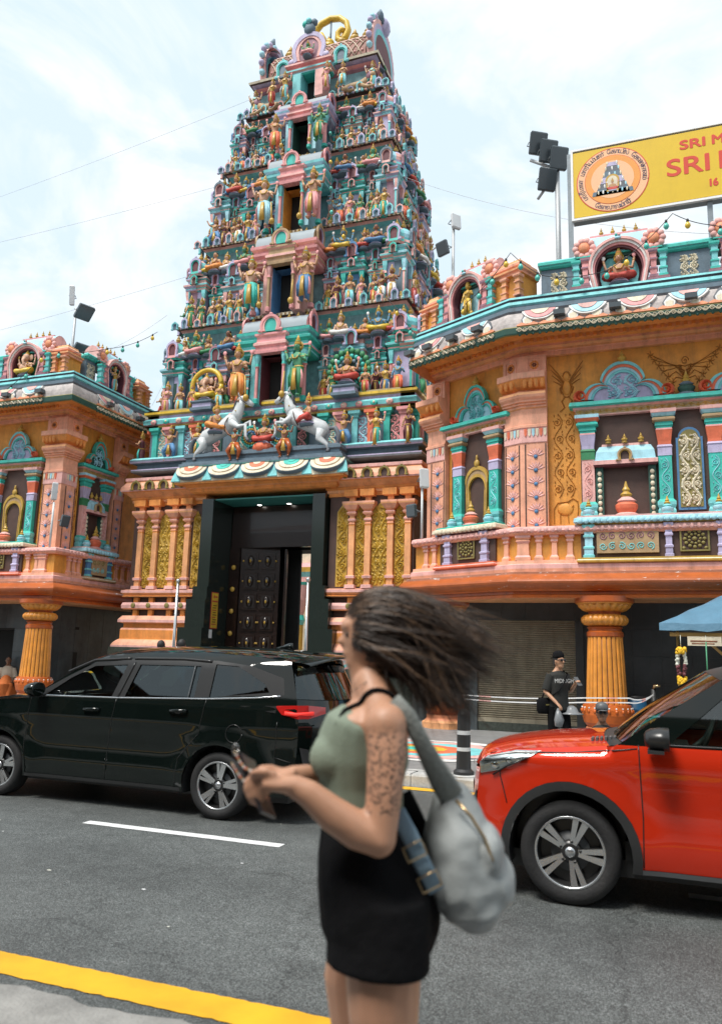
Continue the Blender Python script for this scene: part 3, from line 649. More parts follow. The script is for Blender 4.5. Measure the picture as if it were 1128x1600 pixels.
def wall_niche(fr, x0, x1, cols, kind, gable_cols, infill, z0=3.45):
    """a painted frame on the wall: base with posts, shelf, coloured pilasters, entablature and trefoil gables"""
    w = x1-x0; c = (x0+x1)/2
    o = place(None, 'wall_frame', fr.root, fr.loc(c, 0, z0), fr.a); h_base = .74; zs = 4.2-z0+.03; ze = 6.47-z0
    X = lambda s: s-c
    shelfc, basec = {'A': ('cream', 'coral'), 'B': ('sky', 'gold'), 'C': ('sky', 'tan')}[kind]
    MB().stack(-w/2, w/2, -.56, .0, [(0, 0.0, basec), (.02, .02, basec), (.02, .05, 'rose' if kind == 'A' else 'cream'), (.0, .07, basec), (0, .10, basec)]).build('base_moulding', o)
    MB().box(-w/2+.05, w/2-.05, -.42, -.001, .10, h_base, 'brown').build('base_panel', o)
    b = MB().stack(-w/2, w/2, -.5, 0., [(-.02, h_base, 'maroon' if kind == 'A' else 'gold'), (0, h_base+.03, shelfc), (.07, h_base+.05, shelfc), (.06, h_base+.12, shelfc), (.0, h_base+.15, 'teal' if kind == 'A' else 'rose'), (0, h_base+.18, 'teal' if kind == 'A' else 'rose'), (-.05, h_base+.182, 'maroon')]); sh = b.build('shelf', o)
    me = cached(('shelf_scallop', shelfc), lambda: MB().ball((0, 0, 0), (.052, .035, .055), shelfc, 8, 5))
    n = int(w/.11)
    for k in range(n): sub(me, 'scallop', o, (-w/2+(k+.5)*w/n, -.565, h_base+.065))
    zs = h_base+.18
    MB().box(-w/2+.05, w/2-.05, -.05, -.001, zs, ze, 'brown').build('back_panel', o)
    pc = {'A': [('lilac', 'lilac')]*9, 'B': [('aqua', 'sky'), ('lilac', 'lilac'), ('lilac', 'lilac'), ('aqua', 'sky')], 'C': [('aqua', 'blue')]*9}[kind]
    for k, s in enumerate(cols):
        me = cached(('base_post', pc[k]), lambda: post_mb(.17, 1, *pc[k])); sub(me, 'base_post', o, (X(s), -.42, .10), scale=(1 if kind != 'B' or k in (0, 3) else .75, 1, h_base-.10))
        seg, alt = ('teal', 0) if not (kind in 'B' and k in (0, 3) or kind == 'C') else ('rose', 1)
        me = cached(('coloured_pilaster', seg, alt), lambda: colpil_mb(.24, ze-zs, seg, alt)); sub(me, 'coloured_pilaster', o, (X(s), -.04, zs))
        um = cached(('urn', 'aqua'), lambda: urn_mb('aqua', 'sky')); sub(um, 'urn', o, (X(s), -.33, zs), scale=(.24, .24, .36))
    e = MB().stack(-w/2-.02, w/2+.02, -.16, 0, [(0, ze, 'rose'), (0, ze+.02, 'tan'), (0, ze+.13, 'rose'), (.05, ze+.15, 'pink'), (.05, ze+.17, 'teal'), (.12, ze+.19, 'teal'), (.10, ze+.27, 'slate'), (.0, ze+.28, 'slate')]).build('entablature', o)
    fz = cached('frieze_scroll', lambda: frieze_mb(.5, .09, 'gold')); n = int(w/.5)
    for k in range(n): sub(fz, 'frieze_scroll', o, (-w/2+(k+.5)*w/n, -.162, ze+.03), scale=(w/n/.5, 1, 1))
    return o, X, zs, ze+.28
def frieze_mb(w, h, m):
    mb = MB(); n = 4; pts = [(-w/2+w*i/24, h/2+h*.3*sin(2*pi*n/2*i/24)) for i in range(25)]; mb.ribbon(pts, h*.09, 0, .012, m)
    for k in range(n): mb.ribbon(spiral(-w/2+(k+.5)*w/n, h*.5, h*.3, 1.2, 0, 1 if k % 2 else -1, 10), h*.07, 0, .012, m)
    return mb
def add_gable(o, x, z, w, h, cols, infill, fancy=True):
    mb, o2 = gable_mb(w, h, cols, infill); g = mb.build('gable', o, (x, -.06, z))
    me = cached(('gable_scroll', infill), lambda: scroll_mb(.5, .62, 'sky' if infill != 'sky' else 'aqua', ww=.02, hh=.03, mirror=True, rows=2)); sub(me, 'gable_relief', o, (x, -.11, z+.04), scale=(w*.77, 1, h))
    fe = cached(('gable_foot', cols[1]), lambda: foot_mb(cols[1]))
    for s in (-1, 1): sub(fe, 'scroll_foot', o, (x+s*w*.5, -.16, z), scale=(s*w*.16, .8, w*.16))
    sub(FIN(), 'finial', o, (x, -.12, z+h*.98), scale=(.17, .17, .24))
    return g
def foot_mb(c):
    mb = MB(); mb.ribbon(spiral(.0, .55, .5, 1.5, -pi/2, 1, 18), [.16]*6+[.12]*13, 0, .12, c); mb.ribbon([(-.6, .05), (0, .05), (.5, .2)], [.1, .14, .05], 0, .1, c); return mb

def wing(name, label, loc, path, eave=None, ledge=None):
    root = thing(name, label, 'building', loc); o = root.location; path0 = path
    for nm, pr in (('ledge', LEDGE), ('balustrade_base', BALBASE), ('balustrade_back', BALBACK), ('balustrade_rail', RAIL), ('wall', [(-.3, 3.3, 'ochre'), (0, 3.3, 'ochre'), (0, 7.87, 'ochre'), (-.3, 7.87, 'ochre')]), ('cornice', CORN), ('eave_band', BAND), ('curved_eave', KAPOTA), ('parapet_moulding', BLUE)):
        path = {'ledge': ledge or path0, 'cornice': eave or path0, 'eave_band': eave or path0, 'curved_eave': eave or path0, 'parapet_moulding': eave or path0, 'balustrade_base': ledge or path0, 'balustrade_back': ledge or path0, 'balustrade_rail': ledge or path0}.get(nm, path0)
        ob = polymould(path, pr, o.x, o.y, o.z).build(nm, root)
        if nm == 'eave_band':
            me = cached('eave_scroll', lambda: frieze_mb(.44, .13, 'cream'))
            for x, y, a in along(path, .44, .985): sub(me, 'eave_scroll', ob, (x-o.x, y-o.y, 8.05-o.z), a)
            me = cached('eave_tooth', lambda: MB().ball((0, 0, 0), (.03, .02, .03), 'dkgreen', 6, 4))
            for x, y, a in along(path, .13, .945): sub(me, 'eave_tooth', ob, (x-o.x, y-o.y, 8.03-o.z), a)
        if nm == 'curved_eave':
            pt = [cached(('eave_petal', c), lambda c=c: petal_mb(c)) for c in ('pink', 'sky')]
            tn = cached('eave_tongue', lambda: tongue_mb())
            for k, (x, y, a) in enumerate(along(path, .88, .875)):
                q = sub(pt[k % 2], 'eave_petal', ob, (x-o.x, y-o.y, 8.53-o.z), a, scale=(1, 1, .95)); q.rotation_euler = Euler((-.35, 0, 0)).to_matrix().to_euler(); q.rotation_euler = (Matrix.Rotation(a, 3, 'Z') @ Matrix.Rotation(-.36, 3, 'X')).to_euler()
            for k, (x, y, a) in enumerate(along(path, .44, .95)):
                q = sub(tn, 'eave_tongue', ob, (x-o.x, y-o.y, 8.2-o.z), a); q.rotation_euler = (Matrix.Rotation(a, 3, 'Z') @ Matrix.Rotation(-.2, 3, 'X')).to_euler()
        if nm == 'cornice':
            me = cached('dentil', lambda: MB().box(-.035, .035, -.03, .03, 0, .06, 'orange'))
            for x, y, a in along(path, .14, .33): sub(me, 'dentil', ob, (x-o.x, y-o.y, 8.105-o.z), a)
        if nm == 'balustrade_rail':
            me = cached('rail_scallop', lambda: MB().ball((0, 0, 0), (.06, .03, .06), 'rose', 8, 5))
            for x, y, a in along(path, .13, .51): sub(me, 'rail_scallop', ob, (x-o.x, y-o.y, 4.12-o.z), a)
    return root
def tongue_mb():
    mb = MB()
    for k, (s, c) in enumerate(((1, 'grey'), (.8, 'white'), (.55, 'cream'))):
        mb.prism([(-.10*s, .04), (-.13*s, .15), (-.05*s, .30*s), (0, .34*s), (.05*s, .30*s), (.13*s, .15), (.10*s, .04)], -.016-.007*k, .02, c)
    mb.prism([(-.22, .02), (-.12, .075), (0, .03), (.12, .075), (.22, .02), (.2, 0), (-.2, 0)], -.03, .01, 'salmon')
    return mb
# ------------------------------------------------------------------ painted plaster figures (height about 1, facing -y)
def figure_mb(pose='stand', skin='skin', cloth='red', trim='gold', arms=2, crown=True, seed=0):
    R = random.Random(seed*31+len(pose)); mb = MB(); g = trim
    sit = pose == 'sit'
    if sit:      # cross-legged on a seat
        mb.lathem([(.15, 0, 'slate'), (.17, .04, 'lilac'), (.14, .08, 'slate'), (.12, .1, cloth)], 12)
        hz = .13; dz = -.34
        for s in (-1, 1): mb.tube([(s*.05, 0, hz+.03), (s*.20, -.07, hz+.03), (s*.12, -.17, hz), (-s*.06, -.18, hz-.02)], [.075, .07, .05, .035], cloth, 8)
        mb.ball((0, -.0, hz+.03), (.12, .09, .08), cloth, 10, 6)
    else:
        dz = 0; sw = (.03 if seed % 2 else -.03)
        if pose == 'lady':
            mb.tube([(0, 0, 0), (sw*.3, 0, .12), (sw*.6, 0, .28), (sw, 0, .42), (sw, 0, .5)], [(.11, .08), (.085, .07), (.095, .075), (.105, .08), (.075, .06)], cloth, 10)
            mb.tube([(sw*.5, -.075, .44), (0, -.09, .25), (0, -.085, .03)], [(.03, .012), (.035, .012), (.05, .012)], g, 6)
            for s in (-1, 1): mb.ball((s*.05, -.05, .015), (.035, .06, .02), skin, 6, 4)
        elif pose == 'dance':
            for s, kx, fx, fz in ((-1, -.17, -.10, 0), (1, .18, .12, .10 if seed % 2 else .02)):
                mb.tube([(s*.05, 0, .46), (kx, -.06, .27), (fx, -.0, fz+.06)], [.075, .06, .035], cloth, 8); mb.tube([(fx, 0, fz+.08), (fx*1.02, -.02, fz+.02), (fx+s*.02, -.08, fz+.01)], [.028, .028, .018], skin, 6)
            mb.ball((0, 0, .45), (.10, .08, .07), cloth, 10, 6)
            mb.tube([(0, -.08, .44), (.01, -.1, .3), (.0, -.08, .16)], [(.03, .012), (.05, .012), (.08, .012)], g, 6)
        else:
            for s in (-1, 1):
                mb.tube([(s*.045, 0, .48), (s*.06, -.01, .26), (s*.06, 0, .05)], [.07, .055, .035], cloth, 8); mb.ball((s*.065, -.04, .02), (.032, .06, .022), skin, 6, 4)
            mb.ball((0, 0, .46), (.10, .075, .07), cloth, 10, 6)
            mb.tube([(0, -.075, .45), (0, -.09, .28), (0, -.085, .10)], [(.035, .012), (.04, .012), (.055, .012)], g, 6)
    Z = lambda z: z+dz
    tx = 0 if sit else sw
    mb.tube([(tx, 0, Z(.46)), (tx*.6, 0, Z(.54)), (tx*.2, -.005, Z(.63)), (0, 0, Z(.70)), (0, .0, Z(.735))], [(.085, .06), (.072, .052), (.10, .068), (.105, .055), (.04, .035)], skin if pose != 'lady' else R.choice([cloth, skin, g]), 10)
    mb.tube([(tx, 0, Z(.475)), (tx, 0, Z(.50))], [(.094, .072), (.09, .068)], g, 10)
    mb.tube([(-.07, -.045, Z(.70)), (-.03, -.075, Z(.62)), (.03, -.075, Z(.62)), (.07, -.045, Z(.70))], .013, g, 5)
    mb.tube([(0, 0, Z(.72)), (0, -.005, Z(.78))], .03, skin, 7)
    mb.ball((0, -.012, Z(.825)), (.052, .058, .064), skin, 10, 7)
    mb.ball((0, -.068, Z(.82)), (.010, .014, .016), skin, 5, 4)
    for s in (-1, 1): mb.ball((s*.02, -.064, Z(.838)), (.010, .006, .006), 'black', 5, 3); mb.ball((s*.054, 0, Z(.81)), (.012, .02, .026), g, 5, 4)
    if crown:
        mb.lathem([(.062, Z(.855), g), (.066, Z(.875), g), (.05, Z(.885), g), (.056, Z(.91), cloth), (.04, Z(.925), g), (.042, Z(.945), g), (.022, Z(.96), g), (.024, Z(.98), g), (.004, Z(1.03), g)], 10)
        mb.ball((0, .035, Z(.85)), (.085, .012, .09), g, 10, 5)
    else:
        mb.ball((0, .012, Z(.85)), (.058, .058, .055), 'hairblack', 9, 6); mb.ball((0, .05, Z(.89)), .03, 'hairblack', 7, 5)
    sets = {2: [(1, 0), (-1, 1)], 4: [(1, 0), (-1, 0), (1, 2), (-1, 2)]}[arms]
    for s, k in sets:
        if pose == 'dance' and k < 2: pts = [(s*.10, 0, Z(.69)), (s*.20, -.03, Z(.66 if s > 0 else .74)), (s*.26, -.08, Z(.78 if s > 0 else .86))]
        elif k == 0: pts = [(s*.10, 0, Z(.69)), (s*.155, -.01, Z(.58)), (s*.11, -.12, Z(.60+.04*R.random()))]
        elif k == 1: pts = [(s*.10, 0, Z(.69)), (s*.15, .0, Z(.57)), (s*.155, -.05, Z(.45))]
        else: pts = [(s*.10, .02, Z(.69)), (s*.20, .02, Z(.66)), (s*.23, -.0, Z(.80))]
        mb.tube(pts, [.032, .026, .018], skin, 7); mb.ball(pts[-1], (.022, .02, .03), skin, 6, 4)
        a = Vector(pts[0]).lerp(Vector(pts[1]), .35); mb.ball(tuple(a), (.034, .034, .016), g, 7, 4)
        a = Vector(pts[2]).lerp(Vector(pts[1]), .2); mb.ball(tuple(a), (.024, .024, .014), g, 6, 4)
        if k == 2: mb.ball((pts[-1][0], pts[-1][1]-.01, pts[-1][2]+.05), (.035, .01, .04), R.choice([g, 'pink', 'white']), 7, 4)
    # hanging sash and garland
    if not sit:
        for s in (-1, 1): mb.tube([(s*.085, -.02, .47), (s*.125, -.03, .33), (s*.11, -.02, .14)], [(.012, .02), (.014, .03), (.02, .035)], R.choice(['teal', 'sky', 'pink', 'white', cloth]), 6)
    if pose == 'guard':
        mb.tube([(.20, -.1, 0), (.17, -.1, .42)], [.018, .012], g, 6); mb.ball((.2, -.1, .05), (.05, .05, .06), g, 8, 5)
    return mb
FIGSPEC = [('stand', 'skin', 'aqua'), ('lady', 'skin3', 'teal'), ('lady', 'skin', 'blue'), ('stand', 'skin', 'red'), ('lady', 'skin3', 'pink'), ('dance', 'skin', 'green'), ('stand', 'bluesk', 'coral'), ('lady', 'skin', 'green'), ('lady', 'skin3', 'red'), ('stand', 'skin2', 'white'), ('dance', 'skin', 'blue'), ('stand', 'greensk', 'coral'), ('lady', 'skin', 'teal'), ('lady', 'skin3', 'aqua'), ('lady', 'skin', 'maroon')]
SITSPEC = [('skin', 'red'), ('skin2', 'blue'), ('skin', 'green'), ('greensk', 'pink'), ('skin3', 'white'), ('skin', 'orange'), ('bluesk', 'yellow')]
def FIG(i, arms=None):
    p, s, c = FIGSPEC[i % len(FIGSPEC)]; a = arms or (4 if i % 4 == 1 else 2)
    return cached(('figure', i % len(FIGSPEC), a), lambda: figure_mb(p, s, c, arms=a, crown=i % 7 != 5, seed=i))
def SIT(i, arms=None):
    s, c = SITSPEC[i % len(SITSPEC)]; a = arms or (4 if i % 3 == 0 else 2)
    return cached(('seated', i % len(SITSPEC), a), lambda: figure_mb('sit', s, c, arms=a, crown=i % 4 != 1, seed=i))
def GUARD(c, s='skin'): return cached(('guardian', c), lambda: figure_mb('guard', s, c, arms=4, seed=2))
def elephant_head_mb():
    mb = figure_mb('sit', 'skin3', 'yellow', arms=4, seed=3); dz = -.34
    mb.ball((0, -.03, .825+dz), (.085, .075, .085), 'skin3', 10, 7); mb.tube([(0, -.08, .80+dz), (.01, -.13, .72+dz), (.03, -.13, .63+dz), (.06, -.12, .60+dz)], [.04, .032, .024, .015], 'skin3', 8)
    for s in (-1, 1): mb.ball((s*.11, -.0, .82+dz), (.06, .015, .075), 'skin3', 9, 5)
    mb.ball((0, -.06, .56+dz), (.12, .09, .11), 'skin3', 10, 7)
    return mb
def horse_mb():
    """rearing white horse, profile towards -y, facing +x, about 1.7 long"""
    b = MB(); w = 'horsewhite'
    b.tube([(-.62, 0, .50), (-.45, 0, .62), (-.2, 0, .74), (.05, 0, .86), (.28, 0, 1.0), (.4, 0, 1.08)], [(.12, .14), (.2, .21), (.19, .2), (.19, .2), (.19, .22), (.12, .15)], w, 12, up=(0, 0, 1))
    b.tube([(.30, 0, 1.02), (.42, 0, 1.22), (.48, 0, 1.42), (.50, 0, 1.54)], [(.13, .19), (.10, .15), (.085, .125), (.07, .1)], w, 10, up=(0, 0, 1))
    b.tube([(.42, 0, 1.56), (.55, 0, 1.56), (.72, 0, 1.46), (.84, 0, 1.38)], [(.07, .08), (.085, .10), (.06, .075), (.05, .055)], w, 10, up=(0, 0, 1))
    for s in (-1, 1):
        b.tube([(.46, s*.05, 1.62), (.43, s*.06, 1.74)], [.03, .006], w, 6); b.ball((.6, s*.075, 1.57), .02, 'black', 6, 4)
        b.tube([(.30, s*.10, .95), (.52, s*.12, .84+.04*s), (.72, s*.12, .92+.08*s), (.74, s*.12, .66+.1*s), (.80, s*.12, .58+.1*s)], [.10, .075, .05, .038, .03], w, 8); b.ball((.81, s*.12, .56+.1*s), (.045, .04, .04), 'grey', 7, 5)
        b.tube([(-.52, s*.11, .55), (-.46, s*.14, .36), (-.66, s*.14, .20), (-.72, s*.14, .06)], [.15, .10, .05, .035], w, 8); b.tube([(-.72, s*.14, .07), (-.69, s*.14, .0)], [.042, .05], 'grey', 8)
    b.tube([(-.66, 0, .62), (-.82, 0, .62), (-.92, 0, .45), (-.9, 0, .2), (-.86, 0, .08)], [.05, .06, .07, .05, .01], 'grey', 8)
    b.tube([(.30, 0, 1.30), (.36, 0, 1.50), (.44, 0, 1.62)], [(.03, .06), (.035, .07), (.02, .04)], 'grey', 7)
    b.tube([(.24, 0, .80), (.16, 0, 1.12)], .001, 'brown', 4)
    for q in ((.2, .92, .22), (-.1, .80, .215)):   # girth straps
        b.tube([(q[0]+.08*sin(a), q[2]*cos(a), q[1]+q[2]*1.02*sin(a)) for a in [2*pi*k/14 for k in range(15)]], .014, 'brown', 5)
    b.tube([(.52, .09, 1.6), (.60, .088, 1.48), (.70, .07, 1.40)], .01, 'brown', 5); b.tube([(.52, -.09, 1.6), (.60, -.088, 1.48), (.70, -.07, 1.40)], .01, 'brown', 5)
    b.tube([(.40, .12, 1.25), (.46, .0, 1.18), (.40, -.12, 1.25)], .015, 'gold', 5)
    return b
mat('horsewhite', (.60, .63, .64), rough=.4, var=.12, dirt=.25, dirtcol=(.2, .2, .2))
# ------------------------------------------------------------------ entrance tower
mat('barrel', (.28, .33, .36), rough=.6, var=.1)
mat('wallmix', (.17, .33, .35), rough=.6, var=.35, vs=6, dirt=.4)
def frieze_panel(k):
    mb = MB().box(-.20, .20, -.03, .0, .03, .88, ('aqua', 'dkgreen', 'mauve')[k])
    s = scroll_mb(.3, .75, ('cream', 'pink', 'sky')[k], ww=.02, hh=.02, rows=3, y=-.03); o = len(mb.v); mb.v += [(x, y, z+.08) for x, y, z in s.v]; q = mb.mi(s.names[0]); mb.f += [tuple(a+o for a in f) for f in s.f]; mb.m += [q]*len(s.f); mb.sm += s.sm
    return mb
def fan_disc_mb(a, b, c):
    mb = MB()
    for R, col, n, r in ((.9, a, 22, .14), (.66, b, 18, .11), (.45, c, 12, .11)):
        for k in range(n): t = 2*pi*k/n; mb.ball((R*cos(t), -.02, R*sin(t)), (r, .07, r), col, 6, 4)
    mb.prism([(.85*cos(2*pi*k/24), .85*sin(2*pi*k/24)) for k in range(24)], 0, .05, 'dkgreen'); return mb

XG, YC = -9.62, 21.05
TW = thing('temple_tower', 'tall tapering gateway tower crowded with painted figures above a granite doorway', 'tower', (XG, YC, .15))
TF = lambda y, z=0: Frame(TW, (XG, y), 0)
G = TF(18.2)
mat('granite', (.022, .030, .026), rough=.16, var=.5, vs=60, bump=0, spec=.6)
mat('granite2', (.05, .06, .05), rough=.25, var=.5, vs=14, bump=.05)
mat('doorwood', (.022, .011, .008), rough=.25, var=.4, vs=8, bump=.2, coat=.3)
mat('darkin', (.012, .011, .010), rough=.7, var=0, bump=0)  # near-black colour stands in for the shade deep inside openings
mat('glassdark', (.02, .025, .025), rough=.06, var=0, bump=0, spec=.8)
mat('mirrorglass', (.10, .10, .085), rough=.05, metal=.85, var=0, bump=0)
mat('tealceil', (.04, .22, .2), rough=.5)
mat('steel', (.62, .63, .63), rough=.28, metal=1, var=.1, bump=0)
mat('lampglow', (1, .95, .85), emit=6, var=0, bump=0)
# lower storey: plinth, stepped base, pilastered walls either side of the portal
for s, x0, x1 in ((-1, -4.12, -1.85), (1, 1.85, 4.12)):
    MB().stack(x0, x1, -.35, 2.9, [(.15, -.05, 'granite2'), (.15, 1.66, 'granite2'), (.0, 1.665, 'granite2')]).build('stone_plinth', TW, G.loc(0, 0, 0), 0)
    bs = [(.24, 1.80, 'rose'), (.24, 1.86, 'pinkstone'), (.20, 1.93, 'pinkstone'), (.12, 2.01, 'peach'), (.08, 2.03, 'orange'), (.08, 2.28, 'pinkstone'), (.06, 2.33, 'orange'), (.02, 2.34, 'orange'), (.02, 2.45, 'peach'), (.14, 2.48, 'rose'), (.14, 2.55, 'pinkstone'), (.06, 2.66, 'peach'), (-.1, 2.67, 'brown'), (-.1, 2.82, 'brown'), (.05, 2.83, 'peach'), (.09, 2.86, 'rose'), (.10, 2.95, 'rose'), (.07, 3.02, 'peach'), (-.1, 3.03, 'brown'), (-.1, 3.16, 'brown'), (.08, 3.17, 'peach'), (.10, 3.19, 'orange'), (.05, 3.22, 'peach'), (.12, 3.28, 'rose'), (.12, 3.35, 'pinkstone'), (0, 3.38, 'pinkstone')]
    MB().stack(x0, x1, -.06, 2.8, [(d, z-.15, c) for d, z, c in bs]).build('stepped_base', TW, G.loc(0, 0, 0))
    blk = cached('base_block', lambda: MB().box(-.07, .07, -.06, .12, 0, .16, 'orange')); bos = cached('base_boss', lambda: MB().ball((0, 0, 0), (.075, .02, .075), 'olive', 10, 6))
    MB().box(x0+.02, x1-.02, 0, 2.7, 3.22, 6.0, 'mauve' if False else 'brown').build('lower_wall', TW, G.loc(0, 0, 0))
    xs = [-3.82, -3.33, -2.74, -2.30] if s < 0 else [2.50, 2.93, 3.52, 3.97]
    pil = cached('gate_pilaster', lambda: MB().stack(-.075, .075, -.1, .02, [(.06, 0, 'rose'), (.05, .09, 'peach'), (0, .10, 'peach'), (0, .24, 'peach'), (.035, .25, 'rose'), (.04, .31, 'pinkstone'), (0, .33, 'peach'), (0, 1.56, 'orange'), (0, 1.60, 'peach'), (.01, 1.61, 'salmon'), (-.01, 1.66, 'pinkstone'), (.02, 1.70, 'rose'), (.02, 1.74, 'pinkstone'), (-.01, 1.77, 'peach'), (-.015, 1.82, 'pinkstone'), (.04, 1.86, 'pinkstone'), (.05, 1.90, 'rose'), (.02, 1.93, 'salmon'), (.06, 1.98, 'pinkstone'), (.13, 2.08, 'peach'), (.14, 2.12, 'pinkstone'), (.14, 2.17, 'peach'), (.0, 2.18, 'peach'), (0, 2.30, 'peach'), (.11, 2.31, 'orange'), (.11, 2.48, 'orange'), (.0, 2.49, 'orange')]))
    for x in xs:
        G.put(pil, 'gate_pilaster', x, .0, 3.38-.15)
        for zz in (2.66, 3.02): G.put(blk, 'base_block', x, .0, zz-.15)
        G.put(bos, 'base_boss', x, .17, 2.94-.15)
    gaps = ([-3.575, -3.03, -2.52, -2.05] if s < 0 else [2.22, 2.715, 3.22, 3.745])
    for k, x in enumerate(gaps):
        wd = (.30, .42, .28, .22)[k] if s < 0 else (.30, .26, .42, .28)[k]
        pm = cached(('gold_panel', wd), lambda: scroll_mb(wd*.9, 1.98, 'goldrelief', ww=wd*.075, hh=.03, mirror=wd > .4, rows=5 if wd > .4 else 6))
        ob = G.put(pm, 'gold_panel', x, .012, 3.45-.15)
        sub(cached(('gold_panel_back', wd), lambda: MB().prism([(-wd/2, 0), (wd/2, 0), (wd/2, 1.9), (0, 2.1), (-wd/2, 1.9)], -.0, .02, 'gold')), 'panel_ground', ob, (0, .004, -.02))
    MB().stack(x0, x1, .0, 2.7, [(.02, 5.72, 'orange'), (.02, 5.80, 'peach'), (.06, 5.82, 'peach'), (.06, 5.88, 'orange'), (.09, 5.90, 'orange'), (.09, 5.96, 'peach'), (.16, 6.02, 'peach'), (.26, 6.08, 'orange'), (.30, 6.10, 'rose'), (.32, 6.14, 'pinkstone'), (.30, 6.24, 'pinkstone'), (.22, 6.36, 'peach'), (.20, 6.40, 'rose'), (.23, 6.42, 'rose'), (.23, 6.50, 'pinkstone'), (.1, 6.52, 'pinkstone')]).build('gate_cornice', TW, G.loc(0, 0, -.15))
    md = cached('cornice_motif', lambda: small_gable_mb(.30, .26, 'olive', 'gold', 'brown'))
    for k in range(5): G.put(md, 'cornice_motif', x0+.22+k*.45, .31, 6.12-.15)
# portal
for s in (-1, 1):
    b = MB()
    for (w0, w1, yy, z0, z1) in ((1.46, 1.80, .20, 3.44, 5.80), (1.46, 1.90, .26, 3.10, 3.44), (1.46, 2.04, .32, 2.36, 3.10), (1.46, 2.20, .40, .0, 2.36)):
        b.box(min(s*w0, s*w1), max(s*w0, s*w1), -yy, 1.9, z0-.15, z1-.15, 'granite')
    b.build('door_jamb', TW, G.loc(0, 0, 0))
b = MB().box(-1.46, 1.46, -.1, 1.9, 5.62, 5.66, 'tealceil'); pc = b.build('porch_ceiling', TW, G.loc(0, 0, 0))
for x in (-.55, .35):
    sub(cached('downlight', lambda: MB().lathe([(.09, 0), (.09, .015), (.06, .016)], 16, 'steel').lathe([(.058, -.004), (.058, .0)], 16, 'lampglow')), 'downlight', pc, (x, .7, 5.605))
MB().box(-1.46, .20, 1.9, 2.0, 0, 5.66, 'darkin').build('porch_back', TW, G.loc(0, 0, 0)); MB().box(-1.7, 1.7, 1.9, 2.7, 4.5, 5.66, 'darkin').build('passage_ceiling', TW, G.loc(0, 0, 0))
for x0 in (-1.7, 1.46): MB().box(x0, x0+.24, 1.9, 2.7, 0, 4.5, 'granite2').build('passage_wall', TW, G.loc(0, 0, 0))
MB().box(-1.46, 1.46, 1.9, 11, -.1, .34, 'pave').build('passage_floor', TW, G.loc(0, 0, 0))
MB().box(-1.46, 1.46, -.3, 1.9, -.1, .35, 'granite2').build('threshold', TW, G.loc(0, 0, 0))
MB().box(-1.44, 1.44, .85, 1.0, 4.45, 5.6, 'doorwood').build('door_lintel', TW, G.loc(0, 0, 0))
for x0 in (-1.45, 1.15): MB().stack(x0, x0+.30, .80, 1.0, [(0, .35, 'doorwood'), (0, 4.45, 'doorwood')]).build('door_post', TW, G.loc(0, 0, 0))
for k in range(6): G.put(cached('frame_boss', lambda: MB().ball((0, 0, 0), (.07, .04, .07), 'gold', 9, 6)), 'frame_boss', -1.30, -.78, .9+k*.6)
def leaf():
    m = MB().box(0, 1.1, -.04, .04, 0, 4.1, 'doorwood')
    for i in range(2):
        for j in range(7):
            x = .10+i*.48; z = .15+j*.56; m.stack(x, x+.40, -.07, .0, [(0, z, 'doorwood'), (.0, z+.46, 'doorwood'), (-.06, z+.47, 'doorwood')]); m.stack(x+.06, x+.34, -.085, .0, [(0, z+.06, 'rimdark'), (0, z+.40, 'rimdark')]); m.ball((x+.2, -.10, z+.23), (.09, .05, .15), 'doorwood', 9, 6); m.ball((x+.2, -.14, z+.23), (.03, .03, .05), 'gold', 7, 5)
            for q in (-1, 1): m.ball((x+.2+q*.22, -.06, z+.23), .028, 'gold', 6, 4)
    return m
mat('rimdark', (.02, .012, .01), rough=.4, var=0)
place(cached('door_leaf', leaf), 'door_leaf', TW, G.loc(-1.14, -.92, .35), radians(12))
MB().box(.16, .22, .97, 1.06, .4, 4.4, 'doorwood').build('glass_door_frame', TW, G.loc(0, 0, 0))
# canopy over the portal with lotus petals
cb = MB().stack(-2.43, 2.43, 0, 1.2, [(-.35, 5.80, 'orange'), (-.28, 5.84, 'orange'), (-.28, 5.92, 'peach'), (-.2, 5.94, 'orange'), (-.12, 6.0, 'orange'), (.02, 6.0, 'orange'), (.02, 6.05, 'salmon')]); cb.build('canopy_soffit', TW, (0, 17.62-YC, -.15))
pr = [(.04, 6.05, 'cream')]+[(.04-.22*(1-cos(pi/2*k/6)), 6.05+.36*sin(pi/2*k/6), 'cream') for k in range(7)]
ck = MB().stack(-2.43, 2.43, 0, 1.2, pr).build('canopy', TW, (0, 17.62-YC, -.15))
def bigpetal(c):
    mb = MB()
    for k, (s, cc) in enumerate(((1, 'slate'), (.965, 'cream'), (.74, 'tan'), (.70, 'cream'), (.46, c), (.22, 'cream' if c == 'coral' else 'teal'))):
        pts = [(.50*s*cos(pi*i/16), -.36*s*sin(pi*i/16)**.8) for i in range(17)]
        mb.prism(pts, -.085-.01*k, .02, cc)
    return mb
for k in range(5):
    q = sub(cached(('canopy_petal', k % 2), lambda: bigpetal('coral' if k % 2 == 0 else 'teal')), 'canopy_petal', ck, (-1.98+k*.99, .12, 6.42), scale=(.96, 1, 1.12)); q.rotation_euler = (-.62, 0, 0)
for k in range(6):
    q = sub(cached('canopy_tongue', lambda: MB().prism([(-.14, .02), (-.10, .22), (-.05, .36), (.05, .36), (.10, .22), (.14, .02)], -.03, .02, 'aqua')), 'canopy_tongue', ck, (-2.42+k*.968, -.045, 6.05)); q.rotation_euler = (-.30, 0, 0)
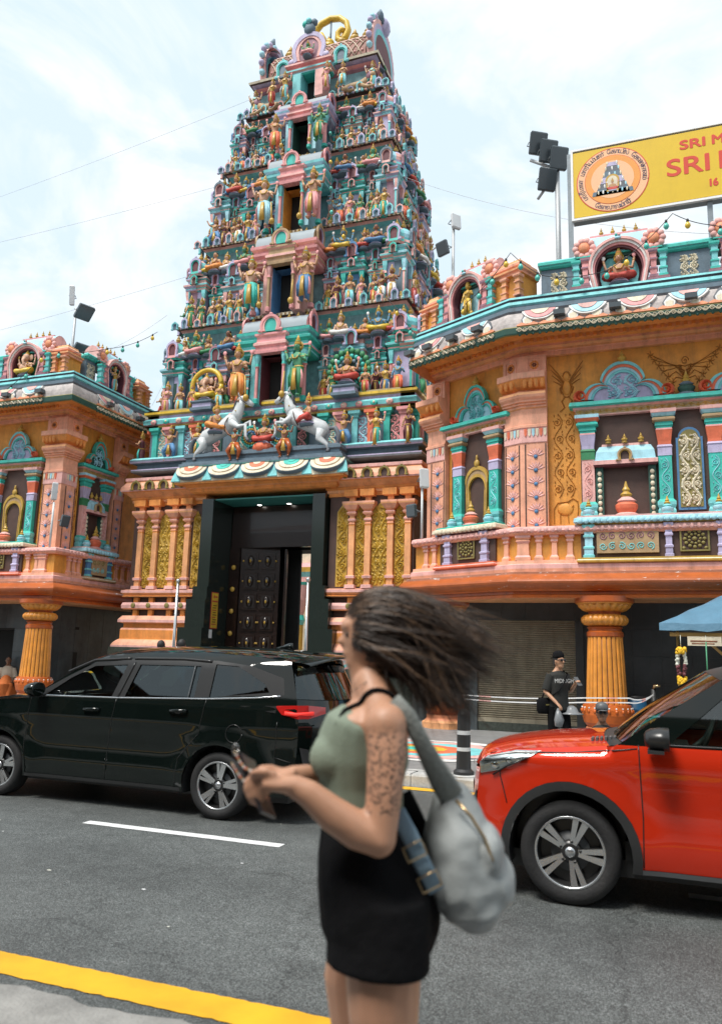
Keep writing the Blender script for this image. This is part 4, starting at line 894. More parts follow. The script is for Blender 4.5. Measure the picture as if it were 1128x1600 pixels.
MB().stack(-2.35, 2.35, 0, 1.0, [(-.1, 6.40, 'slate'), (.0, 6.42, 'slate'), (0, 6.48, 'aqua'), (.04, 6.5, 'slate'), (.04, 6.56, 'slate'), (-.02, 6.58, 'slate'), (-.02, 6.63, 'grey')]).build('canopy_top', TW, (0, 17.66-YC, -.15))
# notice on the left jamb
nb = MB().box(-.17, .17, -.012, .0, 0, .96, 'red').box(-.155, .155, -.016, -.01, .02, .94, 'yellow')
nb.box(-.14, .14, -.018, -.015, .70, .74, 'red')
for k in range(9): nb.box(-.12+.02*(k % 3), .1-.03*(k % 2), -.018, -.015, .10+k*.062, .125+k*.062, 'red' if k % 3 == 0 else 'groove')
nb.box(-.08, -.02, -.018, -.015, .80, .88, 'red').box(.0, .12, -.018, -.015, .82, .86, 'red')
NOTICE = nb
# slab and frieze storey with riders
MB().stack(-4.12, 4.12, -.02, 5.6, [(.0, 6.52, 'slate'), (.18, 6.55, 'grey'), (.18, 6.60, 'lilac'), (.18, 6.63, 'slate'), (.06, 6.66, 'slate'), (.06, 6.78, 'slate'), (.20, 6.81, 'lilac'), (.22, 6.85, 'slate'), (.22, 6.90, 'aqua'), (.16, 6.96, 'slate'), (.0, 6.98, 'slate')]).build('slab_moulding', TW, (0, 18.3-YC, -.15))
MB().stack(-2.2, 2.2, -.5, .3, [(.0, 6.63, 'slate'), (.05, 6.66, 'slate'), (.05, 6.72, 'grey'), (.10, 6.76, 'slate'), (.10, 6.84, 'grey'), (0, 6.88, 'slate'), (0, 6.9, 'slate')]).build('riders_slab', TW, (0, 18.3-YC, -.15))
HD0 = YC-18.42
MB().box(-3.95, 3.95, -HD0, HD0, 6.98-.15, 8.2-.15, 'slate').build('frieze_wall', TW)
for fr, hw in ((Frame(TW, (XG, YC-HD0), 0), 3.95), (Frame(TW, (XG+3.95, YC), 90), HD0), (Frame(TW, (XG-3.95, YC), -90), HD0)):
    n = int(hw/.42)*2; front = abs(fr.a) < .1
    for k in range(n):
        x = -hw+(k+.5)*2*hw/n
        if front and abs(x) < 1.55 and k % 2: continue
        c = ('teal', 'pink', 'aqua', 'coral')[k % 4]
        fr.put(cached(('frieze_post', c), lambda: MB().stack(-.08, .08, -.1, .02, [(.04, 0, c), (.04, .08, c), (0, .1, c), (0, .85, c), (.03, .87, c), (.03, .92, c), (.08, .96, c), (.08, 1.04, c)])), 'frieze_post', x, 0, 6.98-.15)
        if k % 2 == 0 and k < n-1:
            fr.put(cached(('frieze_panel', k % 3), lambda: frieze_panel(k % 3)), 'frieze_panel', x+hw/n, .0, 7.03-.15)
        elif not (front and abs(x) < 1.9): fr.put(FIG([5, 10, 7, 1, 5, 14][k % 6]), 'statue', x+hw/n, .28, 6.98-.15, scale=1.02)
    fr.build(MB().stack(-hw, hw, 0, .3, [(.05, 8.02, 'olive'), (.1, 8.05, 'gold'), (.1, 8.10, 'pink'), (.16, 8.13, 'aqua'), (.18, 8.24, 'aqua'), (.12, 8.30, 'lilac'), (.08, 8.32, 'lilac'), (.08, 8.40, 'gold'), (.16, 8.43, 'yellow'), (.16, 8.50, 'teal'), (.1, 8.52, 'tan'), (.1, 8.56, 'tan')]), 'frieze_cornice', 0, 0, -.15)
    for k in range(int(hw*2/.42)):
        fr.put(cached(('flower_boss', k % 3), lambda: MB().ball((0, 0, 0), (.10, .03, .08), ('pink', 'teal', 'rose')[k % 3], 8, 5).ball((0, -.02, .01), (.04, .03, .04), 'cream', 6, 4)), 'flower_boss', -hw+.2+k*.42, .19, 8.18-.15)
FT = Frame(TW, (XG, 17.88), 0); hm = cached('horse', horse_mb)
for s, x in ((1, -1.24), (-1, 1.20)):
    h = FT.put(hm, 'horse', x, .0, 6.80-.15, scale=(s*1.05, 1.05, 1.08))
    FT.put(cached(('rider', s), lambda: figure_mb('sit', 'skin', 'red' if s < 0 else 'orange', arms=2, seed=4)), 'rider', x-s*.14, .12, 7.52-.15, scale=1.35, turn=s*.9)
FT.put(SIT(0, 4), 'statue', .0, -.05, 7.12-.15, scale=1.35); FT.put(cached('lotus_seat', lambda: MB().lathe([(.14, 0), (.24, .06), (.3, .16), (.27, .26), (.2, .3)], 30, 'coral', flute=12, famp=.2)), 'lotus_seat', 0, -.05, 6.90-.15, scale=1)
for x, c in ((-.72, 'skin2'), (.75, 'skin2')): FT.put(cached(('kneeler', c), lambda: figure_mb('dance', 'skin2', 'rust', arms=2, crown=False, seed=8)), 'statue', x, .22, 6.72-.15, scale=1.0)
for s in (-1, 1): FT.put(cached('peacock_fan', lambda: fan_disc_mb('teal', 'gold', 'blue')), 'peacock_fan', s*.42, -.1, 7.45-.15, scale=.3)

# ---- tiers
def aedicule(fr, x, d, z, w, h, cs, sid, fig=True, roof='dome', figs=.46):
    """miniature shrine: base, body with posts and panel, cornices, neck, domed or barrel roof, gable and finial"""
    a, b, c, e = cs; key = (round(w, 2), round(h, 2), cs, roof)
    o = fr.put(cached(('aedicule',)+key, lambda: aed_body(w, h, a, b, c, e, roof)), 'aedicule', x, d, z)
    sub(cached(('aed_gable', a, e, round(w, 2)), lambda: small_gable_mb(w*.58, h*.2, e if e != a else b, c, 'maroon')), 'gable', o, (0, -w*.13, h*.70))
    sub(FIN(), 'finial', o, (0, w*.25, h*.915), scale=(w*.22, w*.22, h*.1))
    sub(cached(('aed_dormer', b, c, round(w, 2)), lambda: small_gable_mb(w*.32, h*.11, c, a, 'brown')), 'dormer', o, (0, -w*.16, h*.565))
    if fig: fr.put(FIG(sid), 'statue', x, d+w*.30, z+.02, scale=h*figs)
    return o
def aed_body(w, h, a, b, c, e, roof):
    mb = MB()
    mb.stack(-w/2, w/2, 0, w*.5, [(.06*w, 0, e), (.07*w, h*.02, a), (.02*w, h*.03, b), (.05*w, h*.05, a), (.0, h*.065, a), (-.10*w, h*.066, e), (-.10*w, h*.50, b), (.02*w, h*.51, a), (.05*w, h*.525, c), (.03*w, h*.54, a), (.12*w, h*.56, b), (.13*w, h*.58, a), (.05*w, h*.595, c), (-.03*w, h*.60, a), (-.03*w, h*.64, b), (.05*w, h*.65, a), (.06*w, h*.665, c), (-.02*w, h*.68, b)])
    for s in (-1, 1):
        for yy in (0, ):
            cx = s*w*.42; mb.stack(cx-w*.055, cx+w*.055, yy, w*.1, [(.02*w, h*.065, a), (.02*w, h*.10, a), (0, h*.11, c), (0, h*.36, c), (.03*w, h*.37, a), (.0, h*.40, b), (.04*w, h*.46, b), (.05*w, h*.505, a)])
    mb.box(-w*.18, w*.18, w*.09, w*.2, h*.08, h*.42, 'dkgreen' if e != 'dkgreen' else 'maroon')
    if roof == 'dome':
        P = [(.44*w, .68*h), (.52*w, .70*h), (.50*w, .73*h), (.40*w, .74*h), (.42*w, .77*h), (.43*w, .81*h), (.36*w, .86*h), (.20*w, .90*h), (.14*w, .91*h), (.18*w, .915*h), (.1*w, .92*h)]
        rings = []
        for i, (r, z) in enumerate(P): rings.append([(r*cos(2*pi*(j+.5)/8), w*.25+r*sin(2*pi*(j+.5)/8), z) for j in range(8)])
        for i in range(len(P)-1): mb.loft(rings[i:i+2], (a, c, b, a, b, b, a, c, e, e)[i], False, cap=False)
    else:
        mb.stack(-w*.5, w*.5, w*.02, w*.48, [(.0, .68*h, c), (.03*w, .69*h, a), (.03*w, .72*h, c), (-.04*w, .73*h, b), (-.02*w, .78*h, b), (-.05*w, .84*h, b), (-.12*w, .885*h, a), (-.18*w, .90*h, c), (-.2*w, .915*h, c)])
    return mb
CS = [('teal', 'aqua', 'pink', 'lilac'), ('rose', 'aqua', 'teal', 'lilac'), ('aqua', 'sky', 'rose', 'slate'), ('lilac', 'rose', 'aqua', 'mauve'), ('sky', 'rose', 'aqua', 'lilac'), ('aqua', 'teal', 'pink', 'blue')]
TIERS = [(8.40, 11.22, 3.86, 18.66), (11.22, 14.0, 3.50, 19.02), (14.0, 16.72, 3.08, 19.42), (16.72, 18.80, 2.70, 19.78)]
CENTC = [('teal', 'aqua', 'pink'), ('pink', 'rose', 'tan'), ('aqua', 'sky', 'pink'), ('lilac', 'sky', 'pink')]
DOORC = ['maroon', 'blue', 'ochre', 'dkgreen']
def center_bay(fr, z, H, cs, doorc, gs, k):
    a, b, c = cs; w = 1.12-.07*k; p = .50; hd = H*.50
    o = place(None, 'central_bay', TW, fr.loc(0, p, z), fr.a)
    mb = MB()     # door surround: open recess with side posts
    mb.box(-w*.56, -w*.30, 0, p+.4, 0, hd, b); mb.box(w*.30, w*.56, 0, p+.4, 0, hd, b)
    mb.box(-w*.30, w*.30, .55, .6, .0, hd, 'darkin'); mb.box(-w*.30, -w*.285, .02, .55, 0, hd, doorc); mb.box(w*.285, w*.30, .02, .55, 0, hd, doorc); mb.box(-w*.285, w*.285, .02, .55, hd-.02, hd, doorc)
    mb.build('bay_wall', o)
    pm = cached(('bay_post', c), lambda: MB().lathem([(.09, 0, a), (.09, .08, a), (.06, .1, c), (.055, .7, c), (.08, .74, a), (.06, .8, b), (.1, .9, b), (.11, 1, a)], 10))
    for s in (-1, 1):
        sub(pm, 'bay_post', o, (s*w*.36, -.07, 0), scale=(.8, .8, hd)); sub(pm, 'bay_post', o, (s*w*.86, .05, 0), scale=(1, 1, hd))
    W2 = w*.95; z1 = hd
    MB().stack(-W2, W2, .0, p+.3, [(-.06, z1, a), (0, z1+.03, b), (0, z1+H*.03, a), (.06, z1+H*.045, c), (.06, z1+H*.06, a), (.0, z1+H*.075, b), (.0, z1+H*.10, a), (.09, z1+H*.125, a), (.10, z1+H*.15, b), (.02, z1+H*.165, c), (-.04, z1+H*.17, a), (-.04, z1+H*.20, b), (.04, z1+H*.215, a), (.05, z1+H*.245, a), (-.04, z1+H*.26, b)]).build('bay_cornice', o)
    # inner smaller pediment that carries the gable
    q = MB().stack(-w*.40, w*.40, -.14, .2, [(.04, z1-.02, c), (.05, z1+.05, 'rose'), (0, z1+.07, c), (0, z1+H*.06, c), (.05, z1+H*.075, 'rose'), (.05, z1+H*.10, c), (-.02, z1+H*.12, c), (-.02, z1+H*.165, 'rose'), (.03, z1+H*.18, c), (.03, z1+H*.20, 'rose'), (-.08, z1+H*.21, c)]).build('pediment', o)
    sub(cached(('bay_gable', c), lambda: small_gable_mb(.62, .5, c, 'rose', 'teal')), 'gable', o, (0, -.15, z1+H*.205), scale=(1-.07*k, 1, 1-.06*k))
    # barrel roof
    prof = [(.02+.36*(1-cos(pi*i/10)), z1+H*.26+H*.155*sin(pi*i/10)) for i in range(11)]; v = []
    for sx in (-W2*.92, W2*.92): v += [(sx, yy, zz) for yy, zz in prof]
    mb = MB().add(v, [(i, i+1, 12+i, 11+i) for i in range(10)], 'barrel', True); mb.add(v[:11], [tuple(range(11))], c); mb.add(v[11:], [tuple(range(11))], c); mb.build('barrel_roof', o)
    em = cached(('barrel_end', c), lambda: small_gable_mb(.5, .55, c, 'lilac', 'maroon'))
    for s in (-1, 1):
        e = sub(em, 'barrel_end', o, (s*W2*.94, .38, z1+H*.235), s*pi/2, scale=(1, 1, H*.40))
    for i in range(7): sub(FIN(), 'finial', o, ((i-3)*w*.25, .38, z1+H*.41), scale=(.10, .10, .15))
    sub(GUARD(*gs[0]), 'guardian_statue', o, (-w*.80, -.26, 0), .15, scale=(H*.60,)*3); sub(GUARD(*gs[1]), 'guardian_statue', o, (w*.80, -.26, 0), -.15, scale=(-H*.60, H*.60, H*.60))
GS = [(('orange', 'skin'), ('green', 'greensk')), (('teal', 'skin3'), ('blue', 'skin')), (('sky', 'skin3'), ('pink', 'skin')), (('coral', 'skin'), ('green', 'skin3'))]
for k, (z0, z1, hw, yf) in enumerate(TIERS):
    H = z1-z0; hd = YC-yf; z = z0-.15; ins = .34
    MB().stack(-hw+ins, hw-ins, -hd+ins, hd-ins, [(.02, z, 'slate'), (.06, z+.03, 'lilac'), (.06, z+.08, 'slate'), (.02, z+.10, 'aqua'), (.03, z+.16, 'slate'), (-.03, z+.18, 'wallmix'), (-.03, z+H*.50, 'wallmix'), (.05, z+H*.52, 'rose'), (.05, z+H*.55, 'aqua'), (.12, z+H*.58, 'lilac'), (.20, z+H*.60, 'aqua'), (.20, z+H*.64, 'slate'), (-.05, z+H*.645, 'slate'), (-.12, z+H*.66, 'wallmix'), (-.12, z+H*.90, 'aqua'), (.0, z+H*.93, 'rose'), (.05, z+H*.96, 'lilac'), (.05, z+H-.05, 'lilac')]).build('tier_wall', TW)
    # slab the next tier stands on
    nh = TIERS[k+1][2] if k < 3 else 2.2; ny = YC-(TIERS[k+1][3] if k < 3 else 20.05)
    MB().stack(-nh, nh, -ny, ny, [(.12, z+H-.12, 'brown'), (.16, z+H-.11, 'tan'), (.18, z+H-.04, 'cream'), (.15, z+H-.02, 'slate'), (.10, z+H-.0, 'slate')]).build('tier_slab', TW)
    db = MB()
    for (hx, hy, zz, c, w_) in ((nh+.17, ny+.17, z+H-.10, 'cream', .05), (hw-ins+.21, hd-ins+.21, z+H*.615, 'sky', .06), (hw-ins+.06, hd-ins+.06, z+H*.535, 'rose', .05)):
        n_ = int(2*hx/.13)
        for i in range(n_): x_ = -hx+(i+.5)*2*hx/n_; db.box(x_-w_*.6, x_+w_*.6, -hy-.02, -hy+.02, zz-.02, zz+w_, c)
        n_ = int(2*hy/.13)
        for i in range(n_): y_ = -hy+(i+.5)*2*hy/n_; db.box(hx-.02, hx+.02, y_-w_*.6, y_+w_*.6, zz-.02, zz+w_, c)
    dbo = db.build('dentil_band', TW); dbo['kind'] = 'stuff'
    kb_ = MB()
    for i in range(int(2*nh/.2)):
        x_ = -nh+.1+i*.2
        if abs(x_) < 1.0: continue
        kb_.lathe([(.05, 0), (.06, .05), (.03, .09), (.045, .12), (.012, .17)], 6, 'gold', c=(x_, -ny-.05, z+H))
    kbo = kb_.build('gold_pots', TW); kbo['kind'] = 'stuff'
    fr = Frame(TW, (XG, yf), 0)
    center_bay(fr, z, H, CENTC[k], DOORC[k], GS[k], k)
    sc = H/2.8
    def row(fr, hw, front, off):
        kw = .66*sc; g3 = ('aqua', 'rose', 'lilac'); N = 0
        for s in (-1, 1):
            aedicule(fr, s*(hw-kw*.50), -.02, z, kw, H*.93, CS[(k+off) % 6], 3*k+off+s+5, True, 'dome', .40)
            if front:
                xs = [(.34, .42, .72, 'dome', -.24), (.545, .66, .82, 'barrel', -.10), (.735, .40, .74, 'dome', -.20)]
                for q, (fx, w_, h_, rf, d_) in enumerate(xs):
                    aedicule(fr, s*hw*fx, d_, z, w_*sc, H*h_, CS[(k+q*2+1+(s > 0)) % 6], 4*k+q*3+s+7, True, rf, .46 if q == 1 else .50)
                for q, fx in enumerate((.44, .645, .815)):      # figures between the shrines
                    fr.put(FIG(7*k+5*q+s+6), 'statue', s*hw*fx, .10, z+.02, scale=H*(.36, .33, .35)[q])
                    fr.put(FIG(3*k+4*q+s+2), 'statue', s*hw*(fx+.012), -.18, z+H*.645, scale=H*.24)
                for q, fx in enumerate((.36, .455, .635, .74, .85)):
                    fr.put(SIT(2*k+q+(s > 0)*3), 'seated_statue', s*hw*fx, -.08 if q % 2 else -.14, z+H*.645, scale=H*(.38, .46)[q % 2], turn=.12*s)
                for q, fx in enumerate((.29, .41, .53, .65, .77, .89, .98)):
                    fr.put(cached(('slab_gable', (k+q) % 3), lambda: small_gable_mb(.24, .30, g3[(k+q) % 3], 'sky', 'slate')), 'slab_gable', s*(hw-.16)*fx, -.12, z+H-.02, scale=(.9, 1, (.8, 1.1)[q % 2]))
        if not front:
            aedicule(fr, 0, -.10, z, .9*sc*hw/2.2, H*.88, CS[(k+off+1) % 6], k+off, True, 'barrel', .44)
            for s in (-1, 1):
                aedicule(fr, s*hw*.44, -.2, z, .4*sc, H*.74, CS[(k+off+3) % 6], 5*k+s+off, True, 'dome', .48)
                for q, fx in enumerate((.26, .62)): fr.put(FIG(6*k+s+q*2+1), 'statue', s*hw*fx, .12, z+.02, scale=H*.36); fr.put(SIT(3*k+s+q+2), 'seated_statue', s*hw*fx, -.02, z+H*.645, scale=H*.44)
                for q, fx in enumerate((.2, .5, .8)): fr.put(cached(('slab_gable', (k+q) % 3), lambda: small_gable_mb(.24, .30, g3[(k+q) % 3], 'sky', 'slate')), 'slab_gable', s*(hw-.16)*fx, -.12, z+H-.02)
    row(fr, hw, True, 0)
    row(Frame(TW, (XG+hw, YC), 90), hd, False, 1); row(Frame(TW, (XG-hw, YC), -90), hd, False, 2)
# ---- attic storey, barrel roof and finials
z = 18.80-.15; yf = 19.98; hd = YC-yf; hw = 2.12
MB().stack(-hw+.2, hw-.2, -hd+.15, hd-.15, [(.05, z, 'slate'), (.08, z+.05, 'rose'), (.02, z+.1, 'wallmix'), (.0, z+.75, 'mauve'), (.08, z+.80, 'mauve'), (.05, z+.85, 'pink'), (.16, z+.9, 'mauve'), (.1, z+.95, 'lilac'), (.24, z+1.0, 'brown'), (.30, z+1.02, 'cream'), (.32, z+1.09, 'cream'), (.2, z+1.11, 'slate'), (.1, z+1.12, 'slate')]).build('attic_wall', TW)
fa = Frame(TW, (XG, yf), 0)
o = place(None, 'attic_bay', TW, fa.loc(0, .38, z))
MB().box(-.52, -.25, 0, .7, 0, .92, 'aqua').box(.25, .52, 0, .7, 0, .92, 'rose').box(-.25, .25, .5, .55, 0, .92, 'darkin').box(-.25, -.235, .02, .5, 0, .92, 'aqua').box(.235, .25, .02, .5, 0, .92, 'aqua').build('bay_wall', o)
MB().stack(-.75, .75, 0, .7, [(-.1, .92, 'teal'), (-.05, .96, 'sky'), (-.05, 1.0, 'rose'), (.02, 1.03, 'aqua'), (.02, 1.08, 'pink'), (-.05, 1.1, 'rose'), (-.05, 1.18, 'pink'), (.05, 1.22, 'rose'), (.05, 1.28, 'pink'), (-.1, 1.3, 'pink')]).build('bay_cornice', o)
sub(cached('attic_gable', lambda: small_gable_mb(1.15, 1.0, 'lilac', 'rose', 'mauve')), 'gable', o, (0, .02, 1.29)); sub(SIT(3, 4), 'statue', o, (0, -.1, 1.33), scale=.9)
sub(cached('lion_crest', lambda: MB().ball((0, 0, .2), (.2, .14, .22), 'slate', 9, 6).ball((-.15, 0, .4), .12, 'teal', 7, 5).ball((.15, 0, .4), .12, 'slate', 7, 5).ball((0, -.1, .42), .1, 'aqua', 7, 5)), 'crest', o, (0, 0, 2.22))
for s in (-1, 1):
    sub(FIG(4 if s > 0 else 13), 'statue', o, (s*.72, -.15, 0), scale=.98); sub(FIG(0 if s > 0 else 8), 'statue', o, (s*1.2, -.05, 0), scale=.92)
    lm_ = cached('lion', lambda: MB().tube([(-.45, 0, .2), (-.2, 0, .22), (.15, 0, .24), (.35, 0, .34)], [.1, .13, .13, .12], 'tan', 9).ball((.45, 0, .46), (.15, .13, .16), 'mauve', 9, 6).ball((.53, -.06, .46), .09, 'tan', 8, 5).tube([(.2, -.1, .15), (.4, -.12, .05), (.6, -.12, .04)], [.07, .05, .04], 'tan', 7).tube([(-.35, -.1, .18), (-.2, -.14, .04), (-.05, -.14, .04)], [.09, .05, .04], 'tan', 7).tube([(-.5, 0, .22), (-.66, 0, .4), (-.58, 0, .55)], [.03, .03, .05], 'gold', 6))
    q = fa.put(lm_, 'lion', s*1.5, .02, z+.02, scale=(s*1.05, 1, 1.05))
    fa.put(cached(('corner_figure', s), lambda: figure_mb('lady', 'skin3', 'aqua', arms=4, seed=3)), 'statue', s*2.02, .05, z, scale=1.0)
    fa.put(cached('roof_gablet', lambda: small_gable_mb(.46, .62, 'aqua', 'teal', 'slate')), 'roof_gablet', s*1.0, .14, z+1.1)
sd_ = Frame(TW, (XG+hw, YC), 90)
for s in (-1, 0, 1): sd_.put(FIG(s+8), 'statue', s*.6, .0, z, scale=.95); sd_.put(SIT(s+3), 'seated_statue', s*.5, -.05, z+1.1, scale=.8)
# barrel roof with diamond lattice
zr = z+1.12; RB, HB, LB = .90, 1.42, 1.70
def bp(u, t):   # t 0..1 over the barrel, front eave to back eave
    a = pi*t; x = u; y = -RB*cos(a)*(1+.10*sin(a)); zz = HB*sin(a)**.85; return (x, y, zz)
mb = MB(); N = 20
for i in range(N):
    v = [bp(-LB, i/N), bp(LB, i/N), bp(LB, (i+1)/N), bp(-LB, (i+1)/N)]; mb.add(v, [(0, 1, 2, 3)], 'latticebase', True)
br = mb.build('barrel_roof', TW, (0, 0, zr))
mb = MB(); nd = 14
for k in range(-8, nd+8):
    for sg in (-1, 1):
        pts = []
        for i in range(11):
            t = .04+.5*i/10; u = -LB+(2*LB)*(k+.5)/nd+sg*(i/10)*1.15
            if -LB*.99 <= u <= LB*.99:
                p = Vector(bp(u, t)); pts.append(tuple(p+Vector((0, -.012, .012))))
        if len(pts) > 1: mb.tube(pts, .022, 'latticerib', 4)
for i in range(nd):
    for j in range(4):
        p = Vector(bp(-LB+(i+.5)*2*LB/nd, .08+.115*j)); mb.ball(tuple(p), (.05, .04, .04), 'rose', 6, 4)
mb.build('lattice', TW, (0, 0, zr))
MB().stack(-LB-.1, LB+.1, -.28, .28, [(.05, HB-.06, 'lilac'), (.08, HB, 'pink'), (.02, HB+.05, 'rose'), (0, HB+.10, 'slate'), (-.02, HB+.1, 'slate')]).build('roof_ridge', TW, (0, 0, zr))
def roof_end():
    mb = MB(); o_ = arch_pts(2.1, 1.95, 26)
    for c_, f in (('rose', .92), ('lilac', .9), ('aqua', .88), ('maroon', .5)):
        n_ = [(x*f, .04+z_*f*.98) for x, z_ in o_]; mb.ringplate(o_, n_, -.16, .06, c_); o_ = n_
    mb.prism(o_, -.05, .05, 'mauve')
    for k in range(15):
        a = pi*(-.12+1.24*k/14); mb.ball((1.12*cos(a), -.05, .92+1.12*sin(a)), (.11, .10, .11), 'lilac' if k % 2 else 'sky', 8, 5)
    for s in (-1, 1): mb.tube([(s*.2, -.1, 1.9), (s*.36, -.12, 2.15), (s*.25, -.1, 2.4)], [.14, .12, .04], 'slate', 8)
    mb.ball((0, -.14, 1.95), (.3, .2, .3), 'lilac', 9, 6); return mb
em = cached('roof_end', roof_end)
for s in (-1, 1): place(em, 'roof_end', TW, (s*(LB+.12), 0, zr-.08), s*pi/2)
for x in (-1.4, -.95, -.5, 0, .5, .95, 1.4): place(FIN(), 'kalasam', TW, (x, 0, zr+HB+.09), 0, scale=(.34, .34, .58))
om = MB(); g = 'yellow'
om.tube([(-.62, 0, .18), (-.66, 0, .45), (-.56, 0, .78), (-.34, 0, 1.02), (0, 0, 1.12), (.34, 0, 1.05), (.58, 0, .82), (.66, 0, .5), (.56, 0, .24), (.40, 0, .16), (.27, 0, .28), (.28, 0, .5), (.40, 0, .62), (.50, 0, .52)], [(.10, .12)]*10+[.095]*4, g, 8)
om.tube([(-.60, 0, .40), (-.48, 0, .62), (-.32, 0, .60), (-.22, 0, .40), (-.26, 0, .18)], [.07, .09, .095, .09, .06], g, 8)
om.tube([(.02, 0, 0), (.02, 0, 1.0)], .035, 'slate', 6); om.lathe([(.18, 0), (.2, .06), (.1, .1), (.16, .18), (.12, .28), (.03, .36)], 10, g)
om.build('golden_emblem', TW, (.05, 0, zr+HB+.22))
# two special shrines on the first tier
f1 = Frame(TW, (XG, 18.66), 0); z = 8.40-.15
ring = cached('gold_ring', lambda: MB().tube([(.5*cos(2*pi*k/28), 0, .5+.5*sin(2*pi*k/28)) for k in range(29)], .075, 'yellow', 7))
f1.put(ring, 'halo_ring', -2.15, .28, z+.30, scale=.95); f1.put(cached('elephant_headed', elephant_head_mb), 'seated_statue', -2.15, .30, z+.28, scale=1.3); f1.put(cached('seat_block', lambda: MB().stack(-.3, .3, -.2, .2, [(.05, 0, 'slate'), (.05, .08, 'slate'), (0, .1, 'lilac'), (0, .2, 'slate'), (.05, .24, 'slate'), (.05, .28, 'slate')])), 'seat_block', -2.15, .30, z)
f1.put(cached('big_fan', lambda: fan_disc_mb('green', 'teal', 'slate')), 'peacock_fan', 2.18, .26, z+.78, scale=.62); f1.put(SIT(0, 4), 'seated_statue', 2.18, .40, z+.32, scale=1.4); f1.put(CACHE['seat_block'], 'seat_block', 2.18, .40, z)
for x, i in ((1.72, 7), (2.66, 3), (-2.6, 3), (-1.72, 0)): f1.put(FIG(i), 'statue', x, .30, z+.02, scale=.88)
# ------------------------------------------------------------------ the two side wings
SITG = cached('elephant_headed2', elephant_head_mb)
mat('tilewall', (.05, .056, .058), rough=.35, var=.35, vs=1.5, bump=.03, dirt=.2)
mat('tilewall2', (.075, .095, .105), rough=.3, var=.5, vs=1.8, bump=.03, dirt=.3, dirtcol=(.16, .17, .16))
mat('grout', (.10, .10, .095), rough=.9)
mat('shutterm', (.34, .30, .22), rough=.45, metal=.35, var=.25, vs=4, dirt=.4, bump=.05)
def tile_wall(fr, x0, x1, z0, z1, d, tw, th, m, name='ground_wall'):
    w = MB().box(x0, x1, .012, .2, z0, z1, 'grout'); o = fr.build(w, name, 0, d, 0)
    nx = max(1, round((x1-x0)/tw)); nz = max(1, round((z1-z0)/th)); a = (x1-x0)/nx; b = (z1-z0)/nz
    me = cached(('tile', round(a, 3), round(b, 3), m), lambda: MB().stack(0.004, a-.004, 0, .012, [(0, .004, m), (0, b-.004, m)]))
    for i in range(nx):
        for j in range(nz): sub(me, 'tile', o, (x0+i*a, random.uniform(-.002, .002), z0+j*b))
    return o
ca, sa = cos(radians(-27)), sin(radians(-27))
B = Vector((-2.46, 15.95)); dirc = Vector((ca, sa)); E_ = B-dirc*2.5
pathR = [(E_.x, 22), tuple(E_), tuple(B), (9.5, 15.95)]
RW = wing('temple_wing', 'right ochre temple wing with pink pilasters and painted frames beside the yellow signboard', (-2.46, 15.95, .15), pathR, [tuple(B-dirc*2.46), tuple(B), (9.5, 15.95)], [tuple(B-dirc*2.72), tuple(B), (9.5, 15.95)])
FM = Frame(RW, B, 0); FC = Frame(RW, B, -27)
def pt(s, base=B, d=dirc): p = base+d*s; return (p.x, p.y)
big_pilaster(RW, [pt(-.40), tuple(B), (B.x+.47, B.y)])
big_pilaster(RW, [(E_.x, E_.y+.5), tuple(E_), pt(-2.06)])
big_pilaster(RW, [(B.x+5.7, B.y), (B.x+6.6, B.y)])
def lower(z): return z-.15
def fz(f):      # frames measure z from the road; the root stands on the pavement
    f.o.z = -.15; return f
fz(FM); fz(FC)
balusters(FC, -2.5, -2.02, 2); balusters(FC, -.36, -.02, 1); balusters(FM, .16, 1.05, 3); balusters(FM, 5.25, 9, 12)
FM.put(cached('pedestal', lambda: MB().stack(-.12, .12, -.03, .1, [(.03, 0, 'pinkstone'), (.03, .06, 'rose'), (0, .1, 'pinkstone'), (-.01, .34, 'rose'), (.02, .38, 'pinkstone'), (.0, .41, 'pinkstone'), (.03, .45, 'rose'), (.03, .496, 'pinkstone')])), 'pedestal', 0, .40, 3.532)
def gold_arch(o, x, z, w, h):
    mb = MB(); a = arch_pts(w, h, 20)
    for f, c, y in ((.9, 'gold', -.07), (.88, 'tan', -.05), (.9, 'gold', -.06)):
        n = [(px*f, pz*(1-(1-f)*.6)) for px, pz in a]; mb.ringplate(a, n, y, 0, c); a = n
    mb.ball((0, -.05, h*1.04), (w*.12, .05, h*.07), 'gold', 8, 6); mb.ball((0, -.05, h*1.13), (w*.05, .03, h*.06), 'gold', 7, 5)
    mb.build('gold_arch', o, (x, -.05, z))
def mini_shrine(o, x, z, w, h, stud='dkgreen'):
    for s in (-1, 1):
        mb = MB(); cx = s*(w*.40); mb.box(cx-.07, cx+.07, -.10, 0, 0, h*.62, stud)
        for k in range(8): mb.ball((cx, -.105, .06+k*h*.072), (.045, .03, .05), 'cream', 7, 5)
        mb.build('studded_post', o, (x, -.05, z))
    mb = MB().stack(-w*.46, w*.46, -.16, 0, [(0, h*.62, 'maroon'), (.04, h*.64, 'rose'), (.04, h*.69, 'sky'), (.0, h*.70, 'sky'), (-.02, h*.80, 'sky'), (-.08, h*.87, 'sky'), (-.12, h*.88, 'rose'), (-.13, h*.91, 'rose'), (-.2, h*.915, 'rose')])
    mb.build('shrine_roof', o, (x, -.05, z))
    sub(cached('tiny_gable', lambda: small_gable_mb(.28, .26, 'tan', 'gold', 'brown')), 'gable', o, (x, -.22, z+h*.67))
    for k in (-1, 0, 1): sub(FIN(), 'finial', o, (x+k*w*.25, -.15, z+h*.91), scale=(.11, .11, .17))
    sub(cached(('urn', 'coral'), lambda: urn_mb('rose', 'coral')), 'urn', o, (x, -.25, z), scale=(.44, .3, h*.42))
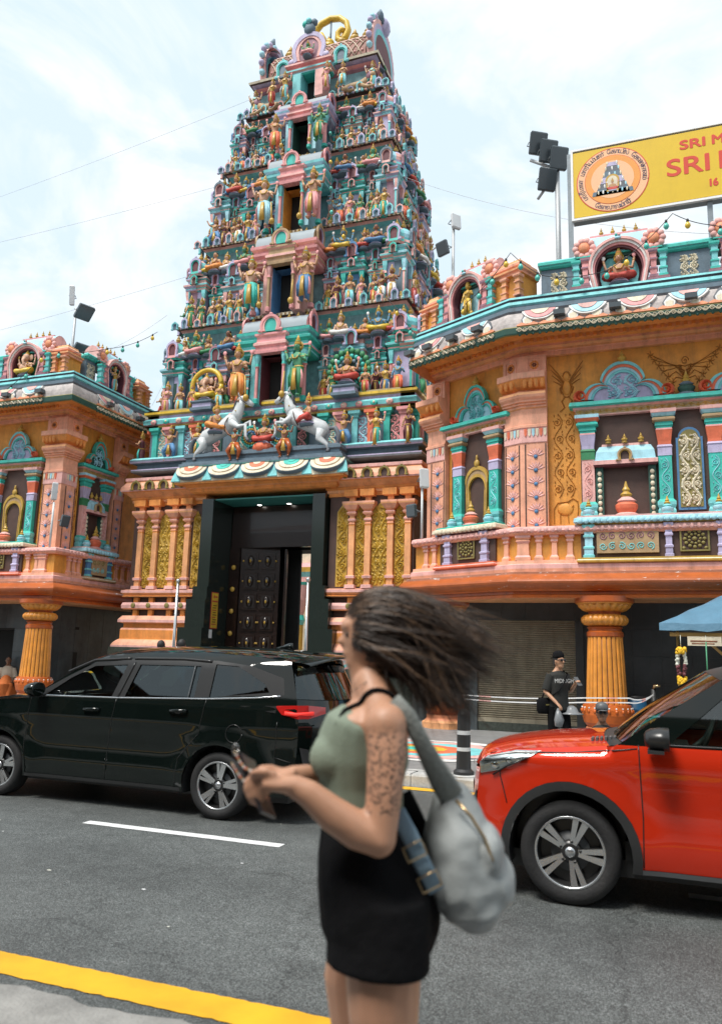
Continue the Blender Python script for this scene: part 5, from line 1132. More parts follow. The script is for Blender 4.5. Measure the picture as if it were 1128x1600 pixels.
def band_panel(o, x, z, w, h, c1, c2, parent_y=-.43):
    mb = MB().stack(-w/2, w/2, -.02, 0, [(.03, -.03, 'tan'), (.03, h+.03, 'tan')]); mb.box(-w/2, w/2, -.045, -.021, 0, h*.5, c2).box(-w/2, w/2, -.045, -.021, h*.5, h, c1)
    for zz, c in ((0, c2), (h*.5, c1)):
        for k in range(int(w/.17)):
            mb.ribbon([(q[0], q[1]) for q in spiral(-w/2+.085+k*.17, zz+h*.25, min(.075, h*.22), 1.5, k, 1 if k % 2 else -1, 14)], .014, -.045, .02, {'pink': 'mauve', 'sky': 'aqua', 'gold': 'olive', 'teal': 'aqua'}[c])
    mb.build('relief_panel', o, (x, parent_y, z))
# frame on the bent bay
o, X, zs, zt = wall_niche(FC, -2.0, -.40, [-1.70, -.70], 'A', None, None)
add_gable(o, 0, zt, 1.15, .80, ['teal', 'coral', 'aqua', 'teal'], 'sky')
gold_arch(o, 0, zs, .62, 1.35); sub(cached(('urn', 'coral'), lambda: urn_mb('rose', 'coral')), 'urn', o, (0, -.3, zs), scale=(.40, .3, .55))
sub(cached('medallion', lambda: medallion_mb(.46, .46, 'olive', 'brown')), 'medallion', o, (0, -.42, .20))
# long frame on the front
o, X, zs, zt = wall_niche(FM, 1.06, 5.20, [1.26, 2.69, 3.58, 5.0], 'B', None, None)
for x in (1.96, 4.30): add_gable(o, X(x), zt, 1.62, .80, ['aqua', 'coral', 'sky', 'aqua'], 'lilac'); mini_shrine(o, X(x), zs, 1.22, 1.65); band_panel(o, X(x), .22, 1.05, .40, 'pink', 'sky')
sub(cached(('urn', 'slate'), lambda: urn_mb('slate', 'dkgreen')), 'urn', o, (X(3.13), -.14, zt), scale=(.34, .2, .48))
gp = MB().prism([(-.24, 0), (.24, 0), (.24, 1.42)]+[(.20*cos(pi*k/10), 1.42+.2*sin(pi*k/10)) for k in range(11)]+[(-.24, 1.42)], -.05, 0, 'blue'); gp.prism([(-.20, .05), (.20, .05), (.20, 1.38), (.16, 1.42)]+[(.16*cos(pi*k/10), 1.42+.15*sin(pi*k/10)) for k in range(1, 11)]+[(-.20, 1.38)], -.06, -.05, 'olive'); gp.build('gold_panel', o, (X(3.135), -.05, zs+.12))
sub(cached('cream_scroll', lambda: scroll_mb(.36, 1.4, 'cream', ww=.022, hh=.03, mirror=True, rows=5)), 'scroll_relief', o, (X(3.135), -.112, zs+.19))
sub(CACHE['medallion'], 'medallion', o, (X(3.13), -.42, .20), scale=(1.1, 1, 1))
# incised reliefs in the ochre wall
def angel_mb():
    mb = MB(); c = 'ochreline'
    for s in (-1, 1):
        for k in range(4): mb.ribbon([(s*.05, .42-.03*k), (s*(.2-.02*k), .62-.08*k), (s*(.40-.03*k), .86-.13*k)], [.012, .02, .004], 0, .02, c)
        mb.ribbon([(s*.07, .40), (s*.16, .30), (s*.12, .18)], .018, 0, .025, c); mb.ribbon([(s*.03, .12), (s*.12, .02), (s*.05, -.12), (s*.16, -.2)], .02, 0, .025, c)
    mb.ball((0, 0, .55), (.08, .03, .09), 'ochre', 10, 6); mb.ribbon([(.085*cos(pi*k/8), .55+.1*sin(pi*k/8)) for k in range(9)], .016, -.005, .02, c); mb.ball((0, 0, .3), (.10, .035, .16), 'ochre', 10, 6); mb.ribbon([(-.1, .45), (-.12, .25), (-.06, .1), (.06, .1), (.12, .25), (.1, .45)], .012, 0, .02, c)
    return mb
def floral_mb():
    mb = MB(); c = 'ochreline'; R = random.Random(3)
    for s in (-1, 1):
        for k in range(6):
            a = .2+.45*k; mb.ribbon([(0, .1), (s*.25*cos(a*.6), .1+.3*sin(a)), (s*(.3+.1*k)*1.1, .05+.13*k)], [.012, .01, .006], 0, .02, c)
            cx, cz = s*(.3+.1*k)*1.1, .05+.13*k
            for q in range(5): t = 2*pi*q/5; mb.ribbon([(cx, cz), (cx+.05*cos(t), cz+.05*sin(t)), (cx+.10*cos(t+.3), cz+.10*sin(t+.3))], [.008, .016, .003], 0, .015, c)
    mb.ribbon([(-.16, .42), (-.12, .28), (0, .22), (.12, .28), (.16, .42), (0, .38), (-.16, .42)], .014, 0, .02, c); mb.ribbon(spiral(0, .5, .1, 1.5, 0, 1), .012, 0, .02, c); return mb
def elephant_relief_mb():
    mb = MB(); c = 'ochreline'
    mb.ribbon([(-.22, .0), (-.22, .3), (-.15, .42), (.05, .44), (.15, .5), (.24, .44), (.25, .25), (.22, .05)], .012, 0, .02, c); mb.ribbon([(-.1, 0), (-.1, .2), (.05, .2), (.06, 0)], .012, 0, .02, c); mb.ribbon([(.05, .42), (.1, .3), (.16, .36)], .012, 0, .02, c); mb.ball((0, 0, .28), (.16, .03, .13), 'ochre', 10, 6); return mb
sr = cached('wall_scroll', lambda: scroll_mb(.46, 1.75, 'ochreline', ww=.008, hh=.016, rows=5, dots=True, mirror=True))
FM.put(sr, 'scroll_relief', .79, .003, 4.85); FM.put(cached('elephant_relief', elephant_relief_mb), 'elephant_relief', .79, .003, 4.32)
FM.put(cached('winged_relief', angel_mb), 'winged_relief', .86, .003, 6.85, scale=(.85, 1, 1)); FM.put(cached('floral_relief', floral_mb), 'floral_relief', 3.13, .003, 7.02, scale=(.72, 1, .95))
# parapet
shrine(FC, -1.12, 1.20, 1.50, 8.95, cached('gold_god', lambda: figure_mb('guard', 'gold', 'yellow', arms=2, seed=2)), bg='sky', nf=3, stsit=False)
kiosk(FC, -2.22, .42, .95, 8.95, 2); kiosk(FC, -.08, .78, 1.08, 8.95); 
shrine(FM, 1.98, 1.42, 1.48, 8.95, SIT(0, 4), bg='aqua'); shrine(FM, 4.55, 1.42, 1.48, 8.95, SIT(2, 4), bg='teal'); kiosk(FM, 6.4, .8, 1.05, 8.95)
lattice_panel(FM, .42, 1.14, 8.95, 1); lattice_panel(FM, 2.85, 3.72, 8.95, 1); lattice_panel(FM, 5.4, 5.95, 8.95, 1)
# street level
FG = Frame(RW, (B.x, 16.65), 0); fz(FG)
tile_wall(FG, -2.2, -1.15, .16, 2.78, 0, .55, .52, 'tilewall'); tile_wall(FG, .86, 9, .16, 2.78, 0, .56, .52, 'tilewall'); tile_wall(FG, -1.15, .86, 2.42, 2.78, 0, .56, .36, 'tilewall')
mb = MB(); n = 46
for i in range(n):
    z0 = .42+i*(2.0/n); dz = 2.0/n
    mb.add([(-1.15, .05, z0), (.86, .05, z0), (.86, .02, z0+dz*.35), (-1.15, .02, z0+dz*.35), (.86, .02, z0+dz*.65), (-1.15, .02, z0+dz*.65), (.86, .05, z0+dz*.9), (-1.15, .05, z0+dz*.9), (.86, .05, z0+dz), (-1.15, .05, z0+dz)], [(0, 1, 2, 3), (3, 2, 4, 5), (5, 4, 6, 7), (7, 6, 8, 9)], 'shutterm')
mb.box(-1.15, .86, .0, .06, .33, .42, 'shutterm'); FG.build(mb, 'roller_shutter'); FG.build(MB().box(-1.15, .86, .0, .3, .15, .33, 'granite2'), 'shutter_sill')
FG.build(MB().box(.86, 1.02, -.04, .2, .15, 2.42, 'tilewall'), 'shutter_jamb'); FG.build(MB().box(-1.31, -1.15, -.04, .2, .15, 2.42, 'tilewall2'), 'shutter_jamb')
for x, y in ((-.96, 15.62), (-4.32, 16.75), (3.1, 15.62)): fluted_column(RW, x, y)
for s_ in RW.children:
    pass
# ---- left wing
LC = Vector((-15.2, 16.8))
pathL = [(-30, 16.8), tuple(LC), (LC.x, 23)]
# inner hall seen through the doorway
IH = thing('inner_hall', 'sunlit painted hall beyond the temple doorway', 'building', (XG+1.2, 30, .15))
MB().box(-6, 6, 0, .3, 0, 7, 'cream').build('hall_wall', IH); MB().box(-6, 6, -3, 0, -.05, .5, 'tan').build('hall_floor', IH); MB().stack(-6, 6, -.3, .2, [(0, 4.2, 'teal'), (.1, 4.4, 'rose'), (.1, 4.6, 'aqua'), (.2, 4.8, 'gold'), (.2, 5.0, 'pink'), (0, 5.2, 'pink')]).build('hall_cornice', IH)
for k in range(9): MB().lathem([(.3, .5, 'coral'), (.3, .8, 'cream'), (.2, .9, 'gold'), (.2, 2.6, 'aqua'), (.26, 2.8, 'teal'), (.2, 3.0, 'rose'), (.32, 3.6, 'rose'), (.34, 4.2, 'pink')], 14, (-5.2+k*1.3, -.9, 0)).build('hall_column', IH)
LW = wing('temple_wing', 'left ochre temple wing with an elephant-headed figure in its parapet arch', (LC.x, LC.y, .15), pathL)
FL = fz(Frame(LW, LC, 0)); FS = fz(Frame(LW, LC, 90))
big_pilaster(LW, [(LC.x-.46, LC.y), tuple(LC), (LC.x, LC.y+.42)]); big_pilaster(LW, [(LC.x, LC.y+2.05), (LC.x, LC.y+2.5)]); big_pilaster(LW, [(LC.x-4.2, LC.y), (LC.x-3.4, LC.y)])
balusters(FL, -.62, -.05, 2); balusters(FS, .05, .62, 3); balusters(FS, 2.0, 2.9, 3); balusters(FL, -3.6, -2.5, 4)
FL.put(CACHE['pedestal'], 'pedestal', 0, .40, 3.532)
o, X, zs, zt = wall_niche(FL, -2.35, -.62, [-2.1, -.86], 'A', None, None)
add_gable(o, 0, zt, 1.25, .82, ['aqua', 'coral', 'sky', 'teal'], 'lilac'); gold_arch(o, 0, zs, .70, 1.4); sub(CACHE[('urn', 'coral')], 'urn', o, (0, -.3, zs), scale=(.40, .3, .55)); sub(CACHE['medallion'], 'medallion', o, (0, -.42, .20))
o, X, zs, zt = wall_niche(FS, .66, 1.95, [.86, 1.74], 'C', None, None)
add_gable(o, 0, zt, 1.0, .80, ['teal', 'coral', 'aqua', 'teal'], 'dkgreen'); mini_shrine(o, 0, zs, .80, 1.6); band_panel(o, 0, .20, .60, .42, 'gold', 'teal')
FS.put(sr, 'scroll_relief', .52, .003, 4.7, scale=(.6, 1, 1)); FS.put(CACHE['winged_relief'], 'winged_relief', .45, .003, 6.75, scale=.8); FL.put(sr, 'scroll_relief', -.55, .003, 4.9, scale=(.3, 1, 1))
shrine(FL, -1.15, 1.42, 1.48, 8.95, SITG, bg='green'); kiosk(FL, -.12, .74, 1.0, 8.95); lattice_panel(FL, -3.0, -2.1, 8.95, 1); kiosk(FL, -3.6, .8, 1.0, 8.95)
shrine(FS, 1.20, 1.15, 1.42, 8.95, cached('blue_lady', lambda: figure_mb('lady', 'skin3', 'aqua', arms=4, seed=1)), bg='blue', nf=5, stsit=False); lattice_panel(FS, .20, .62, 8.95, 1); lattice_panel(FS, 1.9, 2.3, 8.95, 1); kiosk(FS, 2.6, .5, .95, 8.95, 2)
FLG = fz(Frame(LW, (LC.x, 17.5), 0)); FSG = fz(Frame(LW, (LC.x-.7, LC.y), 90))
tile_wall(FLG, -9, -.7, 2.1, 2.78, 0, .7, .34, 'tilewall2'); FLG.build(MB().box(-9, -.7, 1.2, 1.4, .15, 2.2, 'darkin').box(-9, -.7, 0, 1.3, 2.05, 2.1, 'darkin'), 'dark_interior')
tile_wall(FSG, .7, 5, .16, 2.78, 0, .62, .66, 'tilewall2')
tile_wall(FLG, -1.75, -.7, .16, 2.1, 0.01, .52, .65, 'tilewall2', 'pier_wall')
for x, y in ((-15.1, 16.42), (-18.6, 16.42)): fluted_column(LW, x, y)
place(NOTICE.mesh('notice'), 'notice_board', None, (XG-1.455, 18.35, 2.20), radians(90)); NB = bpy.context.scene.objects['notice_board']; tag(NB, 'narrow yellow notice with red border on the granite door jamb', 'notice')
# ------------------------------------------------------------------ cars
from mathutils.geometry import delaunay_2d_cdt
from mathutils.bvhtree import BVHTree
def carpaint(name, col, flake=.3):
    m = mat(name, col, rough=.32, metal=flake, var=0, bump=0, coat=1., spec=.0); return m
carpaint('redpaint', (.56, .030, .009), .2); carpaint('blackpaint', (.004, .007, .006), .0)
mat('plastic', (.025, .026, .027), rough=.5, var=.15, bump=.1, bs=200); mat('trimgrey', (.10, .105, .11), rough=.45, var=.1, bump=0)
mat('tyrerub', (.018, .018, .019), rough=.75, var=.3, vs=12, bump=.2, bs=60, dirt=.3, dirtcol=(.06, .055, .05)); mat('alloy', (.62, .63, .64), rough=.25, metal=.9, var=.05, bump=0); mat('rimblack', (.02, .02, .02), rough=.3, var=0, bump=0)
mat('chrome', (.75, .76, .77), rough=.08, metal=1, var=0, bump=0); mat('seatcloth', (.05, .05, .052), rough=.85); mat('tailred', (.45, .012, .01), rough=.12, var=0, bump=0, coat=1); mat('tailglow', (.9, .04, .03), emit=.25, var=0, bump=0)
def glassmat(name, tint, a, rough=.02):
    m = bpy.data.materials.new(name); m.use_nodes = True; t = m.node_tree; t.nodes.clear(); lk = t.links.new
    o = t.nodes.new('ShaderNodeOutputMaterial'); tr = t.nodes.new('ShaderNodeBsdfTransparent'); tr.inputs[0].default_value = (*tint, 1)
    gl = t.nodes.new('ShaderNodeBsdfGlossy'); gl.inputs['Roughness'].default_value = rough; gl.inputs[0].default_value = (.9, .95, .95, 1)
    fr = t.nodes.new('ShaderNodeFresnel'); fr.inputs[0].default_value = 1.6; ad = t.nodes.new('ShaderNodeMath'); ad.operation = 'ADD'; ad.inputs[1].default_value = a; lk(fr.outputs[0], ad.inputs[0])
    mxs = t.nodes.new('ShaderNodeMixShader'); lk(ad.outputs[0], mxs.inputs[0]); lk(tr.outputs[0], mxs.inputs[1]); lk(gl.outputs[0], mxs.inputs[2]); lk(mxs.outputs[0], o.inputs[0]); MATS[name] = m
glassmat('carglass', (.42, .52, .48), .04); glassmat('tintglass', (.10, .15, .13), .02); glassmat('lampglass', (.85, .9, .9), .06)
def inpoly(p, poly):
    x, y = p; c = False; n = len(poly); j = n-1
    for i in range(n):
        xi, yi = poly[i]; xj, yj = poly[j]
        if (yi > y) != (yj > y) and x < (xj-xi)*(y-yi)/(yj-yi)+xi: c = not c
        j = i
    return c
def arc(cx, cz, r, a0, a1, n=20): return [(cx+r*cos(a0+(a1-a0)*i/n), cz+r*sin(a0+(a1-a0)*i/n)) for i in range(n+1)]
def dense(poly, st=.05, closed=True):
    out = []
    for i in range(len(poly) if closed else len(poly)-1):
        a = Vector(poly[i]); b = Vector(poly[(i+1) % len(poly)]); n = max(1, int((b-a).length/st))
        for k in range(n): q = a.lerp(b, k/n); out.append((q.x, q.y))
    if not closed: out.append(tuple(poly[-1]))
    return out
def smoothline(P, n=6):
    """Catmull-Rom through tuples"""
    out = []
    for i in range(len(P)-1):
        p0 = P[max(i-1, 0)]; p1 = P[i]; p2 = P[i+1]; p3 = P[min(i+2, len(P)-1)]
        for k in range(n):
            t = k/n; out.append(tuple(.5*((2*b)+(-a+c)*t+(2*a-5*b+4*c-d)*t*t+(-a+3*b-3*c+d)*t**3) for a, b, c, d in zip(p0, p1, p2, p3)))
    out.append(tuple(P[-1])); return out
def skins(domain, regions, step, hwf):
    """triangulate a side view; regions = [(name, polygon)] in priority order; returns {name: (verts, tris)}"""
    V = []; E = []
    def addloop(poly):
        b = len(V); V.extend(Vector(p) for p in poly); n = len(poly); E.extend((b+i, b+(i+1) % n) for i in range(n))
    addloop(dense(domain, step))
    for _, p in regions: addloop(dense(p, step))
    xs = [p[0] for p in domain]; zs = [p[1] for p in domain]; x = min(xs)
    while x < max(xs):
        z = min(zs)
        while z < max(zs):
            if inpoly((x, z), domain): V.append(Vector((x+random.uniform(-.004, .004), z+random.uniform(-.004, .004))))
            z += step
        x += step
    r = delaunay_2d_cdt(V, E, [], 0, 1e-4); vs, fs = r[0], r[2]; out = {}
    for f in fs:
        c = ((vs[f[0]].x+vs[f[1]].x+vs[f[2]].x)/3, (vs[f[0]].y+vs[f[1]].y+vs[f[2]].y)/3)
        if not inpoly(c, domain): continue
        nm = next((n for n, p in regions if inpoly(c, p)), 'body'); out.setdefault(nm, []).append(f)
    res = {}
    for nm, tr in out.items():
        ids = sorted(set(a for f in tr for a in f)); mp_ = {a: i for i, a in enumerate(ids)}
        res[nm] = ([(vs[a].x, vs[a].y) for a in ids], [tuple(mp_[a] for a in f) for f in tr])
    return res
def comps(v, f):
    par = list(range(len(v)))
    def find(a):
        while par[a] != a: par[a] = par[par[a]]; a = par[a]
        return a
    for t in f:
        a = find(t[0])
        for b in t[1:]: par[find(b)] = a
    gr = {}
    for t in f: gr.setdefault(find(t[0]), []).append(t)
    out = []
    for g in gr.values():
        ids = sorted(set(a for t in g for a in t)); m = {a: i for i, a in enumerate(ids)}; out.append(([v[a] for a in ids], [tuple(m[a] for a in t) for t in g]))
    return out
def make_car(name, label, loc, spec):
    root = thing(name, label, 'car', loc); S = spec; hw = S['hw']; paint = S['paint']
    R = S['R']; arches = S['arches']; dom = S['domain']; G_ = S['glass']
    reg = S['regions']; parts = skins(dom, reg, .05, hw)
    mats_ = S['mats']
    for side in (-1, 1):
        objs = {}
        for nm, (v, f) in parts.items():
            mm = mats_.get(nm, paint); off = S['off'].get(nm, 0)
            base = nm.split('#')[0]
            for v, f in comps(v, f): MB().add([(x, side*(hw(x, z)+off), z) for x, z in v], f, mm, True).build({'body': 'side_panel', 'fd': 'front_door', 'rd': 'rear_door', 'fdw': 'front_window', 'rdw': 'rear_window', 'qw': 'quarter_window', 'clad': 'wheel_arch_trim', 'sill': 'sill_trim', 'pil': 'window_pillar_trim'}.get(base, base), root)
        for ln in S['seams']:
            p = dense(ln, .04, False); MB().tube([(x, side*(hw(x, z)+.0005), z) for x, z in p], .0042, 'rimblack', 4).build('panel_gap', root)
        for ln, r, m_ in S['trims']:
            p = dense(ln, .04, False); MB().tube([(x, side*(hw(x, z)+.002), z) for x, z in p], r, m_, 6).build('trim_strip', root)
        for x, z in S['handles']:
            h = MB(); y = side*(hw(x, z)+.03); h.tube([(x-.10, side*(hw(x, z)-.0), z), (x-.085, y, z+.004), (x+.085, y, z+.012), (x+.10, side*(hw(x, z)), z+.008)], [(.012, .016)]*4, S['handle_mat'], 8); h.ball((x-.01, side*(hw(x, z)-.012), z-.008), (.07, .016, .03), 'rimblack', 10, 6); h.build('door_handle', root)
        mx_, mz = S['mirror']; y0 = hw(mx_, mz); my = side*(y0+.15)
        m1 = MB(); m1.loft([[(mx_+dx-.0+.02*cos(a)*0, my+side*0+.105*cos(a)*k, mz+.02+.075*sin(a)*k) for a in [2*pi*j/16 for j in range(16)]] for dx, k in ((-.10, .35), (-.09, .65), (-.06, .88), (0, 1), (.05, 1), (.055, .9))], S['mirror_mat'], True); m1.tube([(mx_, side*(y0-.03), mz-.05), (mx_-.01, side*(y0+.07), mz-.03)], [(.05, .025), (.05, .03)], 'plastic', 8)
        m1.build('wing_mirror', root)
        MB().box(mx_-.08, mx_+.02, my-.10, my+.10, mz-.065, mz-.045, 'plastic').build('mirror_base', root)
    # skin over the top: edge line and centre line
    rows = S['ribbon']; NY = 14
    def rib(nm, seq, m_, smooth=True):
        seq = smoothline(seq, 5); mb = MB(); v = []
        for xe, ze, xc, zc, ins in seq:
            w = hw(xe, ze)-ins
            for j in range(-NY, NY+1):
                t = abs(j)/NY; k = 1-t**2.4; yy = w*(j/NY); v.append((xe+(xc-xe)*k, yy, ze+(zc-ze)*k))
        n = 2*NY+1
        mb.add(v, [(i*n+j, i*n+j+1, (i+1)*n+j+1, (i+1)*n+j) for i in range(len(seq)-1) for j in range(n-1)], m_, smooth); return mb.build(nm, root)
    for nm, seq, m_ in rows: rib(nm, seq, m_)
    # dark box added below to block light, then wheel liners
    b = MB().box(S['x0']+.15, S['x1']-.15, -hw(1, .4)+.16, hw(1, .4)-.16, .19, .30, 'plastic'); b.build('underbody_light_block', root)
    for ax in arches:
        for side in (-1, 1):
            y1 = side*(hw(ax, .5)-.012); y0 = side*(hw(ax, .5)-.34); pts = arc(ax, S['wz'], S['ra'], -.25, pi+.25, 16)
            v = [(x, y1, z) for x, z in pts]+[(x, y0, z) for x, z in pts]; n = len(pts)
            mb = MB().add(v, [(i, i+1, n+i+1, n+i) for i in range(n-1)], 'plastic').add([(x, y0, z) for x, z in pts], [tuple(range(n))], 'rimblack'); mb.build('wheel_well', root)
            w = place(None, 'wheel', root, (ax, side*(hw(ax, .4)-.115), S['wz']), 0); w.rotation_euler = (0, S['spin'].get((ax, side), .0), S['steer'] if ax == 0 else 0)
            t = cached(('tyre', R), lambda: tyre_mb(R, S['rr'])); sub(t, 'tyre', w)
            rm = cached(('rim', name), lambda: rim_mb(S['rr'], S['spokes'])); q = sub(rm, 'rim', w)
            if side > 0: q.rotation_euler = (0, 0, pi)
    # inside
    tb = S['belt']; cx = S['cowl']
    MB().box(cx+.05, cx+.45, -.66, .66, tb-.35, tb-.06, 'plastic').build('dashboard', root)
    MB().box(cx, S['x1']-.4, -.7, .7, .30, .42, 'plastic').build('cabin_floor', root)
    for sx, ys in S['seats']:
        for y in ys:
            s_ = MB().tube([(sx-.25, y, .62), (sx+.25, y, .60)], [(.24, .08), (.24, .09)], 'seatcloth', 10, up=(0, 0, 1)).tube([(sx+.22, y, .60), (sx+.32, y, .95), (sx+.38, y, 1.18)], [(.23, .09), (.24, .08), (.18, .05)], 'seatcloth', 10).tube([(sx+.38, y, 1.16), (sx+.40, y, 1.24)], .02, 'plastic', 6).ball((sx+.41, y, 1.31), (.055, .12, .08), 'seatcloth', 10, 7); s_.build('seat', root)
    st = MB(); c0 = Vector((cx+.58, .36, tb-.02)); M_ = Matrix.Rotation(radians(-65), 3, 'Y')
    st.tube([tuple(c0+M_ @ Vector((.18*cos(2*pi*k/20), .18*sin(2*pi*k/20), 0))) for k in range(21)], .016, 'plastic', 7); st.tube([tuple(c0+M_ @ Vector((-.17, 0, 0))), tuple(c0), tuple(c0+M_ @ Vector((.17, 0, 0)))], .02, 'plastic', 6); st.tube([tuple(c0), (cx+.42, .36, tb-.15)], .03, 'plastic', 6); st.build('steering_wheel', root)
    return root
def tyre_mb(R, rr):
    h = .098; pr = [(rr-.01, -h*.8), (rr+.012, -h*.98), (rr+(R-rr)*.5, -h*1.06), (R-.018, -h*.92), (R-.004, -h*.72), (R, -h*.4), (R, h*.4), (R-.004, h*.72), (R-.018, h*.92), (rr+(R-rr)*.5, h*1.06), (rr+.012, h*.98), (rr-.01, h*.8)]
    mb = MB(); seg = 64; rings = [[(r*cos(2*pi*j/seg), y, r*sin(2*pi*j/seg)) for j in range(seg)] for r, y in pr]; mb.loft(rings, 'tyrerub', True, cap=False)
    mb.T = None; return mb
def rim_mb(rr, sp):
    """outer face towards -y"""
    mb = MB(); seg = 60
    def lat(pr, m): mb.loft([[(r*cos(2*pi*j/seg), y, r*sin(2*pi*j/seg)) for j in range(seg)] for r, y in pr], m, True, cap=False)
    lat([(rr+.003, -.088), (rr-.004, -.094), (rr-.014, -.090), (rr-.016, -.07)], 'alloy'); lat([(rr-.016, -.072), (rr-.03, -.03), (rr-.03, .09)], 'rimblack')
    lat([(rr-.03, -.01), (.0, -.008)], 'rimblack'); lat([(.13, -.02), (.13, -.03), (.02, -.03)], 'trimgrey')
    for k in range(5):
        a0 = 2*pi*k/5+.3
        for da, w0, w1 in sp:
            mb.T = Matrix.Rotation(-(a0+da), 4, 'Y')
            mb.add([(.045, -.066, -w0), (.045, -.066, w0), (rr-.012, -.086, w1), (rr-.012, -.086, -w1), (.045, -.03, -w0*1.1), (.045, -.03, w0*1.1), (rr-.012, -.04, w1*1.1), (rr-.012, -.04, -w1*1.1)], [(0, 1, 2, 3)], 'alloy')
            mb.add([(.045, -.066, -w0), (.045, -.066, w0), (rr-.012, -.086, w1), (rr-.012, -.086, -w1), (.045, -.03, -w0*1.1), (.045, -.03, w0*1.1), (rr-.012, -.04, w1*1.1), (rr-.012, -.04, -w1*1.1)], [(1, 5, 6, 2), (0, 3, 7, 4)], 'rimblack')
        mb.T = Matrix.Rotation(-(a0+.2), 4, 'Y'); mb.ball((.068, -.066, 0), (.011, .01, .011), 'rimblack', 7, 5)
    mb.T = None
    lat([(.075, -.03), (.072, -.064), (.04, -.070), (.001, -.070)], 'rimblack'); lat([(.034, -.070), (.033, -.078), (.001, -.080)], 'alloy')
    return mb
def clampf(a, lo, hi): return max(lo, min(hi, a))
# ---- red
def hw_red(x, z):
    w = .855
    if x < .1: w -= .075*((.1-x)/.7)**2
    if x > 2.6: w -= .07*((x-2.6)/.6)**2
    if z > 1.02: w -= (z-1.02)*.36
    if z < .5: w -= .06*((.5-z)/.25)**2*.5
    w += .012*math.exp(-((z-.93)/.05)**2) - .012*math.exp(-((z-.62)/.16)**2)*(1 if .4 < x < 2.6 else .3)
    for ax in (0, 2.525):       # flared arches
        r = sqrt((x-ax)**2+(z-.335)**2); w += .022*math.exp(-((r-.44)/.10)**2)
    top = red_top(x)
    if z > top-.06 and x < .3: w -= .05*((z-top+.06)/.06)**2
    return w
def red_top(x): return .93+.10*clampf((x+.6)/.9, 0, 1)**.6*1.0
RA = .405
redtop = [(-.62, .86), (-.58, .925), (-.45, .965), (-.2, 1.0), (.05, 1.022), (.30, 1.045), (.36, 1.075), (.62, 1.26), (.99, 1.50), (1.15, 1.555), (1.45, 1.585), (2.0, 1.60), (2.5, 1.575), (2.85, 1.50), (3.02, 1.15), (3.08, .75), (3.02, .26)]
dom_red = [(-.60, .24), (-.63, .42), (-.64, .62)]+redtop+arc(2.525, .335, RA, -.2, pi+.2, 18)+arc(0, .335, RA, -.2, pi+.2, 18)
reg_red = [('fdw', [(.66, 1.085), (1.03, 1.415), (1.2, 1.475), (1.53, 1.49), (1.53, 1.09)]), ('rdw', [(1.60, 1.09), (1.60, 1.49), (2.2, 1.48), (2.42, 1.30), (2.42, 1.12)]), ('qw', [(2.48, 1.13), (2.48, 1.28), (2.62, 1.36), (2.78, 1.16)]),
 ('pil', [(.33, 1.058), (.36, 1.12), (.62, 1.32), (.98, 1.56), (1.2, 1.7), (2.6, 1.7), (3.1, 1.4), (2.95, 1.10), (1.6, 1.065)]),
 ('clad', arc(0, .335, .465, -.16, pi+.10, 20)+[(-.64, .36), (-.60, .2), (0, .2), (.46, .2)]), ('clad#2', arc(2.525, .335, .465, -.16, pi+.16, 20)+[(2.0, .2), (3, .2)]),
 ('sill', [(.3, .2), (.3, .285), (2.2, .285), (2.2, .2)]),
 ('fd', [(.46, .285), (.475, .6), (.46, 1.065), (1.56, 1.07), (1.56, .285)]), ('rd', [(1.56, .285), (1.56, 1.07), (2.44, 1.09), (2.40, .9), (2.06, .55), (2.03, .285)])]
SILL = dict(off={'fdw': -.012, 'rdw': -.012, 'qw': -.012, 'clad': .012, 'clad#2': .012, 'sill': .010, 'pil': .001})
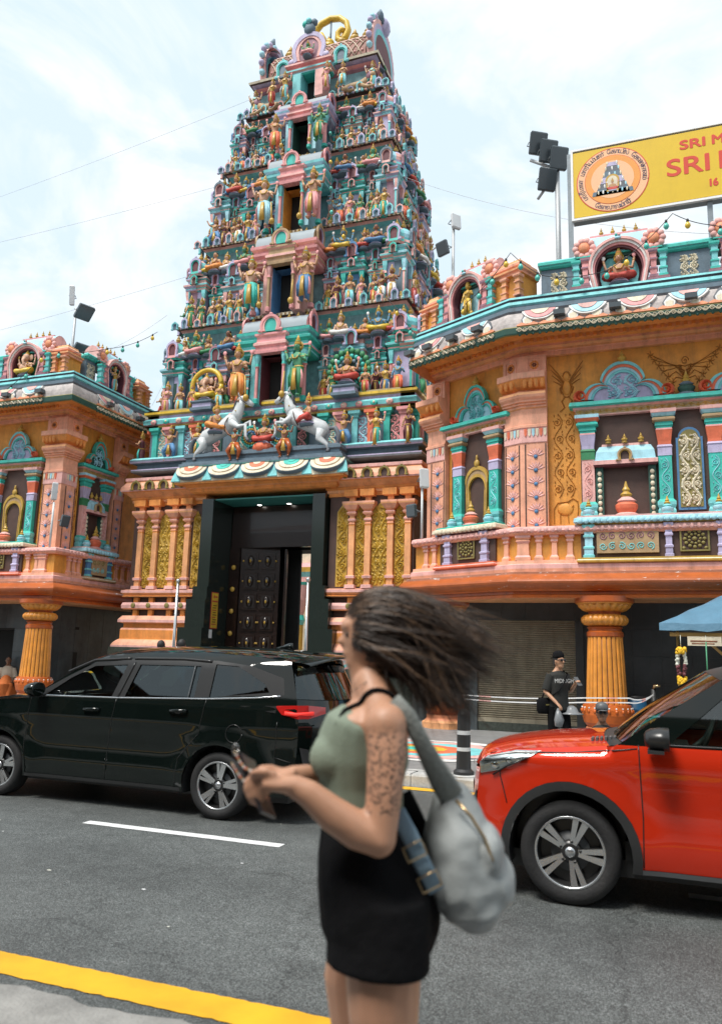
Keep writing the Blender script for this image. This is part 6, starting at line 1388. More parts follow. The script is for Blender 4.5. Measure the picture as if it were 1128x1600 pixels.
red = make_car('red_car', 'glossy red compact crossover with dark wheel arch trim, its bonnet behind the woman', (-.62, 6.575, 0), dict(hw=hw_red, paint='redpaint', R=.335, rr=.232, wz=.335, ra=RA, arches=(0, 2.525), domain=dom_red, glass=None, regions=reg_red,
 mats={'fdw': 'carglass', 'rdw': 'tintglass', 'qw': 'tintglass', 'pil': 'blackpaint', 'clad': 'plastic', 'clad#2': 'plastic', 'sill': 'trimgrey'}, off=SILL['off'],
 seams=[[(.46, 1.065), (.475, .6), (.47, .30)], [(1.56, .29), (1.56, 1.07)], [(2.03, .29), (2.06, .55), (2.40, .9), (2.44, 1.09)], [(-.46, .955), (-.47, .80), (-.42, .62)], [(-.40, .962), (0, .985), (.30, 1.02), (.45, 1.04)]],
 trims=[([(.60, 1.072), (1.55, 1.078), (2.44, 1.10)], .007, 'rimblack')], handles=[(1.40, .93), (2.30, .95)], handle_mat='redpaint', mirror=(.60, 1.10), mirror_mat='rimblack',
 ribbon=[('front_bumper', [(-.60, .22, -.72, .20, 0), (-.63, .42, -.76, .40, 0), (-.64, .62, -.775, .60, 0), (-.62, .84, -.75, .80, 0)], 'redpaint'),
  ('bonnet', [(-.62, .86, -.75, .83, .0), (-.58, .925, -.68, .945, .0), (-.45, .965, -.52, 1.0, .0), (-.2, 1.0, -.25, 1.045, .0), (.05, 1.022, .02, 1.07, .0), (.27, 1.042, .20, 1.085, .0)], 'redpaint'),
  ('cowl', [(.27, 1.040, .20, 1.080, .0), (.36, 1.07, .28, 1.09, .0)], 'plastic'),
  ('windscreen', [(.36, 1.078, .27, 1.09, .0), (.62, 1.26, .52, 1.29, .0), (.99, 1.50, .92, 1.55, .0)], 'carglass'),
  ('roof', [(.99, 1.502, .92, 1.552, .0), (1.15, 1.555, 1.1, 1.60, .0), (1.45, 1.585, 1.45, 1.63, 0), (2.0, 1.60, 2.0, 1.645, 0), (2.5, 1.575, 2.55, 1.62, 0), (2.85, 1.50, 2.95, 1.55, 0)], 'rimblack'),
  ('rear_window', [(2.85, 1.498, 2.95, 1.548, 0), (3.02, 1.15, 3.14, 1.13, 0)], 'tintglass'), ('tailgate', [(3.02, 1.15, 3.14, 1.13, 0), (3.08, .75, 3.22, .75, 0), (3.02, .26, 3.15, .26, 0)], 'redpaint')],
 x0=-.62, x1=3.1, belt=1.05, cowl=.35, seats=[(1.15, (-.36, .36)), (2.05, (-.45, 0, .45))], spin={(0, -1): .35, (2.525, -1): 1.}, steer=0., spokes=[(-.16, .013, .020), (.16, .013, .020), (-.065, .004, .006)]))
# red car details
def on(hw, x, z, o=0., s=-1): return (x, s*(hw(x, z)+o), z)
def nose(x_off, y, z):     # point on the curved nose for a given y
    w = hw_red(-.63, z); k = 1-min(1, abs(y)/w)**2.4; return (-.635-.135*k-x_off, y, z)
for s in (-1, 1):
    mb = MB()   # headlight: lens over a dark bowl with projector and bright strip
    outer = [(-.615, .80), (-.47, .835), (-.33, .90), (-.18, .985), (-.36, .975), (-.56, .925), (-.62, .88)]
    pts = dense(outer, .04); c = (-.46, .90)
    def hp(x, z, o): return (x, s*(hw_red(x, z)+o), z)
    for nm_, o_, m_ in (('bowl', .003, 'alloy'), ('lens', .010, 'lampglass')):
        v = [hp(c[0], c[1], o_+.006)]+[hp(c[0]+(x-c[0])*.5, c[1]+(z-c[1])*.5, o_+.005) for x, z in pts]+[hp(x, z, o_) for x, z in pts]; n = len(pts)
        MB().add(v, [(0, 1+i, 1+(i+1) % n) for i in range(n)]+[(1+i, 1+n+i, 1+n+(i+1) % n, 1+(i+1) % n) for i in range(n)], m_, True).build('headlight' if m_ == 'lampglass' else 'headlight_bowl', red)
    MB().tube([hp(-.55, .925, .008), hp(-.36, .965, .008), hp(-.22, .972, .008)], [(.012, .004)]*3, 'white', 6).build('daytime_strip', red)
    MB().ball(hp(-.50, .865, .004), (.035, .012, .03), 'chrome', 12, 8).build('projector_lamp', red); MB().ball(hp(-.40, .905, .004), (.028, .01, .024), 'chrome', 12, 8).build('projector_lamp', red)
    MB().tube([hp(-.52, .80, .004), hp(-.42, .865, .004), hp(-.28, .93, .004)], [(.014, .006)]*3, 'rimblack', 6).build('headlight_trim', red)
    fv = [nose(.006, s*y, z) for y, z in ((.62, .84), (.30, .80), (.30, .87), (.66, .90))]; MB().add(fv, [(0, 1, 2, 3)], 'rimblack').build('grille_strip', red)
    MB().add([nose(.008, s*y, z) for y, z in ((.74, .42), (.60, .40), (.60, .60), (.76, .70))], [(0, 1, 2, 3)], 'plastic').build('fog_lamp_recess', red)
v = []
for z in (.36, .44, .54, .62, .70):
    for j in range(-8, 9): v.append(nose(.005, j/8*.52, z))
MB().add(v, [(i*17+j, i*17+j+1, (i+1)*17+j+1, (i+1)*17+j) for i in range(4) for j in range(16)], 'rimblack').build('grille', red)
v = []
for z in (.20, .25, .31, .36):
    for j in range(-10, 11): v.append(nose(.006-.02*(z < .25), j/10*.80, z))
MB().add(v, [(i*21+j, i*21+j+1, (i+1)*21+j+1, (i+1)*21+j) for i in range(3) for j in range(20)], 'plastic').build('lower_bumper', red)
wp = MB(); wp.tube([(.34, -.35, 1.095), (.45, .1, 1.155)], .008, 'rimblack', 5).tube([(.34, .25, 1.095), (.44, .55, 1.14)], .008, 'rimblack', 5); wp.build('wiper', red)
lv = MB()
for k in range(7): lv.box(.14+.03*k, .155+.03*k, -.62, -.50, 1.052+.003*k, 1.075+.003*k, 'trimgrey')
lv.build('cowl_grille', red)
MB().box(.52, .60, -.44, -.30, 1.225, 1.228, 'sky').build('road_tax_sticker', red, (0, 0, 0))
# ---- black
def hw_blk(x, z):
    w = .875
    if x < .2: w -= .08*((.2-x)/.8)**2
    if x > 2.7: w -= .085*((x-2.7)/.85)**2
    if z > 1.06: w -= (z-1.06)*.34
    if z < .5: w -= .05*((.5-z)/.25)**2*.5
    w += .012*math.exp(-((z-.90)/.05)**2) - .018*math.exp(-((z-.58)/.14)**2)*(1 if .3 < x < 2.5 else .2)
    for ax in (0, 2.75):
        r = sqrt((x-ax)**2+(z-.318)**2); w += .02*math.exp(-((r-.42)/.12)**2)
    if z > 1.46: w -= .06*((z-1.46)/.12)**2
    return w
RB_ = .385
bktop = [(-.62, .88), (-.56, .94), (-.3, 1.0), (.05, 1.03), (.36, 1.055), (.46, 1.11), (.8, 1.32), (1.10, 1.49), (1.3, 1.54), (1.7, 1.575), (2.4, 1.59), (3.0, 1.565), (3.40, 1.52), (3.44, 1.42), (3.53, 1.15), (3.57, .9), (3.55, .55), (3.46, .26)]
dom_blk = [(-.60, .22), (-.64, .45), (-.64, .68)]+bktop+arc(2.75, .318, RB_, -.2, pi+.2, 18)+arc(0, .318, RB_, -.2, pi+.2, 18)
reg_blk = [('fdw', [(.56, 1.085), (.86, 1.285), (1.12, 1.415), (1.53, 1.44), (1.44, 1.11)]), ('rdw', [(1.60, 1.115), (1.69, 1.445), (2.43, 1.45), (2.43, 1.14)]), ('qw', [(2.60, 1.15), (2.60, 1.475), (2.86, 1.46), (3.18, 1.30), (3.24, 1.22)]),
 ('pil', [(.40, 1.07), (.82, 1.305), (1.10, 1.445), (1.6, 1.50), (2.6, 1.51), (3.0, 1.47), (3.36, 1.36), (3.40, 1.20), (1.5, 1.09)]),
 ('clad', arc(0, .318, .41, -.2, pi+.2, 18)), ('clad#2', arc(2.75, .318, .41, -.2, pi+.2, 18)), ('sill', [(.36, .18), (.36, .275), (2.42, .275), (2.42, .18)]),
 ('fd', [(.38, .275), (.36, .6), (.40, 1.07), (1.51, 1.09), (1.44, .6), (1.43, .275)]), ('rd', [(1.43, .275), (1.44, .6), (1.51, 1.09), (2.58, 1.13), (2.53, .80), (2.30, .55), (2.28, .275)])]
blk = make_car('black_car', 'glossy black people carrier driving left in front of the temple doorway', (-6.83, 7.855, 0), dict(hw=hw_blk, paint='blackpaint', R=.318, rr=.225, wz=.318, ra=RB_, arches=(0, 2.75), domain=dom_blk, glass=None, regions=reg_blk,
 mats={'fdw': 'carglass', 'rdw': 'tintglass', 'qw': 'tintglass', 'pil': 'rimblack', 'clad': 'blackpaint', 'clad#2': 'blackpaint', 'sill': 'plastic'}, off={'fdw': -.012, 'rdw': -.012, 'qw': -.010, 'sill': .008, 'clad': .006, 'clad#2': .006, 'pil': .001},
 seams=[[(.40, 1.07), (.36, .6), (.38, .28)], [(1.51, 1.09), (1.44, .6), (1.43, .28)], [(2.28, .28), (2.30, .55), (2.53, .80), (2.58, 1.13)], [(3.36, .95), (3.34, .62), (3.5, .58)], arc(2.92, .82, .085, 0, 2*pi, 18)],
 trims=[([(.46, 1.085), (1.5, 1.10), (2.58, 1.135), (3.10, 1.165), (3.36, 1.19)], .009, 'chrome'), ([(.80, 1.345), (1.1, 1.475), (1.55, 1.505)], .016, 'rimblack'), ([(1.60, 1.505), (2.2, 1.515), (2.54, 1.50)], .016, 'rimblack'), ([(1.52, 1.11), (1.62, 1.47)], .012, 'rimblack'), ([(2.36, 1.13), (2.36, 1.45)], .006, 'trimgrey')], handles=[(1.22, .965), (2.28, 1.0)], handle_mat='blackpaint', mirror=(.55, 1.135), mirror_mat='blackpaint',
 ribbon=[('front_bumper', [(-.60, .22, -.74, .20, 0), (-.64, .45, -.82, .42, 0), (-.64, .68, -.83, .66, 0), (-.62, .86, -.80, .84, 0)], 'blackpaint'),
  ('bonnet', [(-.62, .88, -.80, .86, 0), (-.56, .94, -.70, .97, 0), (-.3, 1.0, -.35, 1.04, 0), (.05, 1.03, .02, 1.075, 0), (.36, 1.055, .30, 1.10, 0)], 'blackpaint'),
  ('windscreen', [(.37, 1.06, .30, 1.10, 0), (.46, 1.11, .36, 1.13, 0), (.8, 1.32, .68, 1.36, 0), (1.10, 1.49, 1.02, 1.56, 0)], 'carglass'),
  ('roof', [(1.10, 1.492, 1.02, 1.562, 0), (1.3, 1.54, 1.26, 1.61, 0), (1.7, 1.575, 1.7, 1.645, 0), (2.4, 1.59, 2.4, 1.665, 0), (3.0, 1.565, 3.05, 1.65, 0), (3.40, 1.52, 3.50, 1.61, 0)], 'blackpaint'),
  ('spoiler', [(3.40, 1.522, 3.50, 1.612, 0), (3.56, 1.50, 3.72, 1.585, .02), (3.58, 1.47, 3.73, 1.555, .02), (3.44, 1.44, 3.56, 1.50, .02)], 'blackpaint'),
  ('tailgate_window', [(3.44, 1.43, 3.57, 1.49, .03), (3.52, 1.17, 3.76, 1.15, .0)], 'tintglass'), ('tailgate', [(3.525, 1.165, 3.77, 1.145, 0), (3.57, .9, 3.82, .9, 0), (3.555, .66, 3.80, .66, 0)], 'blackpaint'),
  ('rear_bumper', [(3.56, .66, 3.83, .66, -.004), (3.55, .5, 3.84, .5, -.004), (3.46, .26, 3.70, .25, 0)], 'blackpaint')],
 x0=-.62, x1=3.6, belt=1.07, cowl=.45, seats=[(1.2, (-.36, .36)), (2.1, (-.45, .0, .45)), (2.85, (-.4, .4))], spin={(2.75, -1): .1}, steer=0., spokes=[(-.17, .016, .030), (.13, .014, .016)]))
def rearp(y, z, o=0.):
    w = hw_blk(3.55, z); k = 1-min(1, abs(y)/w)**2.4; return (3.565+.25*k+o, y, z)
for s in (-1, 1):
    a = [(3.34, 1.085), (3.40, 1.02), (3.56, .985)]; top = [(3.34, 1.10), (3.42, 1.105), (3.545, 1.11)]
    v = [(x, s*(hw_blk(x, z)+.006), z) for x, z in a+top]+[rearp(s*y, z, .008) for y, z in ((.70, .985), (.52, 1.03), (.52, 1.09), (.70, 1.11))]
    MB().add(v, [(0, 1, 4, 3), (1, 2, 5, 4), (2, 6, 9, 5), (6, 7, 8, 9)], 'tailred').build('tail_light', blk)
    MB().tube([(3.43, s*(hw_blk(3.43, 1.04)+.008), 1.035), (3.54, s*(hw_blk(3.54, 1.02)+.008), 1.025), rearp(s*.66, 1.035, .012)], [(.010, .02)]*3, 'tailglow', 6).build('tail_light_strip', blk)
    v = [(x, s*(hw_blk(x, z)+.004), z) for x, z in ((2.95, 1.085), (3.34, 1.03), (3.34, 1.10))]; MB().add(v, [(0, 1, 2)], 'rimblack').build('lamp_side_trim', blk)
    MB().add([rearp(s*y, z, .010) for y, z in ((.60, .44), (.72, .46), (.78, .72), (.70, .70))], [(0, 1, 2, 3)], 'plastic').build('bumper_vent', blk)
    MB().add([rearp(s*y, z, .016) for y, z in ((.42, .42), (.68, .43), (.68, .46), (.42, .45))], [(0, 1, 2, 3)], 'tailred').build('reflector', blk)
    hl = [(-.60, .80), (-.40, .86), (-.22, .94), (-.5, .93), (-.62, .89)]; MB().add([(x, s*(hw_blk(x, z)+.006), z) for x, z in hl], [(0, 1, 2, 3, 4)], 'lampglass').build('headlight', blk)
np_ = MB(); pv_ = [rearp(y, z, .018) for y, z in ((-.26, .76), (.26, .76), (.26, .88), (-.26, .88))]; np_.add(pv_, [(0, 1, 2, 3)], 'rimblack'); np_.build('number_plate', blk)
em = MB(); c_ = rearp(0, 1.03, .02)
for rx, rz, dz in ((.075, .05, 0), (.028, .048, 0), (.055, .02, .02)): em.tube([(c_[0], rx*cos(2*pi*k/24), c_[2]+dz+rz*sin(2*pi*k/24)) for k in range(25)], .008, 'chrome', 6)
em.build('rear_emblem', blk)
MB().tube([rearp(-.1, 1.19, .02), rearp(.28, 1.16, .03)], .010, 'plastic', 6).build('rear_wiper', blk)
fin = MB(); fin.loft([[(2.9+.0+k, yy*(1-k*2.2), 1.655+zz) for yy, zz in ((-.03, 0), (0, .06*min(1, k*6+.05)), (.03, 0))] for k in (0, .05, .1, .16, .2)], 'blackpaint', True); fin.build('roof_aerial', blk)
def text_mb(s, size, m, ext=.001):
    c = bpy.data.curves.new('txt', 'FONT'); c.body = s; c.size = size; c.extrude = ext; c.align_x = 'LEFT'; o = bpy.data.objects.new('txt', c); COL.objects.link(o)
    dg = bpy.context.evaluated_depsgraph_get(); me = bpy.data.meshes.new_from_object(o.evaluated_get(dg)); bpy.data.objects.remove(o); me.materials.clear(); me.materials.append(MATS[m]); return me
pl = text_mb('W', .10, 'white'); o = place(pl, 'plate_lettering', blk, (rearp(-.2, .8, .026)[0], -.22, .785)); o.rotation_euler = (pi/2, 0, radians(78))
# ------------------------------------------------------------------ people
def skinmat(name, col):
    m = mat(name, col, rough=.5, var=.10, vs=9, bump=.04, bs=140); b = m.node_tree.nodes['Principled BSDF']
    b.inputs['Subsurface Weight'].default_value = .12; b.inputs['Subsurface Radius'].default_value = (.012, .005, .003); return m
skinmat('skin_w', (.50, .265, .165)); skinmat('skin_m', (.46, .25, .15)); skinmat('skin_d', (.22, .11, .065))
mat('sage', (.22, .27, .205), rough=.8, var=.1, bump=.25, bs=260); mat('blackcloth', (.008, .008, .009), rough=.9, var=.2, bump=.35, bs=20, spec=.12); mat('charcoal', (.020, .0205, .018), rough=.85, var=.2, vs=10, bump=.3, bs=120)
mat('bagcloth', (.31, .335, .335), rough=.65, var=.12, vs=5, bump=.25, bs=14); mat('bagcloth2', (.20, .215, .20), rough=.75, var=.15, bump=.3, bs=90); mat('strapblue', (.22, .33, .42), rough=.7, bump=.3, bs=200); mat('orangecloth', (.62, .17, .04), rough=.8, bump=.2, bs=30); mat('creamcloth', (.55, .48, .38), rough=.8)
mat('hairbrown', (.046, .027, .017), rough=.42, var=.3, vs=30, bump=0, spec=.6); mat('hairlight', (.21, .125, .072), rough=.4, var=.3, vs=30, bump=0, spec=.6); mat('phoneglass', (.015, .015, .018), rough=.1, var=0, bump=0); mat('brass', (.5, .36, .2), rough=.3, metal=1, var=0, bump=0); mat('denim', (.05, .07, .11), rough=.85); mat('plasticbag', (.20, .21, .22), rough=.3, var=.1)
def tattoo(name):
    m = MATS[name]; t = m.node_tree; b = t.nodes['Principled BSDF']; lk = t.links.new; src = b.inputs['Base Color'].links[0].from_socket
    tc_ = t.nodes.new('ShaderNodeTexCoord'); v = t.nodes.new('ShaderNodeTexVoronoi'); v.inputs['Scale'].default_value = 120; n = t.nodes.new('ShaderNodeTexNoise'); n.inputs['Scale'].default_value = 60
    ad = t.nodes.new('ShaderNodeMixRGB'); ad.inputs[0].default_value = .25; lk(tc_.outputs['Object'], ad.inputs[1]); lk(n.outputs['Color'], ad.inputs[2]); lk(tc_.outputs['Object'], v.inputs[0])
    r = t.nodes.new('ShaderNodeMapRange'); r.inputs[1].default_value = .34; r.inputs[2].default_value = .52; r.inputs[3].default_value = 1; r.inputs[4].default_value = 0; lk(v.outputs['Distance'], r.inputs[0])
    s = t.nodes.new('ShaderNodeSeparateXYZ'); lk(tc_.outputs['Object'], s.inputs[0])
    def rng(sock, a, bb, c, d):
        q = t.nodes.new('ShaderNodeMapRange'); q.inputs[1].default_value = a; q.inputs[2].default_value = bb; q.inputs[3].default_value = c; q.inputs[4].default_value = d; lk(sock, q.inputs[0]); return q.outputs[0]
    def mul(a, bb):
        q = t.nodes.new('ShaderNodeMath'); q.operation = 'MULTIPLY'; lk(a, q.inputs[0]); lk(bb, q.inputs[1]); return q.outputs[0]
    k = mul(mul(rng(s.outputs[2], 1.135, 1.145, 0, 1), rng(s.outputs[2], 1.30, 1.33, 1, 0)), mul(rng(s.outputs[1], -.13, -.11, 1, 0), rng(s.outputs[0], -.03, .0, 0, 1)))
    k = mul(k, r.outputs[0]); x = t.nodes.new('ShaderNodeMix'); x.data_type = 'RGBA'; x.inputs[7].default_value = (.05, .035, .03, 1); lk(src, x.inputs[6]); sc2 = t.nodes.new('ShaderNodeMath'); sc2.operation = 'MULTIPLY'; sc2.inputs[1].default_value = .85; lk(k, sc2.inputs[0]); lk(sc2.outputs[0], x.inputs[0]); lk(x.outputs[2], b.inputs['Base Color'])
tattoo('skin_w')
def remeshed(mb, name, voxel, parent, m, it=6, fac=.5):
    me = mb.mesh(name); o = bpy.data.objects.new(name, me); COL.objects.link(o)
    r = o.modifiers.new('r', 'REMESH'); r.mode = 'VOXEL'; r.voxel_size = voxel; r.use_smooth_shade = True
    s = o.modifiers.new('s', 'SMOOTH'); s.factor = fac; s.iterations = it
    dg = bpy.context.evaluated_depsgraph_get(); dg.update(); me2 = bpy.data.meshes.new_from_object(o.evaluated_get(dg)); bpy.data.objects.remove(o)
    me2.materials.clear(); me2.materials.append(MATS[m]); me2.polygons.foreach_set('material_index', [0]*len(me2.polygons)); me2.polygons.foreach_set('use_smooth', [True]*len(me2.polygons))
    return place(me2, name, parent)
FH = Vector((-sin(YAW), cos(YAW), 0)); RH = Vector((cos(YAW), sin(YAW), 0))
def pixray(x, y): return (_f*FPX+_r*(x-564)+_u*(800-y))
def pix(x, y, D):
    d = pixray(x, y); t = D/d.dot(FH); return EYE+d*t
WD = 2.0
wroot = thing('person', 'woman in sage green top and black shorts with hair flying, holding a phone', 'person', tuple(RH*.04+FH*WD+Vector((0, 0, .121))), YAW)
def wp_(x, y, D=WD):
    q = pix(x, y, D)-wroot.location; return (q.dot(RH), q.dot(FH), q.z)
fa_ = radians(22); REF = (cos(fa_), -sin(fa_), 0)
torso = [((595, 1440), .150, .115), ((595, 1400), .155, .118), ((585, 1340), .14, .108), ((568, 1275), .112, .090), ((564, 1225), .116, .094), ((567, 1172), .130, .104), ((580, 1130), .140, .092), ((588, 1106), .115, .072), ((584, 1086), .070, .055), ((575, 1055), .044, .045), ((570, 1030), .044, .046)]
sk = MB(); W_ = 'skin_w'
sk.tube([wp_(*c) for c, a, b in torso], [(a, b) for c, a, b in torso], W_, 20, up=REF)
hc = wp_(584, 988); sk.ball(hc, (.078, .072, .106), W_, 18, 14); sk.ball(wp_(571, 1014), (.053, .052, .062), W_, 14, 10); sk.tube([wp_(543, 990), wp_(533, 1003), wp_(541, 1009)], [.010, .013, .011], W_, 8); sk.ball(wp_(556, 1034), (.028, .034, .024), W_, 10, 8); sk.ball(wp_(543, 1020), (.014, .024, .010), W_, 8, 6); sk.ball(wp_(545, 978), (.022, .05, .02), W_, 10, 8)
def limb(pts, rad): sk.tube([wp_(*p) for p in pts], rad, W_, 14)
sk.ball(wp_(603, 1134, 1.865), (.049, .049, .052), W_, 14, 10); sk.ball(wp_(592, 1312, 1.82), .038, W_, 12, 9); sk.tube([wp_(576, 1062, 1.98), wp_(584, 1086, 1.95), wp_(594, 1110, 1.91), wp_(602, 1130, 1.87)], [.042, .040, .040, .042], W_, 12)
limb([(602, 1132, 1.868), (604, 1150, 1.862), (604, 1180, 1.85), (599, 1250, 1.83), (593, 1312, 1.82)], [.044, .047, .045, .040, .036])
limb([(592, 1312, 1.82), (560, 1298, 1.82), (520, 1272, 1.81), (480, 1238, 1.80), (455, 1226, 1.80)], [.037, .042, .038, .029, .024])
limb([(575, 1112, 2.12), (566, 1150, 2.17), (556, 1230, 2.19), (548, 1285, 2.17)], [.045, .050, .046, .040]); limb([(548, 1287, 2.17), (515, 1240, 2.08), (478, 1214, 1.96), (455, 1214, 1.90)], [.040, .040, .030, .025])
for px_, D, zt in ((600, 1.925, .90), (557, 2.10, .80)):
    b = wp_(px_, 1520, D); x, y = b[0], b[1]
    sk.tube([(x-.005+(.03 if zt < .85 else 0), y, zt), (x, y, .70), (x+.01, y, .56), (x+.015, y, .46), (x+.03, y, .34), (x+.03, y, .18), (x+.03, y, .09)], [.095, .080, .062, .054, .058, .042, .034], W_, 14)
    sk.tube([(x+.05, y, .05), (x-.02, y, .05), (x-.13, y, .03)], [(.035, .04), (.04, .035), (.035, .022)], W_, 10)
# near hand: palm, thumb, four unequal bent fingers round the phone; far hand supports from behind
def hand(palm, fingers, D):
    sk.tube([wp_(*p, D) for p in palm], [(.026, .020), (.040, .018), (.042, .016), (.036, .014)], W_, 12, up=(0, 0, 1))
    for pts, r in fingers: sk.tube([wp_(a, b, D+c) for a, b, c in pts], [r, r*.95, r*.9, r*.75], W_, 8)
hand([(460, 1227), (440, 1225), (424, 1224), (412, 1222)], [([(432, 1212, -.02), (414, 1205, -.03), (401, 1206, -.02), (391, 1210, -.01)], .0105), ([(412, 1210, 0), (398, 1212, .0), (387, 1219, .01), (386, 1229, .03)], .0098), ([(412, 1220, -.005), (397, 1225, .0), (385, 1232, .01), (389, 1243, .03)], .0100), ([(414, 1230, -.005), (401, 1238, .0), (390, 1247, .01), (397, 1257, .02)], .0098), ([(417, 1238, .0), (407, 1249, .0), (405, 1259, .005), (413, 1268, .01)], .0092)], 1.80)
hand([(462, 1213), (446, 1212), (430, 1212), (420, 1214)], [([(428, 1204, 0), (414, 1202, .0), (404, 1205, -.01), (398, 1212, -.02)], .010), ([(420, 1212, 0), (408, 1216, .0), (400, 1224, -.01), (398, 1234, -.02)], .010), ([(422, 1222, 0), (410, 1228, .0), (404, 1236, -.01), (404, 1246, -.02)], .0098), ([(424, 1230, 0), (414, 1238, .0), (410, 1246, -.01), (412, 1254, -.02)], .0092), ([(440, 1206, -.01), (424, 1200, -.02), (410, 1200, -.03), (402, 1203, -.04)], .010)], 1.89)
wbody = remeshed(sk, 'body', .0062, wroot, 'skin_w', 5)
WB = BVHTree.FromPolygons([v.co for v in wbody.data.vertices], [tuple(q.vertices) for q in wbody.data.polygons])
def onbody(p, o=.004):
    l, n, i, d = WB.find_nearest(Vector(p)); return tuple(l+n*o)
for e in (-1, 1): MB().ball(onbody(wp_(541, 992, 2.0+e*.032), -.004), (.006, .012, .008), 'black', 8, 6).build('eye', wroot)
# tank top
tp = MB(); tt = [((568, 1296), .122, .097), ((567, 1270), .119, .096), ((564, 1225), .123, .100), ((566, 1185), .138, .113), ((569, 1158), .142, .108), ((576, 1138), .146, .100), ((584, 1118), .120, .072)]
tp.tube([wp_(*c) for c, a, b in tt], [(a, b) for c, a, b in tt], 'sage', 20, up=REF)
for s in (-1, 1): tp.ball(tuple(Vector(wp_(522, 1178))+Vector((.0, s*.068, 0))), (.058, .056, .056), 'sage', 12, 9)
remeshed(tp, 'top', .006, wroot, 'sage', 8)
for D0, D1 in ((1.91, 1.91), (2.09, 2.09)):
    cs_ = smoothline([wp_(540, 1136, D0), wp_(556, 1110, D0), wp_(580, 1086, D1), wp_(606, 1092, D1), wp_(628, 1118, D0), wp_(636, 1150, D0)], 5)
    MB().tube([onbody(c, .0045) for c in cs_], .0055, 'blackcloth', 6).build('shoulder_strap', wroot)
# shorts
sh = MB(); st_ = [((568, 1274), .121, .099), ((572, 1310), .138, .115), ((584, 1350), .166, .134), ((595, 1400), .178, .141), ((595, 1440), .176, .138), ((590, 1468), .15, .13)]
sh.tube([wp_(*c) for c, a, b in st_], [(a, b) for c, a, b in st_], 'blackcloth', 20, up=REF)
for px_, D, e in ((590, 1.92, 1513), (566, 2.09, 1450)): sh.tube([wp_(590, 1400, D), wp_(px_+2, 1450, D), wp_(px_, e-18, D), wp_(px_-1, e, D)], [(.095, .118), (.096, .120), (.098, .121), (.099, .121)] if D < 2 else [(.09, .10), (.092, .098), (.095, .098), (.095, .098)], 'blackcloth', 18, up=REF)
remeshed(sh, 'shorts', .007, wroot, 'blackcloth', 14)
for px_, D in ((600, 1.925), (557, 2.10)):
    x, y, _ = wp_(px_, 1520, D)
    MB().tube([(x+.075, y, .05), (x+.04, y, .055), (x-.04, y, .052), (x-.12, y, .036), (x-.155, y, .028)], [(.036, .045), (.042, .052), (.045, .048), (.042, .033), (.03, .022)], 'white', 12, up=(0, 0, 1)).build('shoe', wroot)
# hair: dark core and several hundred strands blown to the right
hb = MB(); hb.ball(wp_(593, 985, 2.0), (.082, .082, .100), 'hairbrown', 20, 14); hb.ball(wp_(580, 966, 2.0), (.060, .072, .058), 'hairbrown', 16, 12)
hcore = [((592, 992), .058, .076), ((625, 1008), .054, .056), ((655, 1030), .04, .035), ((680, 1050), .012, .012)]
hb.tube([wp_(*c) for c, a, b in hcore], [(a, b) for c, a, b in hcore], 'hairbrown', 14, up=(0, 0, 1)); hb2 = remeshed(hb, 'hair_core', .009, wroot, 'hairbrown', 4)
R_ = random.Random(11); hs = MB()
def bez(a, b, c, d, t): return a*(1-t)**3+b*3*t*(1-t)**2+c*3*t*t*(1-t)+d*t**3
HC = Vector(wp_(586, 984))
LOCKS = []
for i in range(95):
    f = (i+.5)/95; u = R_.random()**.75
    if R_.random() < .74: x_ = 655+150*u; top = 972+46*u; bot = 1118+30*sin(pi*u)-78*max(0, u-.5)*2; y_ = top+(bot-top)*(1-f)
    else: x_ = 640+100*R_.random(); y_ = 1100+50*R_.random()
    LOCKS.append((f, Vector(wp_(x_+R_.gauss(0, 7), y_+R_.gauss(0, 8), 2.0+R_.uniform(-.13, .13)))))
for i in range(4600):
    n = Vector((R_.uniform(-.9, 1), R_.uniform(-1, 1), R_.uniform(-.7, 1))); n.normalize()
    near = n.y < -.25
    if n.x < (-.92 if near else -.85) or (n.x < (-.72 if near else -.5) and n.z < .25) or (n.x < -.3 and n.z < -.45): continue
    a = HC+Vector((n.x*.083, n.y*.080, n.z*.104)); f = min(.999, max(0, n.z*.5+.5+R_.gauss(0, .13)))
    lk_ = LOCKS[max(0, min(94, int(f*95+R_.gauss(0, 3))))]; fly = R_.random() < .10
    e = lk_[1]+Vector((R_.gauss(0, .02), R_.gauss(0, .006), R_.gauss(0, .006)))*(4 if fly else 1)
    L_ = (e-a).length; tn = Vector((1, 0, 0))-n*n.x
    if tn.length > .01: tn.normalize()
    b = a+n*.010+tn*min(.10, L_*.36)+Vector((.02, 0, 0)); c = a.lerp(e, .64)+Vector((0, n.y*.015, .020+.02*R_.random()))
    amp = R_.uniform(.0006, .003); w0 = R_.uniform(0, 6); cut = R_.uniform(.82, 1.0)
    pts = [tuple(bez(a, b, c, e, cut*q/12)+Vector((0, amp*sin(w0+q*.9), amp*cos(w0*1.3+q*.8)))) for q in range(13)]
    r = R_.uniform(.0006, .0016)
    hs.tube(pts, [r]*8+[r*.85, r*.7, r*.5, r*.3, r*.1], 'hairlight' if (n.z > .3 and R_.random() < .28) or R_.random() < .08 else 'hairbrown', 3)  # paler strands, mostly on top, put a highlight into the hair colour
hobj = hs.build('hair', wroot)
